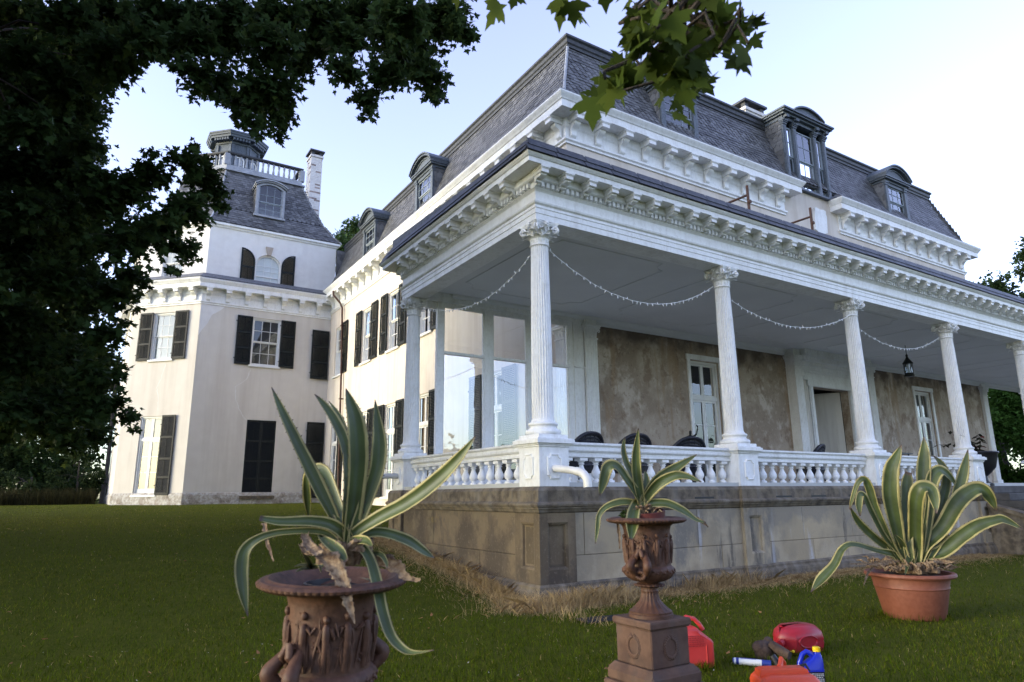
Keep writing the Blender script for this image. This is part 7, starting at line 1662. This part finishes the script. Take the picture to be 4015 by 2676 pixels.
def sprays(spheres, density, size, trunk=None):
    """twig paths inside each clump with leaves along them; returns leaf positions, outward directions, twig paths"""
    P, Dn, T = [], [], []
    for (x, y, z, r) in spheres:
        c = np.array([x, y, z]); nsp = max(3 if r > .06 else 1, int(density * r * r))
        for i in range(nsp):
            d = rng.normal(size=3); d[2] *= .6; d /= np.linalg.norm(d)
            a = c + d * r * rng.uniform(-.2, .35); L = r * rng.uniform(.5, .85); b = a + d * L + np.array([0, 0, -.22 * L])
            T.append((a, (a + b) / 2 + np.array([0, 0, .05 * L]), b)); nl = max(4 if r > .06 else 2, int(L / (size * .62)) + (3 if r > .06 else 1))
            t = rng.uniform(.12, 1.02, nl); q = a + (b - a) * t[:, None] + rng.normal(0, size * .38, (nl, 3)); P.append(q); dd = np.tile(d * .9, (nl, 1)); dd += rng.normal(0, .3, (nl, 3)); Dn.append(dd)
    return np.concatenate(P), np.concatenate(Dn), T
def limbs(mb, base, targets, r0, groups, seed, follow=False):
    """a few main limbs, each dividing towards the clumps it carries"""
    rr = random.Random(seed); base = Vector(base); T = [Vector(t) for t in targets]; cs = rr.sample(T, min(groups, len(T)))
    for it in range(4):
        gr = [[] for c in cs]
        for t in T: gr[min(range(len(cs)), key=lambda i: (cs[i] - t).length)].append(t)
        cs = [sum(g, Vector()) / len(g) if g else c for g, c in zip(gr, cs)]
    for g, c in zip(gr, cs):
        if not g: continue
        if follow: base = Vector((base.x, base.y, max(2.5, c.z - 1.0)))
        mid = base.lerp(c, .35) + Vector((rr.uniform(-.4, .4), rr.uniform(-.4, .4), .5)); e = base.lerp(c, .72) + Vector((rr.uniform(-.3, .3), rr.uniform(-.3, .3), .3))
        pts = []
        for k in range(11):
            t = k / 10; pts.append(base * (1 - t) ** 2 + mid * 2 * t * (1 - t) + e * t * t + Vector((rr.uniform(-.06, .06), rr.uniform(-.06, .06), rr.uniform(-.06, .06))) * (1 if 0 < k < 10 else 0))
        mb.tube(pts, [r0 * (1 - .6 * k / 10) for k in range(11)], 8)
        for t in g: branches(mb, pts[rr.choice((6, 8, 10))], [t], r0 * .33, 5, rr.randint(0, 999))
def branches(mb, base, targets, r0, n=6, seed=0, sag=.0):
    rr = random.Random(seed); base = Vector(base)
    for t in targets:
        t = Vector(t); pts = [base]; 
        for k in range(1, n): 
            s = k / n; pts.append(base.lerp(t, s) + Vector((rr.uniform(-.12, .12), rr.uniform(-.12, .12), rr.uniform(-.1, .1) + .3 * math.sin(s * PI) * .35 * (t - base).length / 6)))
        pts.append(t); mb.tube(pts, [r0 * (1 - .88 * k / n) + .006 for k in range(n + 1)], 6)
def tree(name, loc, label, crown_spheres, density, lsize, lmat, bmat, trunk_pts, trunk_r, limb_targets, limb_r, limb_from, droop=.5, simple=False, twigs=True, group=None, cat='tree', twr=.006, follow=False):
    o = empty(name, loc, 0, label, cat, group); lo = np.array(loc)
    sp = [(x - lo[0], y - lo[1], z - lo[2], r) for x, y, z, r in crown_spheres]
    P, Dn, T = sprays(sp, density, lsize)
    ob = bpy.data.objects.new('crown', leaf_mesh('crown', P, rng.uniform(.7, 1.25, len(P)) * lsize, lmat, Dn, droop, simple)); C.objects.link(ob); ob.parent = o
    tm = MB()
    if trunk_pts: tm.tube([tuple(Vector(p) - Vector(loc)) for p in trunk_pts], trunk_r, 12)
    for f_, ts in zip(limb_from, limb_targets): limbs(tm, Vector(f_) - Vector(loc), [Vector(t) - Vector(loc) for t in ts], limb_r, max(1, len(ts) // 6), len(ts), follow)
    if twigs:
        for a, b, c in T[::2]: tm.tube([tuple(a), tuple(b), tuple(c)], [twr, twr * .7, twr * .4], 3, cap=False)
    tm.build('trunk', bmat, o, smooth=60)
    return o
tx_, ty_ = -12.5, 8.0; tz_ = gzf(tx_, ty_)
big = [s for s in MAPLE]
pick = [s for i, s in enumerate(MAPLE) if i % 3 == 0 and math.hypot(s[0] + 12.5, s[1] - 8) < 6.]
lo_ = [s for s in pick if s[2] < 7]; mi_ = [s for s in pick if 7 <= s[2] < 10.5]; hi_ = [s for s in pick if s[2] >= 10.5]
tree('maple_tree', (tx_, ty_, tz_ - .1), 'large dark maple with spreading branches filling the left and upper left of the photo', big, 220, .145, mapleL, bark,
     [(tx_, ty_, tz_ - .3), (tx_ + .05, ty_, tz_ + 1.5), (tx_ + .2, ty_ + .1, 5), (tx_ + .3, ty_ + .3, 9), (tx_ + .4, ty_, 13), (tx_ + .2, ty_ + .4, 16)], [.62, .46, .40, .30, .18, .05],
     [[s[:3] for s in lo_], [s[:3] for s in mi_], [s[:3] for s in hi_]], .13, [(tx_ + .15, ty_ + .1, 4.2), (tx_ + .25, ty_ + .2, 6.6), (tx_ + .3, ty_ + .1, 13.4)], .45, follow=True)
# ---- maple overhead, whose branch hangs in front of the lens at the top
ox, oy = -7.5, -14.5; oz = gzf(ox, oy)
hang = tree('maple_tree', (ox, oy, oz - .1), 'maple behind the viewer whose big blurred leaves hang in at the top right', [(x, y, z, r * .85) for x, y, z, r in NEAR], 150, .125, mapleN, bark,
     [(ox, oy, oz - .3), (ox, oy, 2.5), (ox + .2, oy + .3, 6), (ox + .4, oy + .4, 11)], [.5, .36, .30, .12],
     [[(-4.2, -7.2, 3.75)], [s[:3] for s in CANOPY[::3]]], .07, [(ox + .2, oy + .2, 5.2), (ox + .25, oy + .3, 6.5)], .75, twr=.003)
P, Dn, T = sprays([(x - ox, y - oy, z - oz + .1, r) for x, y, z, r in CANOPY[::2]], 34, .16)
ob = bpy.data.objects.new('crown', leaf_mesh('crown', P, rng.uniform(.8, 1.3, len(P)) * .17, canopyL, Dn, .5, True)); C.objects.link(ob); ob.parent = hang
nb = MB(); NB = [Vector((-4.35, -7.6, 4.15)), Vector((-4.2, -7.2, 3.75))]
b0 = Vector((-4.2, -7.2, 3.75)) - Vector((ox, oy, oz - .1))
for s in NEAR[:16]: branches(nb, b0, [Vector(s[:3]) - Vector((ox, oy, oz - .1))], .008, 5, seed=int(s[0] * 100) % 97)
nb.build('twig', bark, hang)

# ---- trees behind the house and beyond the lawn
def blob_crown(c, rx, rz, n, seed, rr=(.5, .9)):
    r_ = np.random.default_rng(seed); out = []
    while len(out) < n:
        d = r_.normal(size=3); d /= np.linalg.norm(d); q = r_.uniform(.35, 1) ** .6
        out.append((c[0] + d[0] * rx * q, c[1] + d[1] * rx * q, c[2] + d[2] * rz * q, r_.uniform(*rr) * rx * .42))
    return out
def bgtree(name, x, y, top, rx, label, lm, lsize, n=16, seed=0, density=24, bot=None, z0=None, tr=.3, group=None, rr=(.5, .9), simple=True):
    z0 = gzf(x, y) if z0 is None else z0; bot = z0 + (top - z0) * .25 if bot is None else bot
    c = (x, y, (top + bot) / 2); sp = blob_crown(c, rx, (top - bot) / 2, n, seed, rr)
    return tree(name, (x, y, z0 - .1), label, sp, density / max(1, rx * .25), lsize, lm, bark2, [(x, y, z0 - .4), (x + .1, y, (z0 + bot) / 2), (x, y + .1, c[2]), (x, y, top - .5)], [tr, tr * .8, tr * .5, .05], [[s[:3] for s in sp[::2]]], tr * .3, [(x, y + .05, bot + .5)], .3, simple, twigs=False, group=group)
bgtree('sun_blocker_tree', -21.5, 9.0, 12, 5.2, 'unseen broad tree added left of the large maple to block low sun from the porch', canopyL, .32, 60, 72, 90, bot=.8, tr=.35)  # unseen tree, added to keep low sun off the porch side
bgtree('pine_tree', 15.5, 60.5, 31.8, 5.2, 'pale green pine top rising behind the wing roof beside the tower', pineL, .40, 26, 21, 60, bot=20, tr=.4)
bgtree('tall_tree', 47.2, 8.3, 18.6, 4.2, 'dark feathery tree above the right end of the porch roof', farL, .30, 22, 23, 46, bot=9, tr=.3)
bgtree('garden_tree', 43, 10.5, 8.6, 4.5, 'bright green tree seen under the porch roof at its far right end', brightL, .26, 44, 25, 130, bot=.6, tr=.25)
bgtree('garden_tree', 36, 3.0, 3.6, 2.4, 'dark round bush beyond the steps at the right edge', shrubL, .16, 16, 26, 70, bot=.2, tr=.12)
bgtree('garden_tree', 27.5, -2.2, 3.0, 1.9, 'dark bush right of the steps, nearer than the others', shrubL, .13, 16, 27, 90, bot=.1, tr=.1)
bgtree('slim_tree', -5.2, 41, 11.5, 1.9, 'slender grey trunked tree just left of the tower base', mapleL, .2, 14, 28, 60, bot=6.2, tr=.16)
for i, (x, y, top, rx, lb) in enumerate([(-11.6, 40, 3.9, 2.2, 'green shrub at the far left edge of the lawn'), (-8.8, 38.5, 3.3, 1.8, 'low green shrub, second from the left beyond the lawn'), (-6.6, 38.8, 4.3, 1.6, 'leafy green shrub close to the tower corner'), (-9.8, 45, 5.2, 2.6, 'taller dark shrub behind the low ones at the left'), (-14.2, 42, 5.0, 2.4, 'dark bush beyond the left edge of the lawn')]):
    bgtree('garden_shrub', x, y, top, rx, lb, shrubL, .15, 18, 40 + i, 110, bot=gzf(x, y) + .25, tr=.08)
blades('tall_weeds', 9000, lambda n: (rng.uniform(-15, -5.6, n), rng.uniform(35.5, 39, n)), .3, 1.0, .014, weedL, .25, 'strip of dry tall weeds beyond the lawn at the left')
# the dark wood behind, reads as one mass
def wood(name, pts, label, top, lm, lsize, dens, seed, rr=(1.6, 2.8)):
    r_ = np.random.default_rng(seed); sp = []
    for x, y in pts:
        for k in range(5): z = gzf(x, y) + r_.uniform(.1, 1) * top; sp.append((x + r_.uniform(-3, 3), y + r_.uniform(-3, 3), z, r_.uniform(*rr)))
    P, Dn, T = sprays(sp, dens, lsize)
    o = bpy.data.objects.new(name, leaf_mesh(name, P, rng.uniform(.7, 1.3, len(P)) * lsize, lm, Dn, .4, True)); C.objects.link(o); return tag(o, label, 'trees', None, 'stuff')
wood('distant_wood', [(-26 + 1.9 * k, 50 + 3 * math.sin(k * 1.3)) for k in range(11)], 'dark belt of trees closing the view behind the shrubs at the left', 13, mapleL, .42, 24, 51)
wood('distant_wood', [(52 + 2.5 * k, 2 + 9 * k * .4) for k in range(8)], 'dark belt of trees beyond the right end of the porch', 8, farL, .55, 5, 52)
wood('distant_wood', [(60 * math.cos(R(a)) + 5, 55 * math.sin(R(a)) - 8) for a in range(190, 350, 7)], 'line of trees across the lawn behind the viewer, mirrored in the porch glass', 8, farL, .8, 2.6, 53, (2.2, 3.6))
wood('distant_wood', [(-24 + 1.7 * k, 45.5 + 1.2 * math.sin(k * 2.3)) for k in range(11)], 'dark thicket just behind the shrubs at the left', 9.5, mapleL, .34, 24, 61, (1.2, 2.0))
# blue tarpaulin glimpsed behind the left corner of the tower
tpz = empty('blue_tarpaulin', (-5.5, 46.5, gzf(-5.5, 46.5)), 0, 'bit of blue tarpaulin over a frame behind the tower at the left', 'tarpaulin')
m = MB(); m.loft([[(-1.6, 0, 3.6), (-.9, 0, 4.3), (.9, 0, 4.35), (1.5, 0, 3.7)], [(-1.6, 2.5, 3.6), (-.9, 2.5, 4.2), (.9, 2.5, 4.3), (1.5, 2.5, 3.7)]], closed=False); m.loft([[(-1.6, 0, 3.58), (-.9, 0, 4.28), (.9, 0, 4.33), (1.5, 0, 3.68)], [(-1.6, 2.5, 3.58), (-.9, 2.5, 4.18), (.9, 2.5, 4.28), (1.5, 2.5, 3.68)]], closed=False); m.build('tarp_sheet', tarp, tpz)
for x in (-1.5, 1.4):
    for y in (.05, 2.4): MB().tube([(x, y, 0), (x, y, 3.65)], .04, 6).build('frame_pole', irongrey, tpz)
